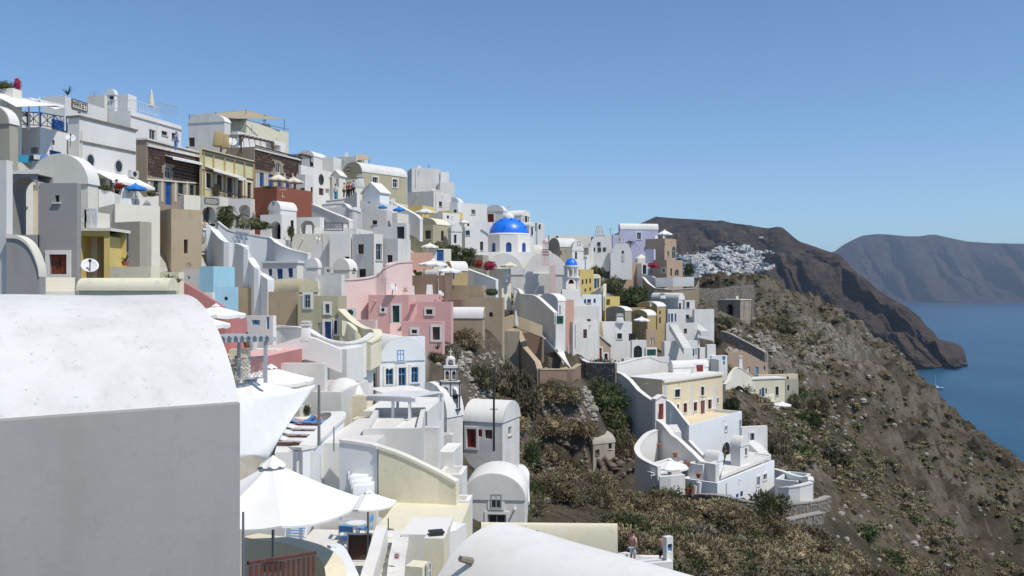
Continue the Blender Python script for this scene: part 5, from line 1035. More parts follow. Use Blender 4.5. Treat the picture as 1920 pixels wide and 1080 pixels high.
# ================================================================== church with the blue dome
def dome_profile(r, h, n=12): return [(r * cos(pi / 2 * k / n), h * sin(pi / 2 * k / n)) for k in range(n)] + [(.02, h)]
def cross(mb, p, h, w=.08, axis=(1, 0, 0)):
    p = Vector(p); a = Vector(axis) * h * .28; mb.bar(p, p + Vector((0, 0, h)), w); mb.bar(p + Vector((0, 0, h * .66)) - a, p + Vector((0, 0, h * .66)) + a, w)
dC = P(954, 440, 124); k = 124 / F
root = thing('domed_church', 'white church with the big bright blue dome', 'church', (dC.x, dC.y, dC.z - 9))
mb = MB(); mb.lathe((dC.x, dC.y, dC.z), dome_profile(37 * k, 32 * k, 16), 48); dm = mb.build('dome', 'domeblue', root, smooth=60)
mb = MB()
for q, el in ((-2.2, .9), (-1.35, .95), (-.75, .8), (-1.8, .35), (-2.6, .6), (-.5, .4)):
    v = Vector((cos(q) * cos(el), sin(q) * cos(el), sin(el))); c = Vector((dC.x + v.x * 37 * k, dC.y + v.y * 37 * k, dC.z + v.z * 32 * k)); mb.tube(c, c + v * .3, .07, .05, 6)
mb.build('step_peg', 'darkmetal', dm)
mb = MB(); mb.lathe((dC.x, dC.y, dC.z + 32 * k - .1), [(.75, 0), (.75, .3), (.55, .55), (.2, .7)], 16); cross(mb, (dC.x, dC.y, dC.z + 32 * k + .5), 1.5, .09); mb.build('lantern', 'white', root, smooth=40)
mb = MB(); mb.lathe((dC.x, dC.y, dC.z - .25), [(39.5 * k, 0), (40.5 * k, .18), (39 * k, .34), (37 * k, .36)], 48); mb.build('cornice', 'white', root, smooth=40)
# eight sided drum with recessed blue windows
R8 = 43 * k; drum = MB(); hz0, hz1 = dC.z - 36 * k, dC.z - .2
for i in range(8):
    a0, a1 = -pi / 2 + pi / 8 + i * pi / 4 + .0, -pi / 2 - pi / 8 + i * pi / 4
    p0, p1 = Vector((dC.x + R8 * cos(a1), dC.y + R8 * sin(a1), 0)), Vector((dC.x + R8 * cos(a0), dC.y + R8 * sin(a0), 0)); u = (p1 - p0); ln = u.length; u.normalize(); nn = Vector((u.y, -u.x, 0))
    fc = Face(p0, u, nn); w0, w1 = ln / 2 - .38, ln / 2 + .38; r = (w0, w1, hz0 + .15, hz1 - 1.0, True, .3)
    wallgrid(drum, fc, ln, hz0, hz1, [r])
    o = MB(); o.prism([fc.pt(*q, -.2) for q in outline(w0, w1, r[2], r[3], True)], nn * .05); wd = o.build('window', 'fblue', root)
    for e in (p0, p1): pass
drum.poly([(dC.x + R8 * cos(-pi / 2 + pi / 8 + i * pi / 4), dC.y + R8 * sin(-pi / 2 + pi / 8 + i * pi / 4), hz1) for i in range(8)])
drum.build('drum', 'white', root)
# crossing block and the four barrel arms
sq = 41 * k; zb_ = P(0, 512, 124).z; mb = MB(); mb.cbox((dC.x, dC.y, zb_ - 5), 2 * sq, 2 * sq, P(0, 474, 124).z - zb_ + 5, .0); mb.build('crossing', 'white', root)
for (cx, cy, ax_, hw, zs, rs, ln, py0) in ((P(944, 0, 117).x, 117, (0, 1), 36 * .0704, P(0, 515, 117).z, 38 * .0704, 7, 0), (P(1022, 0, 120).x, 118, (0, 1), 38 * .071, P(0, 515, 118).z, 40 * .071, 7, 0)):
    mb = MB(); base = Vector((cx - hw, cy, 0)); vault(mb, base, Vector((1, 0, 0)), Vector((0, 1, 0)), 2 * hw, ln, zs, rs, 18, lip=.12, thick=.16); mb.build('barrel_arm', 'white', root, smooth=35)
    mb = MB(); f_ = [base + Vector((hw - hw * cos(pi * q / 18), -.01, zs + rs * sin(pi * q / 18))) for q in range(19)]; mb.prism([base + Vector((0, -.01, zs - 7))] + f_ + [base + Vector((2 * hw, -.01, zs - 7))], (0, ln - .1, 0)); mb.build('arm_walls', 'whitegrey', root)
mb = MB(); a = P(958, 513, 117.4); mb.obox((a.x, a.y, a.z - 6), (P(1031, 0, 117).x - a.x, 0, 0), (0, 6, 0), (0, 0, 6)); mb.build('nave_wall', 'whitegrey', root)
# ---- bell towers
def arch_tier(mb, c, w, dp, z0, h, n, t=.22, side=True):
    """arcade slab with n arched openings (seen through)"""
    x0 = c[0] - w / 2; fc = Face((x0, c[1] - dp / 2, 0), (1, 0, 0), (0, -1, 0)); fb = Face((x0, c[1] + dp / 2, 0), (1, 0, 0), (0, 1, 0)); cw = w / n
    rs = [(cw * i + t / 2, cw * (i + 1) - t / 2, z0 + .02, z0 + h * .86, True, dp) for i in range(n)]
    wallgrid(mb, fc, w, z0, z0 + h, rs)
    wallgrid(mb, fb, w, z0, z0 + h, [(*r[:5], 0) for r in rs])
    for x in (x0, x0 + w): mb.poly([(x, c[1] - dp / 2, z0), (x, c[1] + dp / 2, z0), (x, c[1] + dp / 2, z0 + h), (x, c[1] - dp / 2, z0 + h)])
    mb.poly([(x0, c[1] - dp / 2, z0 + h), (x0 + w, c[1] - dp / 2, z0 + h), (x0 + w, c[1] + dp / 2, z0 + h), (x0, c[1] + dp / 2, z0 + h)])
def bell(mb, c, r): mb.lathe(c, [(r, 0), (r * .8, r * .3), (r * .62, r), (r * .3, r * 1.35), (.02, r * 1.4)], 10)
k = 116 / F; c = P(1023, 497, 116)
root = thing('bell_tower', 'slender pink bell tower with striped arcades beside the dome', 'bell tower', (c.x, c.y, c.z - 5))
mb = MB(); zt_ = c.z - 4
mb.cbox((c.x + .9, c.y, c.z - 6), 10 * k * 1.0, 10 * k, 6, 0); mb.build('shaft', 'palepink', root); mb = MB(); mb.cbox((c.x, c.y, c.z), 14 * k, 12 * k, .25)
arch_tier(mb, (c.x, c.y), 12.5 * k, 10 * k, c.z + .25, 16 * k, 2, .3)
mb.cbox((c.x, c.y, c.z + 20 * k), 14.5 * k, 12 * k, 3 * k); mb.cbox((c.x, c.y, c.z + 25 * k), 14 * k, 12 * k, 2.5 * k); arch_tier(mb, (c.x, c.y), 11 * k, 9 * k, c.z + 29 * k, 13 * k, 2, .25); mb.cbox((c.x, c.y, c.z + 42 * k), 12.5 * k, 10 * k, 2 * k)
mb.build('arcade', 'palepink', root); mb = MB(); mb.lathe((c.x, c.y, c.z + 44 * k), dome_profile(5 * k, 6 * k, 6), 16); cross(mb, (c.x, c.y, c.z + 50 * k), .5, .05); mb.build('cupola', 'palepink', root, smooth=50)
mb = MB()
for dz in (23.2, 27.7): mb.cbox((c.x, c.y, c.z + dz * k), 12 * k, 10.5 * k, 1.6 * k)
mb.build('stripe_course', 'terracotta', root)
def cupola_tower():
    k = 112 / F; c = P(1071, 518, 112); root = thing('belfry', 'white belfry with fluted blue cupola and slim columns', 'belfry', (c.x, c.y, c.z - 4))
    mb = MB(); mb.lathe((c.x, c.y, c.z + 19 * k), dome_profile(12 * k, 15 * k, 9), 24); mb.build('cupola', 'domeblue', root, smooth=25)
    mb = MB()
    for i in range(8):
        q = i * pi / 4 + .2; mb.tube((c.x + 12 * k * cos(q), c.y + 12 * k * sin(q), c.z), (c.x + 12 * k * cos(q), c.y + 12 * k * sin(q), c.z + 18 * k), .15, .13, 8)
    mb.build('column', 'white', root, smooth=40)
    mb = MB(); mb.lathe((c.x, c.y, c.z + 17 * k), [(14.5 * k, 0), (14.5 * k, .2), (12.5 * k, .22)], 24); mb.lathe((c.x, c.y, c.z - .25), [(17 * k, 0), (17 * k, .25), (0.1, .26)], 24); mb.build('ring_cornice', 'white', root, smooth=30)
    mb = MB(); arch_tier(mb, (c.x, c.y), 32 * k, 14 * k, c.z - 24 * k, 23 * k, 1, .8); mb.cbox((c.x, c.y, c.z - 27 * k), 36 * k, 17 * k, 3 * k); mb.build('arch_wall', 'white', root)
    mb = MB(); z1 = c.z - 27 * k; mb.hexa([(c.x - 24 * k, c.y - 1.5, z1 - 40 * k), (c.x + 24 * k, c.y - 1.5, z1 - 40 * k), (c.x + 24 * k, c.y + 3, z1 - 40 * k), (c.x - 24 * k, c.y + 3, z1 - 40 * k), (c.x - 17 * k, c.y - 1, z1), (c.x + 15 * k, c.y - 1, z1), (c.x + 15 * k, c.y + 2, z1), (c.x - 17 * k, c.y + 2, z1)]); mb.build('base', 'white', root)
    mb = MB(); bell(mb, (c.x, c.y, c.z - 14 * k), .4); mb.build('bell', 'darkmetal', root, smooth=50)
cupola_tower()
c = P(1040, 520, 121); k = 121 / F
root = thing('domed_chapel', 'round white chapel with a half hidden blue dome behind the pink tower', 'chapel', (c.x, c.y, c.z - 4))
mb = MB(); mb.lathe((c.x - .6, c.y, c.z - .9), dome_profile(15 * k, 27 * k, 10), 28); mb.build('dome', 'domeblue', root, smooth=60)
mb = MB(); mb.lathe((c.x - .2, c.y, c.z - 6), [(13 * k, 0), (13 * k, 5)], 20); mb.build('drum', 'white', root, smooth=30)
# black trimmed white bell tower of the lower church
k = 61 / F; c = P(845, 766, 61)
root = thing('bell_tower', 'white bell tower outlined in black with a small domed top', 'bell tower', (c.x, c.y, c.z - 1))
mb = MB(); arch_tier(mb, (c.x, c.y), 36 * k, 14 * k, c.z, 48 * k, 2, .28); mb.cbox((c.x, c.y, c.z + 50 * k), 34 * k, 14 * k, 2 * k); arch_tier(mb, (c.x, c.y), 25 * k, 11 * k, c.z + 54 * k, 20 * k, 2, .2); mb.cbox((c.x, c.y, c.z + 76 * k), 26 * k, 12 * k, 5 * k); arch_tier(mb, (c.x, c.y), 17 * k, 9 * k, c.z + 81 * k, 12 * k, 1, .28); mb.build('arcade', 'white', root)
mb = MB(); mb.lathe((c.x, c.y, c.z + 92 * k), dome_profile(8.5 * k, 7 * k, 8), 18, sy=.6); cross(mb, (c.x, c.y, c.z + 98 * k), .5, .06); mb.build('cupola', 'white', root, smooth=50)
mb = MB()
for w, z_, dp in ((38, -2, 16), (39, 48, 17), (28, 74, 13), (37, 24, 14.6)): mb.cbox((c.x, c.y, c.z + z_ * k), w * k, dp * k, 1.6 * k)
for x in (-18, 0, 17.5):
    mb.cbox((c.x + x * k, c.y - 7.3 * k, c.z), 1.6 * k, .6 * k, 48 * k)
for x in (-12.5, 0, 12): mb.cbox((c.x + x * k, c.y - 5.8 * k, c.z + 54 * k), 1.3 * k, .6 * k, 20 * k)
mb.build('black_trim', 'cblack', root, merge=False)
for x, z_, r in ((-8, 20, .2), (9, 16, .26), (-6, 64, .14), (6, 64, .14)):
    mb = MB(); bell(mb, (c.x + x * k, c.y, c.z + z_ * k), r); mb.build('bell', 'darkmetal', root, smooth=50)
# bell gables of the two far chapels
def bell_gable_chapel(label, cx, py_base, py_sh, hw, d, wins, arc):
    k = d / F; c = P(cx, py_base, d); root = thing('bell_gable_chapel', label, 'chapel', c); mb = MB(); H_ = (py_base - py_sh) * k
    pts = []; n = 16
    for i in range(n + 1):
        q = i / n; x = -hw + 2 * hw * q; y = (1 - abs(2 * q - 1) ** 2.2) ** .75; pts.append((c.x + x * k, c.y, c.z + H_ * .35 + H_ * .65 * y))
    mb.prism([(c.x - hw * k, c.y, c.z - 3)] + pts + [(c.x + hw * k, c.y, c.z - 3)], (0, .8, 0)); mb.build('facade', 'white', root)
    mb = MB(); vault(mb, Vector((c.x - hw * .85 * k, c.y + .8, 0)), Vector((1, 0, 0)), Vector((0, 1, 0)), 1.7 * hw * k, 7, c.z + H_ * .3, H_ * .5, 12); mb.obox((c.x - hw * .85 * k, c.y + .8, c.z - 3), (1.7 * hw * k, 0, 0), (0, 7, 0), (0, 0, 3 + H_ * .3)); mb.build('nave', 'white', root, smooth=35)
    fc = Face((c.x - hw * k, c.y, 0), (1, 0, 0), (0, -1, 0))
    for s in wins: op = parse_op(s); fit_opening(root, fc, op, fc.rect(op), True)
    w, h, n_ = arc; mb = MB(); top = c.z + H_; mb.cbox((c.x, c.y + .4, top - .15), (w + 2) * k, .9, .2); arch_tier(mb, (c.x, c.y + .4), w * k, .7, top, h * k * .5, n_, .22); arch_tier(mb, (c.x, c.y + .4), w * .7 * k, .6, top + h * k * .5, h * k * .45, max(1, n_ - 1), .2); mb.build('bell_gable', 'whitegrey', root)
bell_gable_chapel('white bell shaped chapel front with three windows and tall bell gable', 1124, 476, 440, 19, 152, ['Lw 1120 454 1126 461 m', 'Lw 1111 464 1116 471 m', 'Lw 1121 464 1127 472 m', 'Lw 1131 464 1136 471 m'], (14, 18, 3))
bell_gable_chapel('beige white round topped chapel with a narrow door and double bell gable', 1165, 491, 453, 20, 150, ['Lx 1166 470 1170 475 m', 'Ld 1166 478 1171 490 p'], (11, 17, 2))
# ================================================================== parasols, sails, pergolas
def parasol(label, px, py, d, r, n=8, rise=None, mat='canvas', closed=False, pole=2.5, val=.16, rot=.2, lift=0, group='open parasols over the terraces'):
    c = P(px, py, d); root = thing('parasol', label, 'parasol', (c.x, c.y, c.z - pole), group); rise = rise or r * .34
    if closed:
        mb = MB(); mb.lathe((c.x, c.y, c.z - 1.7), [(.26, 0), (.30, .15), (.2, .7), (.12, 1.3), (.05, 1.65), (.01, 1.7)], 9); mb.build('canopy', mat, root, smooth=30)
        mb = MB(); mb.tube((c.x, c.y, c.z - pole), (c.x, c.y, c.z + .1), .03); mb.build('pole', 'fpale', root); return root
    rim = [Vector((c.x + r * cos(rot + 2 * pi * i / n), c.y + r * sin(rot + 2 * pi * i / n), c.z - rise)) for i in range(n)]
    mb = MB()
    for i in range(n):     # each panel sags between its ribs
        a, b = rim[i], rim[(i + 1) % n]; V = {}
        for u in range(6):
            for v in range(5):
                t = u / 5; s_ = v / 4; q = c.lerp(a.lerp(b, s_), t); q = q + Vector((0, 0, -.045 * r * t * sin(pi * s_) - .04 * rise * sin(pi * t))); V[u, v] = q
        for u in range(5):
            for v in range(4):
                f_ = [V[u, v], V[u + 1, v], V[u + 1, v + 1], V[u, v + 1]]; mb.poly(f_[1:] if u == 0 and False else f_)
        for v in range(4): val = .05 if d < 30 else .16; mb.poly([V[5, v], V[5, v + 1], V[5, v + 1] - Vector((0, 0, val)), V[5, v] - Vector((0, 0, val))])
    cn = mb.build('canopy', mat, root, smooth=18)
    mb = MB()
    for i in range(n):
        q = rim[i]; mb.bar(c - Vector((0, 0, .1)), q.lerp(c, .04) - Vector((0, 0, .09)), .035)
    mb.build('rib', 'fpale', root)
    mb = MB(); k_ = .15 * r      # raised vent cap with a wavy edge
    w = [Vector((c.x + k_ * cos(2 * pi * i / 24), c.y + k_ * sin(2 * pi * i / 24), c.z - rise * .1 + .05 * r * (.3 + .3 * cos(i * pi * n / 12)) - .02)) for i in range(24)]
    for i in range(24): mb.poly([c + Vector((0, 0, .07 * r + .02)), w[i], w[(i + 1) % 24]])
    mb.build('vent_cap', mat, cn, smooth=40)
    mb = MB(); mb.tube((c.x, c.y, c.z - pole), (c.x, c.y, c.z), .035, n=8); mb.build('pole', 'metal', root)
    mb = MB(); mb.lathe((c.x, c.y, c.z - pole - .02), [(.3, 0), (.3, .08), (.05, .1)], 12); mb.build('foot', 'drystone', root); return root
for a in [('largest white parasol, over the lower cafe beside the big grey wall', 512, 866, 21, 2.05, 8, 1.0),
          ('small white parasol half hidden behind the largest one', 690, 921, 29, .95, 6, .38),
          ('square off-white parasol with scalloped vent nearer the grey wall', 470, 709, 40, 2.15, 8, .62), ('square off-white parasol behind its twin under the pergola', 508, 688, 44, 2.1, 8, .62),
          ('big cream parasol beside the dusty pink wall', 405, 573, 43, 1.4, 8, .4), ('white parasol tucked under the big cream one', 380, 592, 40, 1.2, 8, .36),
          ('cream cafe parasol on the terracotta block', 522, 326, 90, 1.05, 8, .55, 'creamcanvas'), ('second cream parasol at the end of the terracotta block', 551, 332, 93, 1.05, 8, .45, 'creamcanvas'),
          ('white parasol before the salmon wall', 812, 487, 88, 1.5, 8, .42), ('white parasol overlapping the ochre cafe room', 840, 501, 86, 1.35, 8, .36), ('white parasol above the salmon wall roof', 806, 456, 98, 1.0, 8, .36),
          ('cream parasol in front of the domed church', 955, 491, 106, 1.1, 8, .42, 'creamcanvas'), ('first blue parasol below the pale blue chapel', 718, 384, 97, .5, 8, .22, 'bluecanvas'), ('second wider blue parasol beside the white stair wall', 748, 388, 96, .65, 8, .26, 'bluecanvas'),
          ('blue and white parasol on the restaurant terrace', 254, 344, 64, .75, 8, .3, 'bluecanvas'), ('grey canopy parasol on the yellow cafe', 797, 390, 112, 1.3, 8, .5, 'whitegrey'),
          ('white parasol of the ochre vaulted house', 1203, 594, 121, 1.15, 8, .4), ('white pitched parasol on the brown tower house', 1246, 431, 150, 1.35, 8, .7), ('big round white parasol on the yellow villa terrace', 1466, 753, 126, 1.3, 12, .4),
          ('low white parasol at the villa terrace edge', 1440, 775, 124, 1.2, 12, .28), ('small white parasol on the villa stair', 1401, 745, 123, .65, 10, .25), ('wide white parasol shading the sunbed court of the white terraces', 1256, 861, 82, 1.75, 8, .62),
          ('white parasol top among the ridge houses', 870, 412, 116, .7, 8, .3)]: parasol(*a, rot=.35)
parasol('closed white parasol standing on the balustraded roof', 284, 168, 88, .3, closed=True, mat='creamcanvas')
parasol('closed grey parasol on the beige parapet terrace', 967, 582, 94, .3, closed=True, mat='whitegrey')
parasol('closed canvas parasol beside the white shed terrace', 1193, 655 - 20, 120, .3, closed=True, mat='canvas')
def sail(label, cs, mat='canvas', sag=.3, n=14, belly=.12):
    T = [P(*q) for q in cs]; ct = sum(T, Vector()) / len(T); root = thing('shade_sail', label, 'shade sail', ct); mb = MB(); a, b, c, d_ = T if len(T) == 4 else (T[0], T[1], T[2], T[2]); V = []
    cc = sum(T, Vector()) / len(T)
    for i in range(n + 1):
        row = []
        for j in range(n + 1):
            u, v = i / n, j / n; q = a.lerp(b, u).lerp(d_.lerp(c, u), v); e = max(abs(2 * u - 1), abs(2 * v - 1)); q = q.lerp(cc, belly * (1 - max(abs(2 * u - 1), abs(2 * v - 1)) * 0) * (sin(pi * u) * (1 - sin(pi * v)) + sin(pi * v) * (1 - sin(pi * u)))); q.z -= sag * sin(pi * u) * sin(pi * v); row.append(mb.V(q))
        V.append(row)
    for i in range(n):
        for j in range(n): mb.f.append([V[i][j], V[i + 1][j], V[i + 1][j + 1], V[i][j + 1]])
    o = mb.build('cloth', mat, root, smooth=60); md = o.modifiers.new('t', 'SOLIDIFY'); md.thickness = .02; return root
sail('large taut white shade sail above the sunbed deck', [(425, 742, 23), (596, 720, 31), (499, 866, 23.5), (440, 862, 20)])
sail('white three cornered sail strung over the brown terrace', [(1015, 628, 101), (1057, 657, 100), (1072, 692, 95)], sag=.4, belly=.15)
sail('cream cloth canopy over the blue lattice balcony', [(-30, 168, 58), (50, 186, 63), (123, 197, 63), (30, 200, 56)], 'canvas', .1, belly=.02)
sail('straw matting canopy over the highest rooftop', [(355, 216, 108), (462, 206, 114), (534, 224, 112), (440, 222, 104)], 'straw', .15, belly=.03)
sail('tilted straw roof of the small hut on the skyline', [(668, 290, 128), (682, 288, 132), (698, 299, 130), (672, 300, 126)], 'straw', 0, belly=0)
sail('second cream canopy panel beside the market house', [(52, 182, 63), (90, 190, 66), (126, 200, 64), (104, 205, 60)], 'canvas', .05, belly=.02)
def posts(name, label, cat, segs, mat, w=.08, parts='post'):
    T = [(P(*a), P(*b)) for a, b in segs]; root = thing(name, label, cat, T[0][1])
    for a, b in T: mb = MB(); mb.bar(a, b, w); mb.build(parts, mat, root)
    return root
posts('canopy_frame', 'thin white frame posts holding the cream canopy', 'frame', [((12, 190, 60), (12, 240, 60)), ((54, 186, 61.5), (54, 242, 61.5)), ((74, 182, 62), (74, 240, 62)), ((122, 197, 62), (122, 245, 62)), ((24, 200, 62), (54, 243, 61)), ((-10, 176, 62), (122, 197, 62))], 'fwhite')
posts('canopy_frame', 'grey rooftop posts under the straw matting canopy', 'frame', [((404, 210, 110), (404, 226, 110)), ((461, 205, 112), (461, 228, 112)), ((497, 214, 112), (497, 236, 112)), ((533, 223, 111), (533, 245, 111)), ((355, 214, 108), (355, 230, 108)), ((461, 225, 105.5), (541, 243, 111))], 'metal')
posts('hut_frame', 'thin posts of the tilted straw hut', 'frame', [((673, 298, 127), (673, 306, 127)), ((692, 297, 130), (692, 306, 130)), ((682, 296, 129), (682, 306, 129))], 'fbrown')
def pergola(label, A, B, dep, h, mat, nsl, posts_=((0, 0), (1, 0), (0, 1), (1, 1)), over=.3, slw=.12, brace=False):
    A, B = P(*A), P(*B); u = (B - A); ln = u.length; u.normalize(); v = Vector((-u.y, u.x, 0)).normalized(); root = thing('pergola', label, 'pergola', A - Vector((0, 0, h)))
    for q in (0, 1):
        mb = MB(); mb.bar(A + v * dep * q - u * over, B + v * dep * q + u * over, .12, .2); mb.build('beam', mat, root)
    for i in range(nsl):
        p = A + u * ln * (i + .5) / nsl; mb = MB(); mb.bar(p - v * over + Vector((0, 0, .14)), p + v * (dep + over) + Vector((0, 0, .14)), slw, .06); mb.build('slat', mat, root)
    for a, b in posts_:
        p = A + u * ln * a + v * dep * b; mb = MB(); mb.bar(p, p - Vector((0, 0, h)), .14); mb.build('post', mat, root)
        if brace:
            s_ = 1 if a == 0 else -1; mb = MB(); mb.bar(p - Vector((0, 0, .8)), p + u * s_ * .7, .1); mb.build('brace', mat, root)
    return root
pergola('grey timber pergola over the cafe terrace', (398, 638, 37), (505, 636, 39), 2.2, 1.9, 'greypaint', 9, ((.16, 0), (.16, 1), (.93, 0), (.93, 1)), slw=.2)
pergola('white slatted pergola below the blue shuttered house', (692, 747, 44), (775, 750, 42.5), 2.2, 1.25, 'fwhite', 22, ((.55, 0), (.92, 0), (.98, 1), (0, 1)), over=.15, slw=.09)
pergola('dark brown timber pergola on the roof beside the straw canopy', (452, 254, 98), (512, 268, 106), 2.4, 1.9, 'wood', 8, brace=True)
pergola('brown trellis on the ridge beside the stone house', (562, 290, 112), (582, 294, 114), 1.5, 1.3, 'wood', 3)
pergola('white rail pergola on the white porch near the bell gable', (1093, 463, 149), (1108, 464, 149.5), 1.5, 2, 'fwhite', 4)
def lattice(label, pts, mat, cell=.16):
    T = [P(*q) for q in pts]; root = thing('lattice_screen', label, 'lattice', T[0]); mb = MB(); a, b, c, d_ = T; n = max(3, int((b - a).length / cell)); m_ = max(2, int((d_ - a).length / cell))
    top = lambda t: a.lerp(b, t); bot = lambda t: d_.lerp(c, t); G2 = lambda u, v: top(u).lerp(bot(u), v); K = n + m_
    for i in range(-m_, n):
        for sg in (1, -1):
            u0, u1 = i / n, (i + m_) / n; v0, v1 = (0, 1) if sg > 0 else (1, 0)
            lo, hi = max(0, -u0 / (u1 - u0)), min(1, (1 - u0) / (u1 - u0))
            if hi > lo: mb.bar(G2(u0 + (u1 - u0) * lo, v0 + (v1 - v0) * lo), G2(u0 + (u1 - u0) * hi, v0 + (v1 - v0) * hi), .035, .02)
    mb.build('lattice', mat, root); mb = MB()
    for p, q in ((a, b), (b, c), (c, d_), (d_, a)): mb.bar(p, q, .06)
    mb.build('frame', mat, root); return root
lattice('grey diagonal lattice screen under the timber pergola', [(420, 676, 38.6), (494, 668, 39.4), (494, 708, 39.4), (420, 712, 38.6)], 'greypaint')
lattice('black iron scroll grille between white posts', [(609, 418, 83.2), (643, 418, 83.2), (643, 432, 83.2), (609, 432, 83.2)], 'darkmetal', .3)
lattice('dark iron balcony grille in front of the arcade', [(384, 371, 77), (409, 373, 77), (409, 384, 77), (384, 382, 77)], 'darkmetal', .25)
# wooden slat fence at the lower edge
a, b = P(465, 1056, 16.2), P(592, 1036, 17.6); root = thing('slat_fence', 'reddish brown wooden slat fence at the bottom beside the grey wall', 'fence', a - Vector((0, 0, 1.2))); mb = MB(); mb.bar(a, b, .07, .06); mb.build('rail', 'deckwood', root); mb = MB(); mb.bar(a - Vector((0, 0, .9)), b - Vector((0, 0, .9)), .05, .08); mb.build('rail', 'deckwood', root)
for i in range(13):
    p = a.lerp(b, (i + .5) / 13) - Vector((0, 0, .04)); u = (b - a).normalized(); mb = MB(); mb.obox(p - u * .042 - Vector((0, .012, 1.15)), u * .084, (0, .024, 0), (0, 0, 1.12)); mb.build('slat', 'deckwood', root)
# ================================================================== people
def skin_mesh(name, V, E, Rr, mat, parent, root_i=0, sub=1):
    me = bpy.data.meshes.new(name); me.from_pydata(V, E, []); o = bpy.data.objects.new(name, me); COL.objects.link(o)
    md = o.modifiers.new('s', 'SKIN')
    for i, r in enumerate(Rr):
        sv = me.skin_vertices[0].data[i] if me.skin_vertices else None
        if sv: sv.radius = (r, r) if not isinstance(r, tuple) else r; sv.use_root = (i == root_i)
    o.modifiers.new('u', 'SUBSURF').levels = sub; me.materials.append(MATS[mat])
    dg = bpy.context.evaluated_depsgraph_get(); m2 = bpy.data.meshes.new_from_object(o.evaluated_get(dg)); bpy.data.objects.remove(o); m2.shade_smooth()
    if not m2.materials: m2.materials.append(MATS[mat])
    o = bpy.data.objects.new(name, m2); COL.objects.link(o); o.parent = parent; return o
def ensure_skin(V, E, Rr, mat, name, parent, sub=1):
    import bmesh
    me = bpy.data.meshes.new(name); bm = bmesh.new(); lay = bm.verts.layers.skin.verify(); vs = [bm.verts.new(v) for v in V]
    for i, v in enumerate(vs): r = Rr[i]; v[lay].radius = r if isinstance(r, tuple) else (r, r); v[lay].use_root = (i == 0)
    for a_, b_ in E: bm.edges.new((vs[a_], vs[b_]))
    bm.to_mesh(me); bm.free(); o = bpy.data.objects.new(name, me); COL.objects.link(o); o.modifiers.new('s', 'SKIN'); u = o.modifiers.new('u', 'SUBSURF'); u.levels = sub; u.render_levels = sub
    bpy.context.view_layer.update(); dg = bpy.context.evaluated_depsgraph_get(); m2 = bpy.data.meshes.new_from_object(o.evaluated_get(dg)); bpy.data.objects.remove(o)
    m2.materials.clear(); m2.materials.append(MATS[mat]); m2.shade_smooth(); o = bpy.data.objects.new(name, m2); COL.objects.link(o); o.parent = parent; return o
BODY = {'stand': [(0, 0, .95), (0, 0, 1.12), (0, -.01, 1.32), (0, 0, 1.47), (0, -.02, 1.58), (0, -.02, 1.70),       # pelvis chest neck head
                  (-.09, 0, .88), (-.10, -.02, .50), (-.10, .02, .09), (-.11, -.14, .04), (.09, 0, .88), (.11, .02, .50), (.12, .06, .09), (.13, -.10, .04),
                  (-.19, 0, 1.40), (-.25, .02, 1.14), (-.24, -.08, .90), (-.23, -.12, .80), (.19, 0, 1.40), (.25, .02, 1.14), (.24, -.08, .90), (.23, -.12, .80)],
        'lie': [(0, 0, .14), (-.18, 0, .15), (-.38, 0, .17), (-.52, 0, .20), (-.62, 0, .24), (-.74, 0, .26),
                (.08, -.1, .14), (.42, -.12, .50), (.70, -.12, .08), (.82, -.12, .06), (.08, .1, .14), (.46, .12, .42), (.78, .12, .08), (.90, .12, .06),
                (-.46, -.19, .18), (-.28, -.28, .10), (-.06, -.26, .08), (.02, -.24, .08), (-.46, .19, .18), (-.30, .28, .12), (-.10, .22, .16), (0, .2, .16)],
        'sit': [(0, 0, .50), (0, .02, .68), (0, 0, .88), (0, -.02, 1.02), (0, -.05, 1.12), (0, -.05, 1.24),
                (-.09, -.05, .50), (-.12, -.42, .50), (-.12, -.45, .10), (-.12, -.58, .04), (.09, -.05, .50), (.12, -.42, .50), (.12, -.45, .10), (.12, -.58, .04),
                (-.19, 0, .95), (-.24, -.05, .72), (-.18, -.28, .66), (-.16, -.36, .64), (.19, 0, .95), (.24, -.05, .72), (.18, -.28, .66), (.16, -.36, .64)]}
BE = [(0, 1), (1, 2), (2, 3), (3, 4), (4, 5), (0, 6), (6, 7), (7, 8), (8, 9), (0, 10), (10, 11), (11, 12), (12, 13), (2, 14), (14, 15), (15, 16), (16, 17), (2, 18), (18, 19), (19, 20), (20, 21)]
BR = [(.15, .11), (.135, .10), (.16, .11), .055, .085, .088, .095, .065, .042, .035, .095, .065, .042, .035, .06, .045, .036, .032, .06, .045, .036, .032]
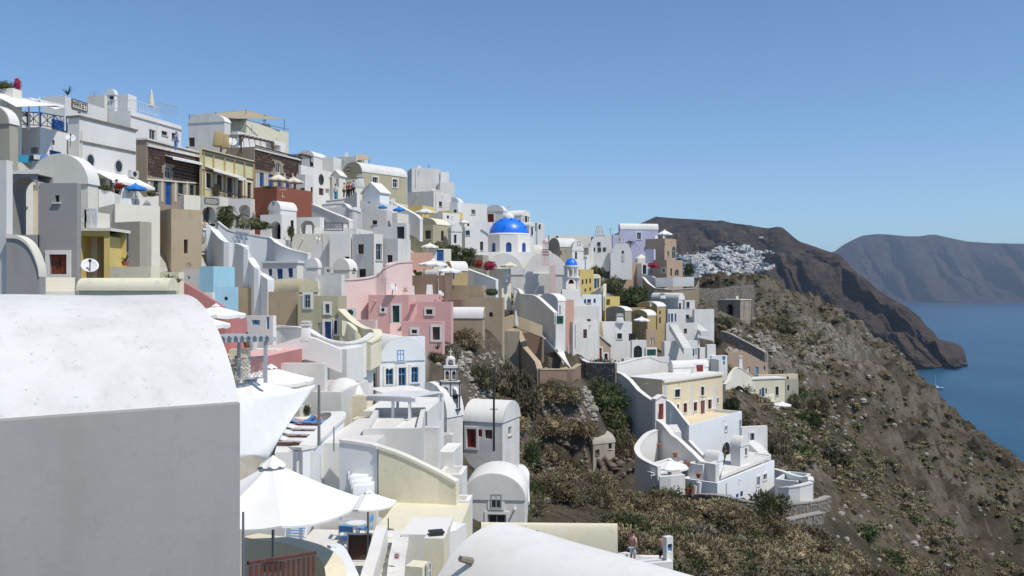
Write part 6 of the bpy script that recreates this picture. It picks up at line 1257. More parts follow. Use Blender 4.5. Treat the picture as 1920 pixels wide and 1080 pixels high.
def person(label, p, yaw, top='cwhite', bottom='cblue', pose='stand', hair='hair', s=1.0, long=False, at=None):
    root = thing('person', label, 'person', p); V = BODY[pose]; R_ = Matrix.Rotation(yaw, 3, 'Z'); X = [tuple(R_ @ Vector(v) * s) for v in V]; R0 = [tuple(q * s for q in r) if isinstance(r, tuple) else r * s for r in BR]
    ensure_skin(X, BE, R0, 'skin', 'body', root)
    g = lambda idx, ex, mat, nm: ensure_skin([X[i] for i in idx[0]], idx[1], [tuple(q * 1.0 + ex for q in (R0[i] if isinstance(R0[i], tuple) else (R0[i],) * 2)) for i in idx[0]], mat, nm, root)
    if top: g(([0, 1, 2, 14, 15, 18, 19], [(0, 1), (1, 2), (2, 3), (3, 4), (2, 5), (5, 6)]), .018, top, 'shirt')
    if bottom:
        if long: g(([0, 6, 7, 8, 10, 11, 12], [(0, 1), (1, 2), (2, 3), (0, 4), (4, 5), (5, 6)]), .022, bottom, 'trousers')
        else: g(([0, 6, 7, 10, 11], [(0, 1), (1, 2), (0, 3), (3, 4)]), .02, bottom, 'shorts')
    mb = MB(); h = Vector(X[5]); mb.lathe((h.x + root.location.x, h.y + root.location.y + .015, h.z + root.location.z - .02), [(.02, -.08), (.095 * s, -.05), (.102 * s, .02), (.085 * s, .08), (.03, .115)], 10); mb.build('hair', hair, root, smooth=60)
    return root
def stand_at(px, py, d): return P(px, py, d)
person('person in a light blue shirt leaning at the balustrade house wall', P(330, 282, 84.5), 2.6, 'cblue', 'cblue', long=True)
person('person in a turquoise top holding something red on the restaurant terrace', P(218, 381, 66), 1.0, 'cteal', 'cblack', long=True)
person('person dressed in white beside the ochre stone house', P(384, 450, 74), .4, 'cwhite', 'cwhite', long=True)
for i, (x, y, t, b_, lb) in enumerate([(629, 374, 'canvas', 'cteal', 'visitor in a pale top by the open brown door'), (645, 372, 'cwhite', 'cblack', 'visitor in white raising an arm on the ramp'), (652, 371, 'cblack', 'cblack', 'visitor dressed in black on the ramp'), (657, 370, 'cred', 'cblack', 'visitor in dark red on the ramp'), (663, 367, 'cblue', 'cblack', 'visitor in blue closest to the white pillar')]):
    person(lb, P(x, y, 101), .5 + i, t, b_, long=True)
person('person in dark clothes climbing beside the cream end block', P(911, 520, 104), .9, 'cblack', 'cblack', long=True)
person('sunbather in a blue bikini lying with bent knees on a sunbed', P(575, 797, 39.6), -.1, None, 'cblue', 'lie')
person('walker with bare shoulders on the footpath', Vector((6.93, 86, CZ - 22.3)), 1.2, 'cpink', 'cpink', s=1.0)
person('person seated low at the footpath edge', Vector((5.8, 85.2, CZ - 22.3)), .3, 'cblack', 'cblack', 'sit', s=.95)
person('person in a pale pink dress at the plunge pool wall', P(1187, 1058, 46.5), 2.2, 'cpink', 'cwhite')
person('tanned swimmer in dark trunks standing beside the blue panel pillar', P(1242, 1062, 46), 2.8, None, 'cblack')
# ================================================================== loungers, chairs, tables, small furniture
def lounger(label, p, yaw, matt='cwhite', frame='deckwood', group='sunbeds on the white deck'):
    root = thing('sun_lounger', label, 'sun lounger', p, group); M_ = Matrix.Translation(p) @ Matrix.Rotation(yaw, 4, 'Z'); T = lambda x, y, z: M_ @ Vector((x, y, z)); mb = MB()
    for y in (-.3, .3): mb.bar(T(-.95, y, .28), T(.95, y, .28), .05, .08)
    for x in (-.9, 0, .9): mb.bar(T(x, -.3, .28), T(x, .3, .28), .05)
    mb.build('frame', frame, root)
    for x, y in ((-.85, -.28), (.85, -.28), (-.85, .28), (.85, .28)): q = MB(); q.bar(T(x, y, 0), T(x, y, .28), .05); q.build('leg', frame, root)
    q = MB(); q.hexa([T(-.3, -.29, .33), T(.95, -.29, .33), T(.95, .29, .33), T(-.3, .29, .33), T(-.3, -.29, .41), T(.95, -.29, .41), T(.95, .29, .41), T(-.3, .29, .41)]); q.build('mattress', matt, root, bevel=.02)
    q = MB(); q.hexa([T(-.95, -.29, .5), T(-.32, -.29, .33), T(-.32, .29, .33), T(-.95, .29, .5), T(-.95, -.29, .58), T(-.32, -.29, .41), T(-.32, .29, .41), T(-.95, .29, .58)]); q.build('backrest', matt, root, bevel=.02)
lounger('sunbed with the blue towel that the sunbather lies on', P(575, 806, 39.6), -.1, 'cblue')
lounger('empty white sunbed next to the sunbather', P(568, 818, 38.0), -.1); lounger('empty white sunbed in the middle of the deck', P(560, 829, 36.6), -.1); lounger('empty white sunbed at the near deck edge', P(553, 842, 35.3), -.1)
for i, (x, y, d, lb) in enumerate([(1232, 888, 79.5, 'white sunbed in the court before the white terraces'), (1160, 925, 86, 'white deck chair beside the grey ruin wall'), (1166, 932, 85, 'second white deck chair beside the grey ruin wall')]): lounger(lb, P(x, y + 6, d), .5 + i, 'cwhite', 'fwhite', 'sunbeds by the white terraces')
def chair(label, p, yaw, mat='flblue', fr_='fwhite', group='blue canvas chairs'):
    root = thing('director_chair', label, 'chair', p, group); M_ = Matrix.Translation(p) @ Matrix.Rotation(yaw, 4, 'Z'); T = lambda x, y, z: M_ @ Vector((x, y, z))
    for y in (-.26, .26):
        q = MB(); q.bar(T(-.24, y, 0), T(.24, y, .45), .03); q.bar(T(.24, y, 0), T(-.24, y, .45), .03); q.bar(T(-.24, y, .45), T(-.26, y, .9), .03); q.bar(T(-.26, y, .64), T(.26, y, .64), .04, .02); q.bar(T(.24, y, .45), T(.24, y, .64), .03); q.build('side_frame', fr_, root)
    q = MB(); q.hexa([T(-.24, -.25, .43), T(.24, -.25, .43), T(.24, .25, .43), T(-.24, .25, .43), T(-.24, -.25, .46), T(.24, -.25, .46), T(.24, .25, .46), T(-.24, .25, .46)]); q.build('seat', mat, root)
    q = MB(); q.hexa([T(-.27, -.25, .7), T(-.24, -.25, .7), T(-.24, .25, .7), T(-.27, .25, .7), T(-.27, -.25, .9), T(-.24, -.25, .9), T(-.24, .25, .9), T(-.27, .25, .9)]); q.build('backrest', mat, root)
zf = CZ - (1062 - 540) / F * 28.5
def onz(px, d, z=zf): return Vector(((px - 960) / F * d, d, z))
chair('blue canvas chair against the grey shaded wall', onz(652, 31.6), 0); chair('blue canvas chair nearer the board', onz(655, 30.2), 1.3); chair('blue canvas chair seen from behind the table', onz(683, 31.4), 3.0)
def table(label, p, r=.35, h=.72, mat='fwhite', n=14):
    root = thing('table', label, 'table', p); q = MB(); q.lathe((p.x, p.y, p.z + h), [(r, 0), (r, .03), (.01, .031)], n); q.build('table_top', mat, root); q = MB(); q.tube(p, p + Vector((0, 0, h)), .03); q.lathe(p, [(.2, 0), (.2, .03), (.03, .05)], 10); q.build('pedestal', mat, root)
table('small round white table between the blue chairs', onz(668, 31.0))
root = thing('menu_board', 'dark menu board with a white frame leaning by the cafe steps', 'board', onz(674, 29)); q = MB(); c = onz(674, 29); q.obox(c + Vector((-.38, 0, .05)), (.76, 0, 0), (0, .05, 0), (0, .12, .82)); q.build('panel', 'fbrown', root); q = MB()
for a_, b_ in (((-.4, 0, .03), (.4, 0, .03)), ((-.4, .12, .88), (.4, .12, .88)), ((-.4, 0, .03), (-.4, .12, .88)), ((.4, 0, .03), (.4, .12, .88))): q.bar(c + Vector(a_) - Vector((0, .03, 0)), c + Vector(b_) - Vector((0, .03, 0)), .05)
q.build('frame', 'fwhite', root)
# striped deck chair behind the parasol pole
root = thing('slatted_chair', 'blue slatted reclining chair behind the largest parasol', 'chair', P(555, 1004, 25)); q = MB()
for i in range(9): q.bar(P(536 + i * .6, 1004 - i * 5.2, 25 + i * .06), P(570 + i * 1.0, 1006 - i * 5.2, 25 + i * .06), .05, .02)
q.build('slat', 'cblue', root)
for x in (535, 572): q = MB(); q.bar(P(x, 1008, 25), P(x + 6, 960, 25.6), .04); q.build('side_frame', 'fwhite', root)
# near steps down past the cafe
root = thing('staircase', 'worn whitewashed steps descending beside the cafe wall', 'staircase', P(725, 1080, 24))
for i in range(7):
    y = 1005 + i * 16.5; d = 29 - i * .62; a, b = P(703 - i * 1.5, y, d), P(752 - i * 2, y, d); q = MB(); q.obox((a.x, d - .02, a.z - 1.4), (b.x - a.x, 0, 0), (0, .75, 0), (0, 0, 1.4)); q.build('step', 'white', root, bevel=.05)
root = thing('staircase', 'white fan shaped steps behind the small parasol', 'staircase', P(665, 900, 33))
for i in range(6):
    y = 866 + i * 9; d = 36 - i * .55; a, b = P(646 + i * 3, y, d), P(676 + i * 4, y + 2, d); q = MB(); q.obox((a.x, d, a.z - 1), (b.x - a.x, .25, 0), (0, .6, 0), (0, 0, 1)); q.build('step', 'whiteblue', root, bevel=.03)
def stairs(label, A, B, n, w, mat, dirn=None):
    A, B = P(*A), P(*B); root = thing('staircase', label, 'staircase', A); t = Vector((B.x - A.x, B.y - A.y, 0)); L_ = t.length; t.normalize(); s_ = Vector((-t.y, t.x, 0)); rz = (B.z - A.z) / n
    for i in range(n):
        p = A + t * L_ * i / n; q = MB(); q.obox(Vector((p.x, p.y, A.z + rz * i - .6)) - s_ * w / 2, t * (L_ / n + .02), s_ * w, (0, 0, .6 + rz)); q.build('step', mat, root)
    return root
stairs('red edged steps up to the grey tower hatch, cream between side walls', (100, 553, 31.5), (104, 520, 33.6), 5, 1.35, 'offwhite')
stairs('white steps climbing beside the vaulted annexe', (1398, 882, 90), (1432, 850, 93), 9, 1.6, 'white'); stairs('white steps turning up to the cream court', (1432, 850, 94.5), (1405, 826, 96), 7, 1.4, 'white')
stairs('narrow steps inside the white arched gate wall', (1268, 812, 92), (1259, 796, 93), 6, 1.2, 'white'); stairs('pink steps climbing the curved pink wing', (757, 612, 69.6), (776, 570, 70.2), 10, .8, 'pink')
stairs('dark steps below the pink house door', (742, 640, 66), (742, 606, 69), 7, .9, 'palepink'); stairs('steep pale steps leading down to the yellow villa', (1396, 746, 124), (1408, 718, 130), 10, 1.2, 'offwhite')
stairs('long straight ramp steps on the white stair house', (1290, 655, 116), (1262, 608, 120), 16, 1.2, 'white'); stairs('second flight climbing to the villa terrace', (1322, 622, 124), (1300, 606, 131), 10, 1.2, 'white')
for lb, pts in [('side wall of the near hatch steps', [(66, 530, 31), (74, 522, 31.6), (82, 518, 32.4)]), ('white tapering wall flanking the tower edge', [(118, 558, 31), (134, 482, 33.2), (144, 480, 33.8)])]: pass
a = P(17, 326, 34); b = P(74.5, 322, 34.2); z0 = P(0, 560, 34).z; root = thing('loggia', 'grey arched loggia wall opening beside the tower with the red hatch', 'loggia', (a.x, a.y, z0)); w = b.x - a.x; fc = Face((a.x, a.y, 0), (1, 0, 0), (0, -1, 0)); q = MB()
lo = (P(19.5, 0, 34).x - a.x, P(71, 0, 34).x - a.x, P(0, 440, 34).z, P(0, 331, 34).z, True, 1.1); wallgrid(q, fc, w, z0, a.z, [lo]); q.poly([fc.pt(0, a.z), fc.pt(w, a.z), fc.pt(w, a.z, -1.1), fc.pt(0, a.z, -1.1)]); fb = Face((a.x, a.y + 1.1, 0), (1, 0, 0), (0, 1, 0)); wallgrid(q, fb, w, z0, a.z, [(*lo[:5], 0)]); q.build('arch_wall', 'greywall', root, merge=False)
q = MB(); q.hexa([P(17, 327, 33.9), P(75, 323, 33.9), P(75, 323, 35.2), P(17, 327, 35.2), P(17, 321, 33.9), P(75, 317, 33.9), P(75, 317, 35.2), P(17, 321, 35.2)]); q.build('coping', 'white', root)
# ================================================================== dishes, air conditioners, chimneys, poles, aerials
def dish(label, px, py, d, r, yaw=.5, el=.6, mat='dish'):
    c = P(px, py, d); root = thing('satellite_dish', label, 'satellite dish', c); ax = Vector((sin(yaw) * cos(el), -cos(yaw) * cos(el), sin(el))); x = ax.cross(Vector((0, 0, 1))).normalized(); y = x.cross(ax); mb = MB(); n = 18; R3 = []
    for k_ in range(5):
        rr = r * k_ / 4; R3.append([mb.V(c + (x * cos(2 * pi * i / n) + y * sin(2 * pi * i / n)) * max(rr, .01) + ax * (rr * rr / r * .28)) for i in range(n)])
    for A, B in zip(R3, R3[1:]):
        for i in range(n): mb.f.append([A[i], A[(i + 1) % n], B[(i + 1) % n], B[i]])
    o = mb.build('reflector', mat, root, smooth=60); md = o.modifiers.new('t', 'SOLIDIFY'); md.thickness = .02
    q = MB(); q.bar(c - y * r * .9 + ax * .2 * r, c + ax * r * .95, .03); q.cbox(c + ax * r * .95, .08, .08, .1); q.build('feed_arm', 'darkmetal', root); q = MB(); q.bar(c, c - ax * .15 - Vector((0, 0, r * 1.3)), .05); q.build('mast', 'metal', root)
dish('large grey satellite dish in front of the yellow alcove', 168, 500, 34.5, .33); dish('white dish on the balcony house corner', 132, 260, 60, .33); dish('white dish beside the door of the roof house', 434, 267, 97, .55)
dish('pale dish on the pink house roof', 737, 540, 70, .36, .9); dish('dish at the corner of the wide brown block', 826, 551, 79, .3, .9); dish('little dish on the cream roof terrace wall', 596, 448, 78, .2)
def ac(label, px, py, d, yaw=0, s=1.0):
    c = P(px, py, d); root = thing('air_conditioner', label, 'air conditioner', c); q = MB(); q.cbox(c, .85 * s, .35, .6 * s, yaw); q.build('casing', 'fpale', root); q = MB(); n_ = Vector((sin(yaw), -cos(yaw), 0)); q.tube(c + n_ * .17 + Vector((0, 0, .3 * s)), c + n_ * .19 + Vector((0, 0, .3 * s)), .22 * s, n=14); q.build('fan_grille', 'darkmetal', root)
ac('air conditioner beside the restaurant awning', 250, 333, 77, 1.2); ac('air conditioner on the cream house wall', 630, 493, 79.4, 0); ac('air conditioner on the palepink ledge of the olive house', 656, 594, 62, .3); ac('air conditioner on a roof beside the cafe parasol', 853, 400, 115, .3)
def chimney(label, px, py, d, w, h, mat='white', cap=True):
    c = P(px, py, d); root = thing('chimney', label, 'chimney', c); q = MB(); q.hexa([c + Vector((x * w, y * w, 0)) for x, y in ((-.6, -.6), (.6, -.6), (.6, .6), (-.6, .6))] + [c + Vector((x * w, y * w, h)) for x, y in ((-.4, -.4), (.4, -.4), (.4, .4), (-.4, .4))]); q.build('stack', mat, root, bevel=.03)
    if cap: q = MB(); q.cbox(c + Vector((0, 0, h)), w * 1.1, w * 1.1, .08); q.cbox(c + Vector((0, 0, h + .18)), w * .9, w * .9, .07); q.cbox(c + Vector((0, 0, h + .06)), w * .5, w * .5, .14); q.build('cap', mat, root)
chimney('twin ochre stone chimney, taller of the two', 410, 275, 96, .9, 1.6, 'ochre', False); chimney('second ochre stone chimney beside the dish', 422, 278, 96, .7, 1.5, 'ochre', False)
chimney('white chimney on the triangular roof ridge', 573, 640, 50, .45, .9); chimney('white chimney pot on the cistern cube', 845, 862, 50, .5, .4); chimney('white chimney at the corner of the small vault', 653, 662, 54, .3, .3); chimney('white chimney on the cube house with the green window', 1162, 606, 117, .9, 1.0)
chimney('white ventilator on the pale blue chapel shoulder', 676, 352, 100, .7, 1.2); chimney('round white chimney on the villa roof', 1242, 560, 138, .8, .7); chimney('small chimney above the pink house roof', 760, 556, 72, .4, .5, 'palepink'); chimney('slender white chimney by the yellow villa path', 1388, 700, 122, .5, 2.2)
chimney('ruined beige bell arch behind the pink chapel', 1114, 632, 116, .8, 1.7, 'tan', False); chimney('second pillar of the ruined beige bell arch', 1124, 632, 116, .8, 2.0, 'tan', False); chimney('white roof chimney above the ochre house', 1222, 575, 131, .6, .6)
def pole(label, px, y0, y1, d, w=.07, mat='darkmetal', name='pole', arms=()):
    a, b = P(px, y1, d), P(px, y0, d); root = thing(name, label, name.replace('_', ' '), a); q = MB(); q.tube(a, b, w, w * .8); q.build('shaft', mat, root)
    for dz, L_ in arms: q = MB(); p = b - Vector((0, 0, dz)); q.bar(p - Vector((L_ / 2, 0, 0)), p + Vector((L_ / 2, 0, 0)), w * .6); q.build('crossarm', mat, root)
    return root
pole('tall dark utility pole in front of the low church house', 926, 690, 846, 56, .075, 'darkmetal', 'utility_pole', ((2.6, .5),))
pole('thin wooden pole on the rocky slope', 1568, 845, 920, 108, .1, 'wood', 'utility_pole'); pole('thin aerial mast on the white square roof', 177, 172, 182, 80, .03, 'metal', 'aerial', ((0, .8), (.2, .5)))
pole('tv aerial beside the lavender wing', 1145, 427, 440, 170, .05, 'metal', 'aerial', ((.1, 1.5), (.4, 1.0))); pole('lightning rod cross on the grey white cube', 804, 308, 316, 141, .06, 'flblue', 'aerial', ((.2, .6),))
pole('aerial mast rising from the pale pink wall', 722, 520, 556, 71, .03, 'metal', 'aerial', ((.2, .8), (.5, .6))); pole('slanting grey pole that holds the large shade sail', 598, 722, 835, 33, .06, 'metal', 'sail_pole'); pole('white pipe post beside the fan steps', 626, 800, 846, 35, .03, 'metal', 'post')
pole('thin grey drainpipe along the edge of the big grey wall', 456, 960, 1100, 12.2, .02, 'metal', 'drainpipe')
root = thing('umbrella_stand', 'round iron parasol foot with a bare spike on the cream roof', 'parasol stand', P(728, 999, 30.2)); c = P(728, 999, 30.2); q = MB(); q.lathe(c, [(.2, 0), (.2, .1), (.03, .12)], 14); q.build('base', 'metal', root); q = MB(); q.tube(c, c + Vector((0, 0, .5)), .02); q.build('spike', 'fbrown', root)
root = thing('no_entry_sign', 'small white sign with a red ring beside the worn steps', 'sign', P(744, 1042, 25.8)); c = P(744, 1042, 25.8); q = MB(); q.obox(c - Vector((.08, .02, .1)), (.16, 0, 0), (0, .01, 0), (0, 0, .2)); q.build('panel', 'fwhite', root); q = MB(); q.tube(c - Vector((0, .022, 0)), c - Vector((0, .03, 0)), .06, n=16); o = q.build('red_disc', 'cred', root); q = MB(); q.obox(c - Vector((.035, .036, .012)), (.07, 0, 0), (0, .004, 0), (0, 0, .024)); q.build('white_bar', 'fwhite', o)
root = thing('grill_box', 'rusty iron grill box on the cream chimney block', 'grill', P(818, 1004, 25.9)); c = P(818, 1006, 25.9); q = MB(); q.cbox(c, .36, .3, .12, .3); q.build('body', 'fbrown', root); q = MB(); q.cbox(c + Vector((0, 0, .12)), .42, .36, .05, .3); q.build('lid', 'darkmetal', root)
# laundry on the balcony house
for i, (x, y, w, h, mt, lb) in enumerate([(44, 290, 1.0, .5, 'cteal', 'turquoise towel drying'), (62, 291, .5, .35, 'cblack', 'black cloth drying'), (72, 290, .6, .3, 'cwhite', 'white shirt drying'), (82, 289, .4, .3, 'cblue', 'blue cloth drying')]):
    c = P(x, y, 58); root = thing('laundry', lb + ' on the line by the blue balcony', 'laundry', c); q = MB(); q.obox(c - Vector((w / 2, 0, h)), (w, .1, 0), (0, .03, 0), (0, 0, h)); q.build('cloth', mt, root)
# yellow alcove beside the tower
H_ = dict(C=P(147, 433, 38))
def alcove():
    a = P(147, 433, 37); b = P(206, 433, 37); z0 = P(0, 560, 37).z; root = thing('alcove', 'yellow painted alcove under the white lattice balcony', 'alcove', (a.x, a.y, z0)); w = b.x - a.x; q = MB(); fc = Face((a.x, a.y, 0), (1, 0, 0), (0, -1, 0))
    wallgrid(q, fc, w, z0, a.z, [(.05, P(195, 0, 37).x - a.x, z0 + .05, a.z - .2, False, 1.6)]); q.poly([fc.pt(0, a.z), fc.pt(w, a.z), fc.pt(w, a.z, -1.6), fc.pt(0, a.z, -1.6)]); q.build('walls', 'yellow', root)
    q = MB(); q.poly([fc.pt(0, z0, -1.6), fc.pt(w, z0, -1.6), fc.pt(w, a.z, -1.6), fc.pt(0, a.z, -1.6)]); q.build('back_wall', 'yellow', root); q = MB(); q.obox(fc.pt(-.1, a.z, .12), fc.U * (w + .2), -fc.n * 1.9, (0, 0, .12)); q.build('balcony_slab', 'offwhite', root)
alcove()

for i, (x, y, d, lb) in enumerate([(420, 676, 42, 'small table on the pink cafe terrace under the pergola'), (452, 690, 41.5, 'second small table on the pink cafe terrace'), (530, 356, 86.5, 'cafe table under the cream parasol on the terracotta block'), (815, 520, 85, 'cafe table under the white parasols by the salmon wall'),
                                    (1470, 776, 124, 'table beneath the round villa parasol'), (1240, 884, 80, 'table in the sunbed court'), (740, 770, 47, 'white table under the slatted pergola'), (950, 517, 104, 'table under the cream parasol by the domed church'), (250, 372, 63.4, 'table under the blue and white parasol')]): table(lb, P(x, y, d) - Vector((0, 0, .72)))
for i, (x, y, d, yw, lb) in enumerate([(408, 672, 41.8, 0, 'wooden chair at the pink terrace table'), (436, 674, 41.8, 3, 'wooden chair facing the pink terrace table'), (722, 775, 46.5, .4, 'white chair under the slatted pergola'), (758, 775, 46, 2.6, 'second white chair under the slatted pergola'), (1458, 778, 123.5, .3, 'dark chair beneath the round villa parasol'), (1480, 778, 123.5, 2.8, 'second dark chair beneath the round villa parasol'), (1228, 890, 80, .3, 'white chair in the sunbed court')]):
    chair(lb, P(x, y, d) - Vector((0, 0, .7)), yw, 'wood' if i in (0, 1, 4, 5) else 'cwhite', 'wood' if i in (0, 1, 4, 5) else 'fwhite', 'chairs on the cafe terraces')

ct = [onz(a, d, CZ - 17.5) for a, d in ((1352, 82.6), (1446, 92.5), (1428, 99), (1362, 93))]; root = thing('courtyard', 'grey paved inner courtyard between the arch and the white steps', 'courtyard', ct[0]); mb = MB(); mb.prism(ct, (0, 0, -.3)); mb.build('paving', 'whitegrey', root)

c = P(645, 743, 47.6); root = thing('roof_dome', 'smooth white dome resting on the olive cream block', 'dome', c); mb = MB(); mb.lathe((c.x, c.y, c.z - .3), [(1.12, 0)] + dome_profile(1.12, 1.3, 14), 36); mb.build('shell', 'white', root, smooth=60)
# ================================================================== the distant white village
vr = random.Random(3)
def village_proto(kind):
    root = thing('village_house', 'tiny white cubic house of the far hillside village', 'house', (0, 0, 0), 'white houses of the distant village'); w, dp, h = ((7, 8, 4.5), (10, 7, 6), (6, 9, 3.5), (8, 8, 4))[kind]
    q = MB(); q.obox((-w / 2, -dp / 2, -6), (w, 0, 0), (0, dp, 0), (0, 0, h + 6)); q.build('walls', 'white', root, origin=(0, 0, 0)) if kind != 1 else q.build('walls', 'offwhite', root, origin=(0, 0, 0))
    q = MB()
    if kind in (0, 3): vault(q, Vector((-w / 2, -dp / 2, 0)), Vector((1, 0, 0)), Vector((0, 1, 0)), w, dp, h, 1.8, 6); q.build('roof', 'white', root, origin=(0, 0, 0))
    else: q.obox((-w / 2 - .2, -dp / 2 - .2, h), (w + .4, 0, 0), (0, dp + .4, 0), (0, 0, .4)); q.build('roof', 'white', root, origin=(0, 0, 0))
    q = MB()
    for x in (-w * .28, w * .22): q.obox((x, -dp / 2 - .06, h * .2), (1.1, 0, 0), (0, .05, 0), (0, 0, 2.0))
    q.build('opening', 'void', root, origin=(0, 0, 0)); ORG[root.name] = (0, 0, 0); return root
protos = [village_proto(i) for i in range(4)]; used = set()
placed = []; small = []
tries = 0
while len(placed) < 1250 and tries < 60000:
    tries += 1; x = vr.uniform(1279, 1480); up = interp([(1279, 487), (1312, 478), (1342, 484), (1380, 482), (1410, 478), (1440, 475), (1459, 486), (1480, 495)], x)[0]; lo = interp([(1279, 493), (1312, 523), (1380, 523), (1402, 512), (1432, 511), (1480, 496)], x)[0]
    if vr.random() < .86:
        y = vr.uniform(up, lo)
        if noise.noise(Vector((x * .09, y * .28, 1))) < -.12: continue
    else: cx, cy, sx, sy = vr.choice([(1333, 475, 12, 3), (1373, 464, 8, 2.5), (1417, 461, 8, 2), (1443, 470, 9, 3), (1300, 482, 12, 4), (1400, 474, 30, 3)]); x, y = vr.gauss(cx, sx), vr.gauss(cy, sy)
    if any(abs(x - a) < 1.7 and abs(y - b) < .75 for a, b in placed) or not 1270 < x < 1482: continue
    placed.append((x, y)); p = on_hill(x + 10, y + 6)
    if len(placed) > 300: small.append((p, vr.uniform(3.5, 7), vr.uniform(4, 8), vr.uniform(1.2, 2.6))); continue
    k_ = vr.randrange(4); s_ = vr.uniform(.42, .8) * p.y / 1750
    o = protos[k_] if k_ not in used else copytree(protos[k_]); used.add(k_); o.location = p + Vector((0, -2, 0)); o.rotation_euler.z = vr.uniform(-.5, .9); o.scale = (s_, s_, s_ * vr.uniform(.6, .95))
q = MB()
for p, a, b, h in small: q.cbox(p - Vector((0, 2, 1)), a, b, h + 1, a)
tag(q.build('village_buildings', 'white', merge=False), kind='stuff')
p = on_hill(1464, 442); root = thing('hill_church', 'lone pale ruin high on the near headland', 'chapel', p); q = MB(); q.cbox(p, 9, 6, 4); q.build('walls', 'offwhite', root)
# the moored boat
c = P(1752, 730, 1050); c.z = .2; root = thing('motor_boat', 'moored white boat with a mast on the blue sea', 'boat', c); q = MB(); hl = [(-11, 0, 1.8), (-8, -2.4, 1.7), (6, -2.6, 1.8), (12, 0, 2.6), (6, 2.6, 1.8), (-8, 2.4, 1.7)]; lo = [(-10, 0, -.5), (-7.5, -1.6, -.5), (5, -1.7, -.5), (10, 0, -.5), (5, 1.7, -.5), (-7.5, 1.6, -.5)]
i0 = [q.V(c + Vector(v)) for v in lo]; i1 = [q.V(c + Vector(v)) for v in hl]
for i in range(6): q.f.append([i0[i], i0[(i + 1) % 6], i1[(i + 1) % 6], i1[i]])
q.f.append(i1); q.build('hull', 'cblue', root); q = MB(); q.obox(c + Vector((-6, -1.5, 1.8)), (10, 0, 0), (0, 3, 0), (0, 0, 2)); q.build('cabin', 'fwhite', root); q = MB(); q.obox(c + Vector((-9, -2, 1.75)), (19, 0, 0), (0, 4, 0), (0, 0, .3)); q.build('deck', 'fwhite', root); q = MB(); q.tube(c + Vector((1, 0, 2)), c + Vector((1, 0, 17)), .2); q.build('mast', 'fpale', root)
# ================================================================== plants
def leafmesh(name, n, mats, seed, size=.13, flat=.75, top=False, hollow=.25, core=9, feather=False):
    r = random.Random(seed); v = []; f = []
    lobes = [(Vector((r.uniform(-.45, .45), r.uniform(-.45, .45), r.uniform(.25, .62))), r.uniform(.34, .58)) for _ in range(9)]
    for i in range(n):
        c, R_ = lobes[i % 9]; d = Vector((r.gauss(0, 1), r.gauss(0, 1), r.gauss(0, 1))).normalized(); rr = R_ * (1 - hollow * r.random() ** 2) * (1 + .25 * noise.noise(d * 2.2 + c * 5)); p = c + d * rr; p.z *= flat
        if p.z < -.02: p.z = r.uniform(0, .1)
        s_ = size * r.uniform(.6, 1.4); a = (d + Vector((r.gauss(0, .5), r.gauss(0, .5), r.gauss(0, .5)))).normalized(); t = a.cross(Vector((r.gauss(0, 1), r.gauss(0, 1), r.gauss(0, 1)))).normalized(); b = a.cross(t); k = len(v)
        if feather: tip = p + (a + d * .6 + Vector((0, 0, .3))).normalized() * s_ * .95; v += [p - t * s_ * .3, tip - t * s_ * .14, tip + t * s_ * .14, p + t * s_ * .3]
        else: v += [p - t * s_ * .5, p + b * s_ * .35 + a * s_ * .1, p + t * s_ * .6, p - b * s_ * .35]
        f.append((k, k + 1, k + 2, k + 3))
    # dense twiggy core so that the crown is not see-through everywhere
    for c, R_ in lobes[:core]:
        k = len(v); m_ = 6
        for a in range(m_):
            for e in range(4):
                ph = 2 * pi * a / m_; el = -1 + 2 * e / 3; rr = R_ * .62 * sqrt(max(0, 1 - (el * .95) ** 2)); v.append(Vector((c.x + rr * cos(ph), c.y + rr * sin(ph), max(-.05, (c.z + R_ * .62 * el * .95) * flat))))
        for a in range(m_):
            for e in range(3): f.append((k + a * 4 + e, k + ((a + 1) % m_) * 4 + e, k + ((a + 1) % m_) * 4 + e + 1, k + a * 4 + e + 1))
    me = bpy.data.meshes.new(name); me.from_pydata([tuple(q) for q in v], [], f); return me
def with_mat(me, mat): m2 = me.copy(); m2.materials.append(MATS[mat]); return m2
LM = {}
for key, n_ in (('big', 1700), ('mid', 520), ('small', 150)):
    for s_ in range(3): LM[key, s_] = leafmesh('foliage', int(n_ * 2.2), None, s_ + n_, {'big': .075, 'mid': .12, 'small': .2}[key], feather=True, hollow=.32)
LMM = {}
def leaf(key, s_, mat):
    k = (key, s_, mat)
    if k not in LMM: LMM[k] = with_mat(LM[key, s_], mat)
    return LMM[k]
def shrub(label, p, w, h, mat, size='mid', group=None, name='shrub', cat='shrub', seed=0, trunk=True):
    root = thing(name, label, cat, p, group); o = bpy.data.objects.new('foliage', leaf(size, seed % 3, mat)); COL.objects.link(o); o.parent = root; o.scale = (w / 1.8, w / 1.8, h); o.rotation_euler.z = seed * 1.7; o.location = (0, 0, -.05)
    return root
def gshrub(label, px, py, w, h, mat, size='big', **k):     # footed on the ground seen under this pixel, sized in pixels
    p = ground(px, py)
    if p is None: return
    s_ = p.y / F; p.z = tz(p.x, p.y) - .1; shrub(label, p, w * s_, h * s_, mat, size, seed=int(px), **k)
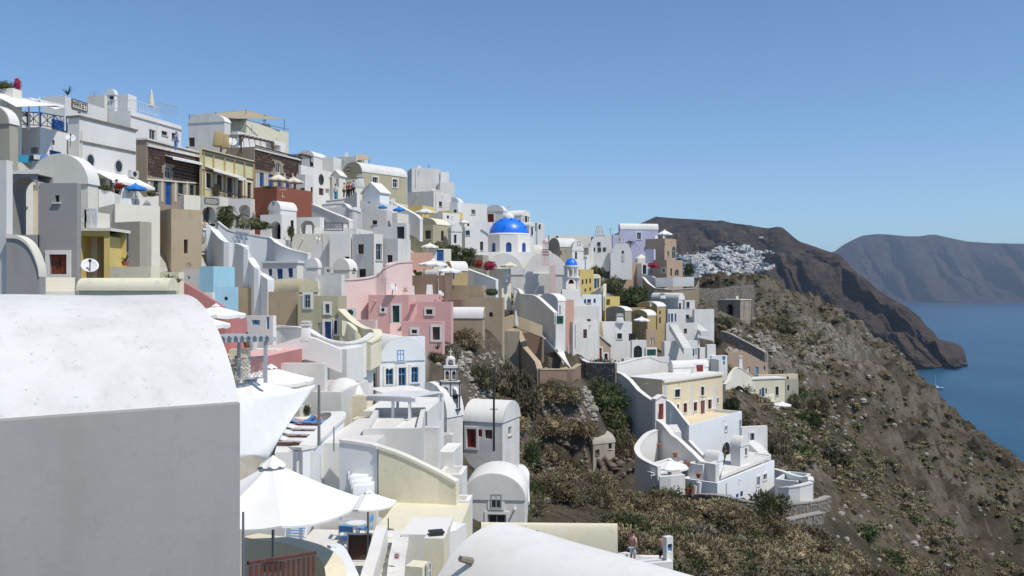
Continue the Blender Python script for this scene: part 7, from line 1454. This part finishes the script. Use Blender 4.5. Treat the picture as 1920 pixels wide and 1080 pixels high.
for a in [('round dark shrub beside the pink wing', 872, 648, 62, 42, 'leafbush'), ('tangled grey green bush below the pink step', 845, 672, 50, 34, 'leafgrey'), ('brownish bush above the bell tower', 820, 668, 36, 22, 'leafbrown'), ('wide brown bush in the middle of the gully', 962, 782, 112, 118, 'leafdry'),
          ('tall olive brown bush against the rough retaining wall', 902, 720, 82, 52, 'leafolive'), ('dry bush beside the utility pole', 985, 730, 66, 52, 'leafbush'), ('small russet bush under the low brown parapet', 1026, 752, 46, 50, 'leafbrown'), ('dry bush at the stone heap', 1068, 760, 60, 40, 'leafdry'),
          ('large green bush against the great sloping wall', 1126, 762, 88, 70, 'leafgreen'), ('dark green undergrowth beneath the great sloping wall', 1150, 812, 70, 60, 'leafgreen'), ('brown scrub bush before the stone hut', 1040, 830, 70, 46, 'leafbush'), ('dry bush behind the stone hut', 1090, 812, 60, 44, 'leafbrown'),
          ('yellow brown bush beside the stone hut', 1175, 858, 58, 56, 'leafbrown'), ('dark bush by the low church wall', 998, 880, 44, 66, 'leafgreen'), ('low green bush at the path corner', 1000, 945, 40, 60, 'leafgreen'), ('grey brown bush over the stone heap', 1040, 880, 54, 60, 'leafdry'),
          ('green thorn bush beside the footpath', 1072, 900, 60, 48, 'leafolive'), ('tall brown bush above the footpath', 1132, 950, 54, 62, 'leafbush'), ('scraggy bush between the stone heap and the path', 1120, 905, 50, 50, 'leafgrey'), ('green bush under the footpath wall', 1175, 1020, 92, 60, 'leafgreen'),
          ('wide olive shrub below the footpath wall', 1245, 1010, 110, 66, 'leafbush'), ('dark green shrub by the pool pillar', 1210, 1060, 90, 60, 'leafgreen'), ('dense dry shrub right of the pool pillar', 1310, 1070, 110, 84, 'leafbush'), ('dry shrub below the white terraces', 1370, 1000, 80, 50, 'leafbrown'),
          ('dark upright shrub at the bend of the footpath wall', 1440, 965, 34, 46, 'leafgreen'), ('dry bush below the plunge pool', 1490, 965, 70, 30, 'leafbrown'), ('brown shrub patch on the lower slope', 1420, 1060, 90, 56, 'leafbush'), ('grey brown shrub patch near the lower terrace wall', 1520, 1030, 90, 60, 'leafdry'),
          ('low dry shrub beneath the terrace wall', 1560, 1075, 90, 50, 'leafbush'), ('olive bush beside the villa flank', 1492, 762, 32, 34, 'leafolive'), ('dark bush below the villa parasol', 1520, 800, 44, 40, 'leafgreen'), ('rusty bush on the slope right of the villa', 1535, 775, 40, 40, 'leafbrown'),
          ('round green tree at the villa stair', 1338, 640, 34, 36, 'leafolive'), ('green hedge beneath the lavender terrace', 1215, 560, 56, 34, 'leafgreen'), ('dark tree clump in the upper gully', 1185, 568, 60, 42, 'leafgreen'), ('dry bush clump in the upper gully', 1205, 592, 56, 30, 'leafdry'),
          ('bush beside the small chapel retaining wall', 1135, 512, 30, 34, 'leafolive'), ('dark bush below the bell gable chapel', 1120, 520, 30, 30, 'leafgreen'), ('olive bush at the head of the gully', 1150, 545, 40, 36, 'leafolive'), ('bush against the ochre stone house', 343, 506, 40, 26, 'leafolive'),
          ('spiky dark plant below the ochre stone house', 325, 528, 44, 22, 'leafgreen'), ('dry grass patch beside the grey house', 396, 470, 30, 22, 'leafbrown'), ('dry brown hedge under the stepped wall', 470, 560, 60, 34, 'leafbrown'), ('bush on the cave dwelling slope', 1360, 610, 40, 24, 'leafolive'),
          ('dry bush under the cave mouth', 1430, 612, 44, 22, 'leafbush'), ('dark shrub patch on the rocky shoulder', 1470, 620, 46, 22, 'leafolive'), ('low scrub on the bare rock slope', 1500, 740, 30, 24, 'leafgreen'), ('dark green bush at the mansion corner', 1372, 770, 34, 40, 'leafgreen'),
          ('green scrub left of the yellow villa terrace', 1380, 790, 60, 34, 'leafolive'), ('bush behind the white terrace steps', 1462, 850, 40, 60, 'leafbush'), ('brown bush beside the white terrace', 1478, 890, 40, 50, 'leafbrown')]:
    gshrub(*a)
def fixshrub(label, px, py, d, w, h, mat, **k): p = P(px, py, d); shrub(label, p, w * d / F, h * d / F, mat, 'mid', seed=int(px), **k)
fixshrub('plants in the restaurant window box', 196, 357, 63.4, 22, 14, 'leafgreen'); fixshrub('leafy plant at the end of the restaurant wall', 283, 366, 65, 16, 12, 'leafgreen'); fixshrub('red flowers beside the restaurant wall', 222, 352, 66, 20, 12, 'petalred'); fixshrub('climbing white rose hedge over the sloping garden wall', 846, 484, 102, 44, 26, 'leafgreen'); fixshrub('dark hedge of the white rose terrace', 868, 497, 101, 40, 24, 'leafgreen')
fixshrub('oleander bush below the gabled ridge house', 878, 480, 104, 30, 20, 'leafgreen'); fixshrub('small round tree at the barrel house corner', 822, 470, 103, 22, 22, 'leafolive'); fixshrub('red bougainvillea beside the domed church', 896, 498, 104, 18, 14, 'petalred'); fixshrub('dark red bougainvillea over the beige garden wall', 918, 504, 103, 28, 18, 'petal'); fixshrub('bougainvillea over the lavender terrace door', 1226, 501, 150, 24, 11, 'petal')
fixshrub('green planter hedge under the white cafe parasols', 818, 515, 86, 18, 9, 'leafgreen'); fixshrub('planter with green leaves at the cafe edge', 786, 515, 87, 14, 8, 'leafgreen'); fixshrub('bush on the beige terrace corner', 921, 552, 86, 24, 14, 'leafgreen'); fixshrub('small cypress between the two dark arches', 545, 442, 80, 14, 24, 'leafgreen'); fixshrub('shrub on the upper balcony of the yellow mansion', 404, 368, 88, 16, 30, 'leafolive')
fixshrub('dark ivy mass beside the arcade', 422, 425, 77, 30, 44, 'leafgreen'); fixshrub('hedge in front of the arcade arches', 478, 428, 76, 60, 18, 'leafgreen'); fixshrub('potted plants on the sunlit roof at the frame edge', 10, 168, 60.5, 30, 20, 'leafgreen'); fixshrub('pink flowering shrub on the sunlit roof', 33, 166, 61, 15, 24, 'petal'); fixshrub('trailing plant by the sunbed stub wall', 576, 776, 41, 16, 22, 'leafgreen')
fixshrub('green plant under the near deck edge', 557, 846, 34.6, 20, 12, 'leafolive'); fixshrub('row of plants on the terracotta terrace edge', 500, 352, 87.6, 20, 5, 'leafgreen'); fixshrub('greenery beside the lavender mansion terrace', 1292, 514, 150, 18, 26, 'leafgreen'); fixshrub('long hedge behind the cafe parasols', 850, 470, 105, 30, 14, 'leafgreen')
def fan_plant(label, px, py, d, s_, n, mat, name='agave', cat='agave', up=1.0, pot=False, droop=.4, seed=1):
    p = P(px, py, d); root = thing(name, label, cat, p); r = random.Random(seed)
    if pot: q = MB(); q.lathe(p, [(.17 * s_, 0), (.25 * s_, .3 * s_), (.22 * s_, .3 * s_)], 14); q.build('pot', 'terrapot', root, smooth=40); p = p + Vector((0, 0, .28 * s_))
    for i in range(n):
        a = 2 * pi * i / n + r.uniform(-.2, .2); e = r.uniform(.5, 1.2) * up; L_ = s_ * r.uniform(.7, 1.05); pr = Vector((cos(a), sin(a), 0)); q = MB(); last = None; side = Vector((-sin(a), cos(a), 0)); pts = []
        for k in range(5):
            t = k / 4; w = .05 * s_ * (1 - t) ** .7 + .004; c = p + pr * L_ * t * cos(e) + Vector((0, 0, L_ * t * sin(e) - droop * L_ * t * t)); pts.append((c - side * w, c + side * w))
        for (a1, b1), (a2, b2) in zip(pts, pts[1:]): q.poly([a1, b1, b2, a2])
        q.build('leaf', mat, root, smooth=60)
fan_plant('agave in a terracotta pot on the planter wall', 235, 498, 36.5, .62, 14, 'leafolive', pot=True); fan_plant('spiky agave on the market house roof edge', 127, 178, 74, 1.0, 14, 'leafgreen', droop=.1); fan_plant('green cactus clump by the pink step house', 820, 655, 66, 1.0, 16, 'leafgreen'); fan_plant('agave clump beside the dusty pink wall', 318, 528, 44, .9, 16, 'leafgreen', seed=4)
fan_plant('spiky plant beside the agave clump', 334, 530, 44, .8, 14, 'leafolive', seed=7)
def palm(label, px, py, d, h, s_, seed):
    p = P(px, py, d); root = thing('palm_tree', label, 'palm', p); q = MB(); q.tube(p, p + Vector((0, 0, h)), .14, .1); q.build('trunk', 'rough', root); r = random.Random(seed); t0 = p + Vector((0, 0, h)); q = MB()
    for i in range(13):
        a = 2 * pi * i / 13 + r.uniform(-.2, .2); e = r.uniform(.1, 1.2); pr = Vector((cos(a), sin(a), 0)); sd = Vector((-sin(a), cos(a), 0)); prev = t0
        for k in range(1, 10):
            t = k / 9; c = t0 + pr * s_ * t * cos(e * (1 - .3 * t)) + Vector((0, 0, s_ * (t * sin(e) - .75 * t * t))); dn = Vector((0, 0, -.12 * s_)); w = .26 * s_ * sin(pi * min(1, t * .9 + .1))
            for g in (1, -1): q.poly([prev, c, c + sd * g * w + dn]); q.poly([prev.lerp(c, .5), prev.lerp(c, .75), prev.lerp(c, .6) + sd * g * w + dn])
            prev = c
    q.build('fronds', 'leafolive', root, merge=False)
palm('bushy palm in front of the arcade arches', 445, 428, 75, .9, 1.3, 1); palm('second palm with arching fronds beside the arcade', 467, 430, 74, .7, 1.2, 2); palm('small palm on the white chapel terrace beside the lavender wing', 1182, 464, 152, .9, 1.1, 3); palm('little palm behind the gatehouse cypress', 425, 410, 78, .9, 1.0, 6)
def pot(label, px, py, d, r_, h, mat='terrapot', plant=True):
    p = P(px, py, d); root = thing('flower_pot', label, 'flower pot', p); q = MB(); q.lathe(p, [(r_ * .65, 0), (r_, h * .8), (r_ * 1.1, h), (r_ * .8, h * .98)], 12); q.build('pot', mat, root, smooth=40)
    if plant: q = MB(); q.lathe(p + Vector((0, 0, h)), [(r_ * .9, 0), (r_ * .8, h * .5), (.02, h * 1.2)], 8); q.build('plant', 'leafgreen', root, smooth=60)
for i, (x, y, lb) in enumerate([(1276, 925, 'terracotta pot nearest the white box bench'), (1287, 925, 'terracotta pot second along the white wall'), (1296, 925, 'terracotta pot third along the white wall')]): pot(lb, x, y, 79, .32, .5)
for i, (x, y, d, lb) in enumerate([(1236, 840, 86, 'highest clay pot on the sloping court wall'), (1266, 857, 84.2, 'second clay pot down the sloping court wall'), (1289, 874, 82.6, 'third clay pot down the sloping court wall'), (1310, 896, 80.5, 'lowest clay pot on the sloping court wall')]): pot(lb, x, y, d, .24, .4, 'terrapot', False)
pot('white pot beside the tall doorway', 1303, 925, 79, .2, .7, 'white', False); pot('taller white pot beside the tall doorway', 1311, 925, 79, .22, 1.0, 'white', False); pot('clay jar on the cafe planter under the pergola', 463, 652, 42, .18, .35); pot('round white pot on the cafe planter', 475, 656, 42, .22, .4, 'white', False)
# ---- scattered scrub: the largest ones singly, the rest as ground cover
sr = random.Random(11); cand = []
hb = bs
for _ in range(26000):
    y = sr.uniform(42, 330); x = sr.uniform(-.03 * y, min(250, .62 * y))
    if x > 250: continue
    z = tz(x, y); px, py = pix((x, y, z))
    if not (-20 < px < 1990 and 480 < py < 1120): continue
    if not gully(x, y, z) : continue
    if np.min(np.hypot(hb[:, 0] - x, hb[:, 1] - y)) < 3.2 or min((q.x - x) ** 2 + (q.y - y) ** 2 for q in PATHW) < 5 or (985 < px < 1150 and 938 < py < 1005) or (-1 < x < 11 and 81 < y < 93) or (hut.x - x) ** 2 + (hut.y - 4 - y) ** 2 < 30: continue
    dens = .38 + 1.5 * noise.noise(Vector((x * .045, y * .045, 0))) + .35 * noise.noise(Vector((x * .2, y * .2, 3))) + (.2 if y < 105 else 0)
    if sr.random() > dens: continue
    r_ = sr.uniform(.35, 1.25) * (1 if sr.random() < .8 else 1.7)
    g = ground(px, py, y * .5)
    if g is None or g.y < y - 3.5: continue
    cand.append((r_ / y, x, y, z, r_))
cand.sort(reverse=True); kinds = ['leafdry', 'leafbush', 'leafbrown', 'leafolive', 'leafbush', 'leafgrey', 'leafgreen']
def zone(x, y, z):
    px, py = pix((x, y, z))
    for c_, n_ in ((px < 1000 and py < 800, 'in the gully above the low church house'), (px < 1160 and py < 860, 'in the gully beside the great sloping wall'), (px < 1200 and py < 960, 'around the rubble heap behind the footpath'), (py > 930 and px < 1280, 'between the footpath wall and the swimming pool'),
                   (py > 930 and px < 1450, 'under the footpath wall of the white terraces'), (py > 930 and px < 1620, 'below the lower dry stone terrace wall'), (py > 900 and px < 1760, 'on the open slope at the frame bottom'), (py > 880, 'low on the slope close to the sea edge'), (py < 640 and px < 1400, 'around the ruined cliff dwellings'),
                   (py < 640, 'on the crest of the cliff shoulder'), (px < 1480 and py < 820, 'near the yellow villa'), (px < 1560 and py < 800, 'on the rocks beyond the yellow villa'), (px < 1560, 'beside the white terraces and the utility pole'), (py < 740, 'high along the skyline of the slope'), (px < 1700, 'in the middle of the open slope'), (True, 'along the outer slope edge over the sea')):
        if c_: return n_ + (', town end', ', midway', ', seaward end')[int(px // 70) % 3]
lab = {'leafbush': 'straw brown shrub ', 'leafdry': 'dry brown shrub ', 'leafbrown': 'rusty brown shrub ', 'leafolive': 'olive shrub ', 'leafgrey': 'grey shrub ', 'leafgreen': 'dark green shrub '}
cov = [c for c in cand]
for i, (s_, x, y, z, r_) in enumerate(cand[:240]):
    mt = kinds[sr.randrange(7)]; shrub(('large ' if r_ > 1.15 else 'small ' if r_ < .7 else 'middling ') + lab[mt] + zone(x, y, z), (x, y, z - .12), r_ * 2, r_ * sr.uniform(.8, 1.25), mt, 'big' if i < 90 else 'mid', group={'bush': 'straw coloured'}.get(mt[4:], mt[4:]) + ' shrubs on the slope', seed=sr.randrange(90))
def scatter_mesh(name, items, proto, mat):
    """items (x, y, z, s, sz, rot) of a small prototype mesh, joined into one ground cover mesh"""
    pv = np.array([tuple(v.co) for v in proto.vertices]); pf = np.array([list(p.vertices) for p in proto.polygons if len(p.vertices) == 4]); V = []; Fc = []
    for i, (x, y, z, s_, sz, a) in enumerate(items):
        c, s2 = cos(a), sin(a); q = np.stack([(pv[:, 0] * c - pv[:, 1] * s2) * s_ + x, (pv[:, 0] * s2 + pv[:, 1] * c) * s_ + y, pv[:, 2] * sz + z], 1); V.append(q); Fc.append(pf + i * len(pv))
    if not V: return
    V = np.concatenate(V); Fc = np.concatenate(Fc); me = bpy.data.meshes.new(name); me.from_pydata(V.tolist(), [], Fc.tolist()); me.materials.append(MATS[mat]); o = bpy.data.objects.new(name, me); COL.objects.link(o); tag(o, kind='stuff'); return o
tuft = [leafmesh('tuft', 150, None, 100 + i, .17, .7, core=4, feather=True, hollow=.32) for i in range(3)]
rest = cand[240:]; print('TUFTS', len(rest), len(gt) if 'gt' in globals() else 0)
for k, mt in enumerate(['leafdry', 'leafbrown', 'leafolive', 'leafgreen']):
    it = [(x, y, z - .08, r_ * .9, r_ * .75, i) for i, (s_, x, y, z, r_) in enumerate(rest) if (i * 7 + i // 3) % 7 in ((0, 1, 5), (2, 4), (3,), (6,))[k]]
    scatter_mesh('scrub_undergrowth', it, tuft[k % 3], mt)
gt = []
for _ in range(9000):
    y = sr.uniform(42, 300); x = sr.uniform(-.05 * y, .62 * y)
    if x > 245: continue
    z = tz(x, y)
    if not gully(x, y, z) or noise.noise(Vector((x * .12, y * .12, 5))) < -.05: continue
    gt.append((x, y, z - .05, sr.uniform(.18, .5), sr.uniform(.15, .4), sr.uniform(0, 6)))
scatter_mesh('dry_grass', gt[::2], leafmesh('tuft', 40, None, 200, .24, .6, hollow=.6, core=0), 'leafbrown'); scatter_mesh('dry_grass', gt[1::2], leafmesh('tuft', 40, None, 201, .24, .6, hollow=.6, core=0), 'leafdry')
# ---- loose stones and boulders
def rockproto(seed):
    r = random.Random(seed); v = []; f = []; n = 6
    for e in range(4):
        for a in range(n):
            el = -1.2 + 2.4 * e / 3; rr = cos(el) * r.uniform(.75, 1.15); v.append((rr * cos(2 * pi * a / n + .3 * e), rr * sin(2 * pi * a / n + .3 * e), sin(el) * .62 * r.uniform(.85, 1.15)))
    for e in range(3):
        for a in range(n): f.append((e * n + a, e * n + (a + 1) % n, (e + 1) * n + (a + 1) % n, (e + 1) * n + a))
    f.append((18, 19, 20, 21)); f.append((18, 21, 22, 23)); me = bpy.data.meshes.new('rock'); me.from_pydata(v, [], f); return me
rp = [rockproto(i) for i in range(4)]
def pix_rocks(zones, mat, seed):
    r = random.Random(seed); it = [[] for _ in rp]
    for (x0, y0, x1, y1, n, smin, smax) in zones:
        for _ in range(n):
            px, py = r.uniform(x0, x1), r.uniform(y0, y1); p = ground(px, py, 40)
            if p is None: continue
            z = tz(p.x, p.y); s_ = r.uniform(smin, smax) * (1 if r.random() < .85 else 1.8); it[r.randrange(4)].append((p.x, p.y, z + s_ * .15, s_, s_, r.uniform(0, 6)))
    for k, l in enumerate(it): scatter_mesh('rubble', l, rp[k], mat)
pix_rocks([(960, 560, 1042, 600, 240, .1, .24), (870, 660, 945, 720, 90, .1, .26), (880, 710, 930, 790, 120, .1, .24), (1000, 690, 1060, 760, 90, .15, .35), (1080, 730, 1120, 790, 90, .15, .35), (1020, 870, 1130, 940, 260, .10, .26), (1200, 620, 1300, 640, 10, .2, .5), (1390, 600, 1700, 800, 140, .15, .5),
           (1150, 960, 1560, 1075, 70, .08, .22), (1560, 850, 1900, 1070, 90, .12, .35), (820, 640, 870, 700, 40, .1, .3), (1480, 780, 1600, 880, 90, .12, .4), (1360, 620, 1450, 670, 100, .2, .5)], 'pebble', 1)
pix_rocks([(1020, 770, 1080, 830, 260, .12, .3), (1090, 860, 1170, 940, 300, .12, .35), (1160, 800, 1200, 870, 50, .15, .35)], 'redstone', 2)
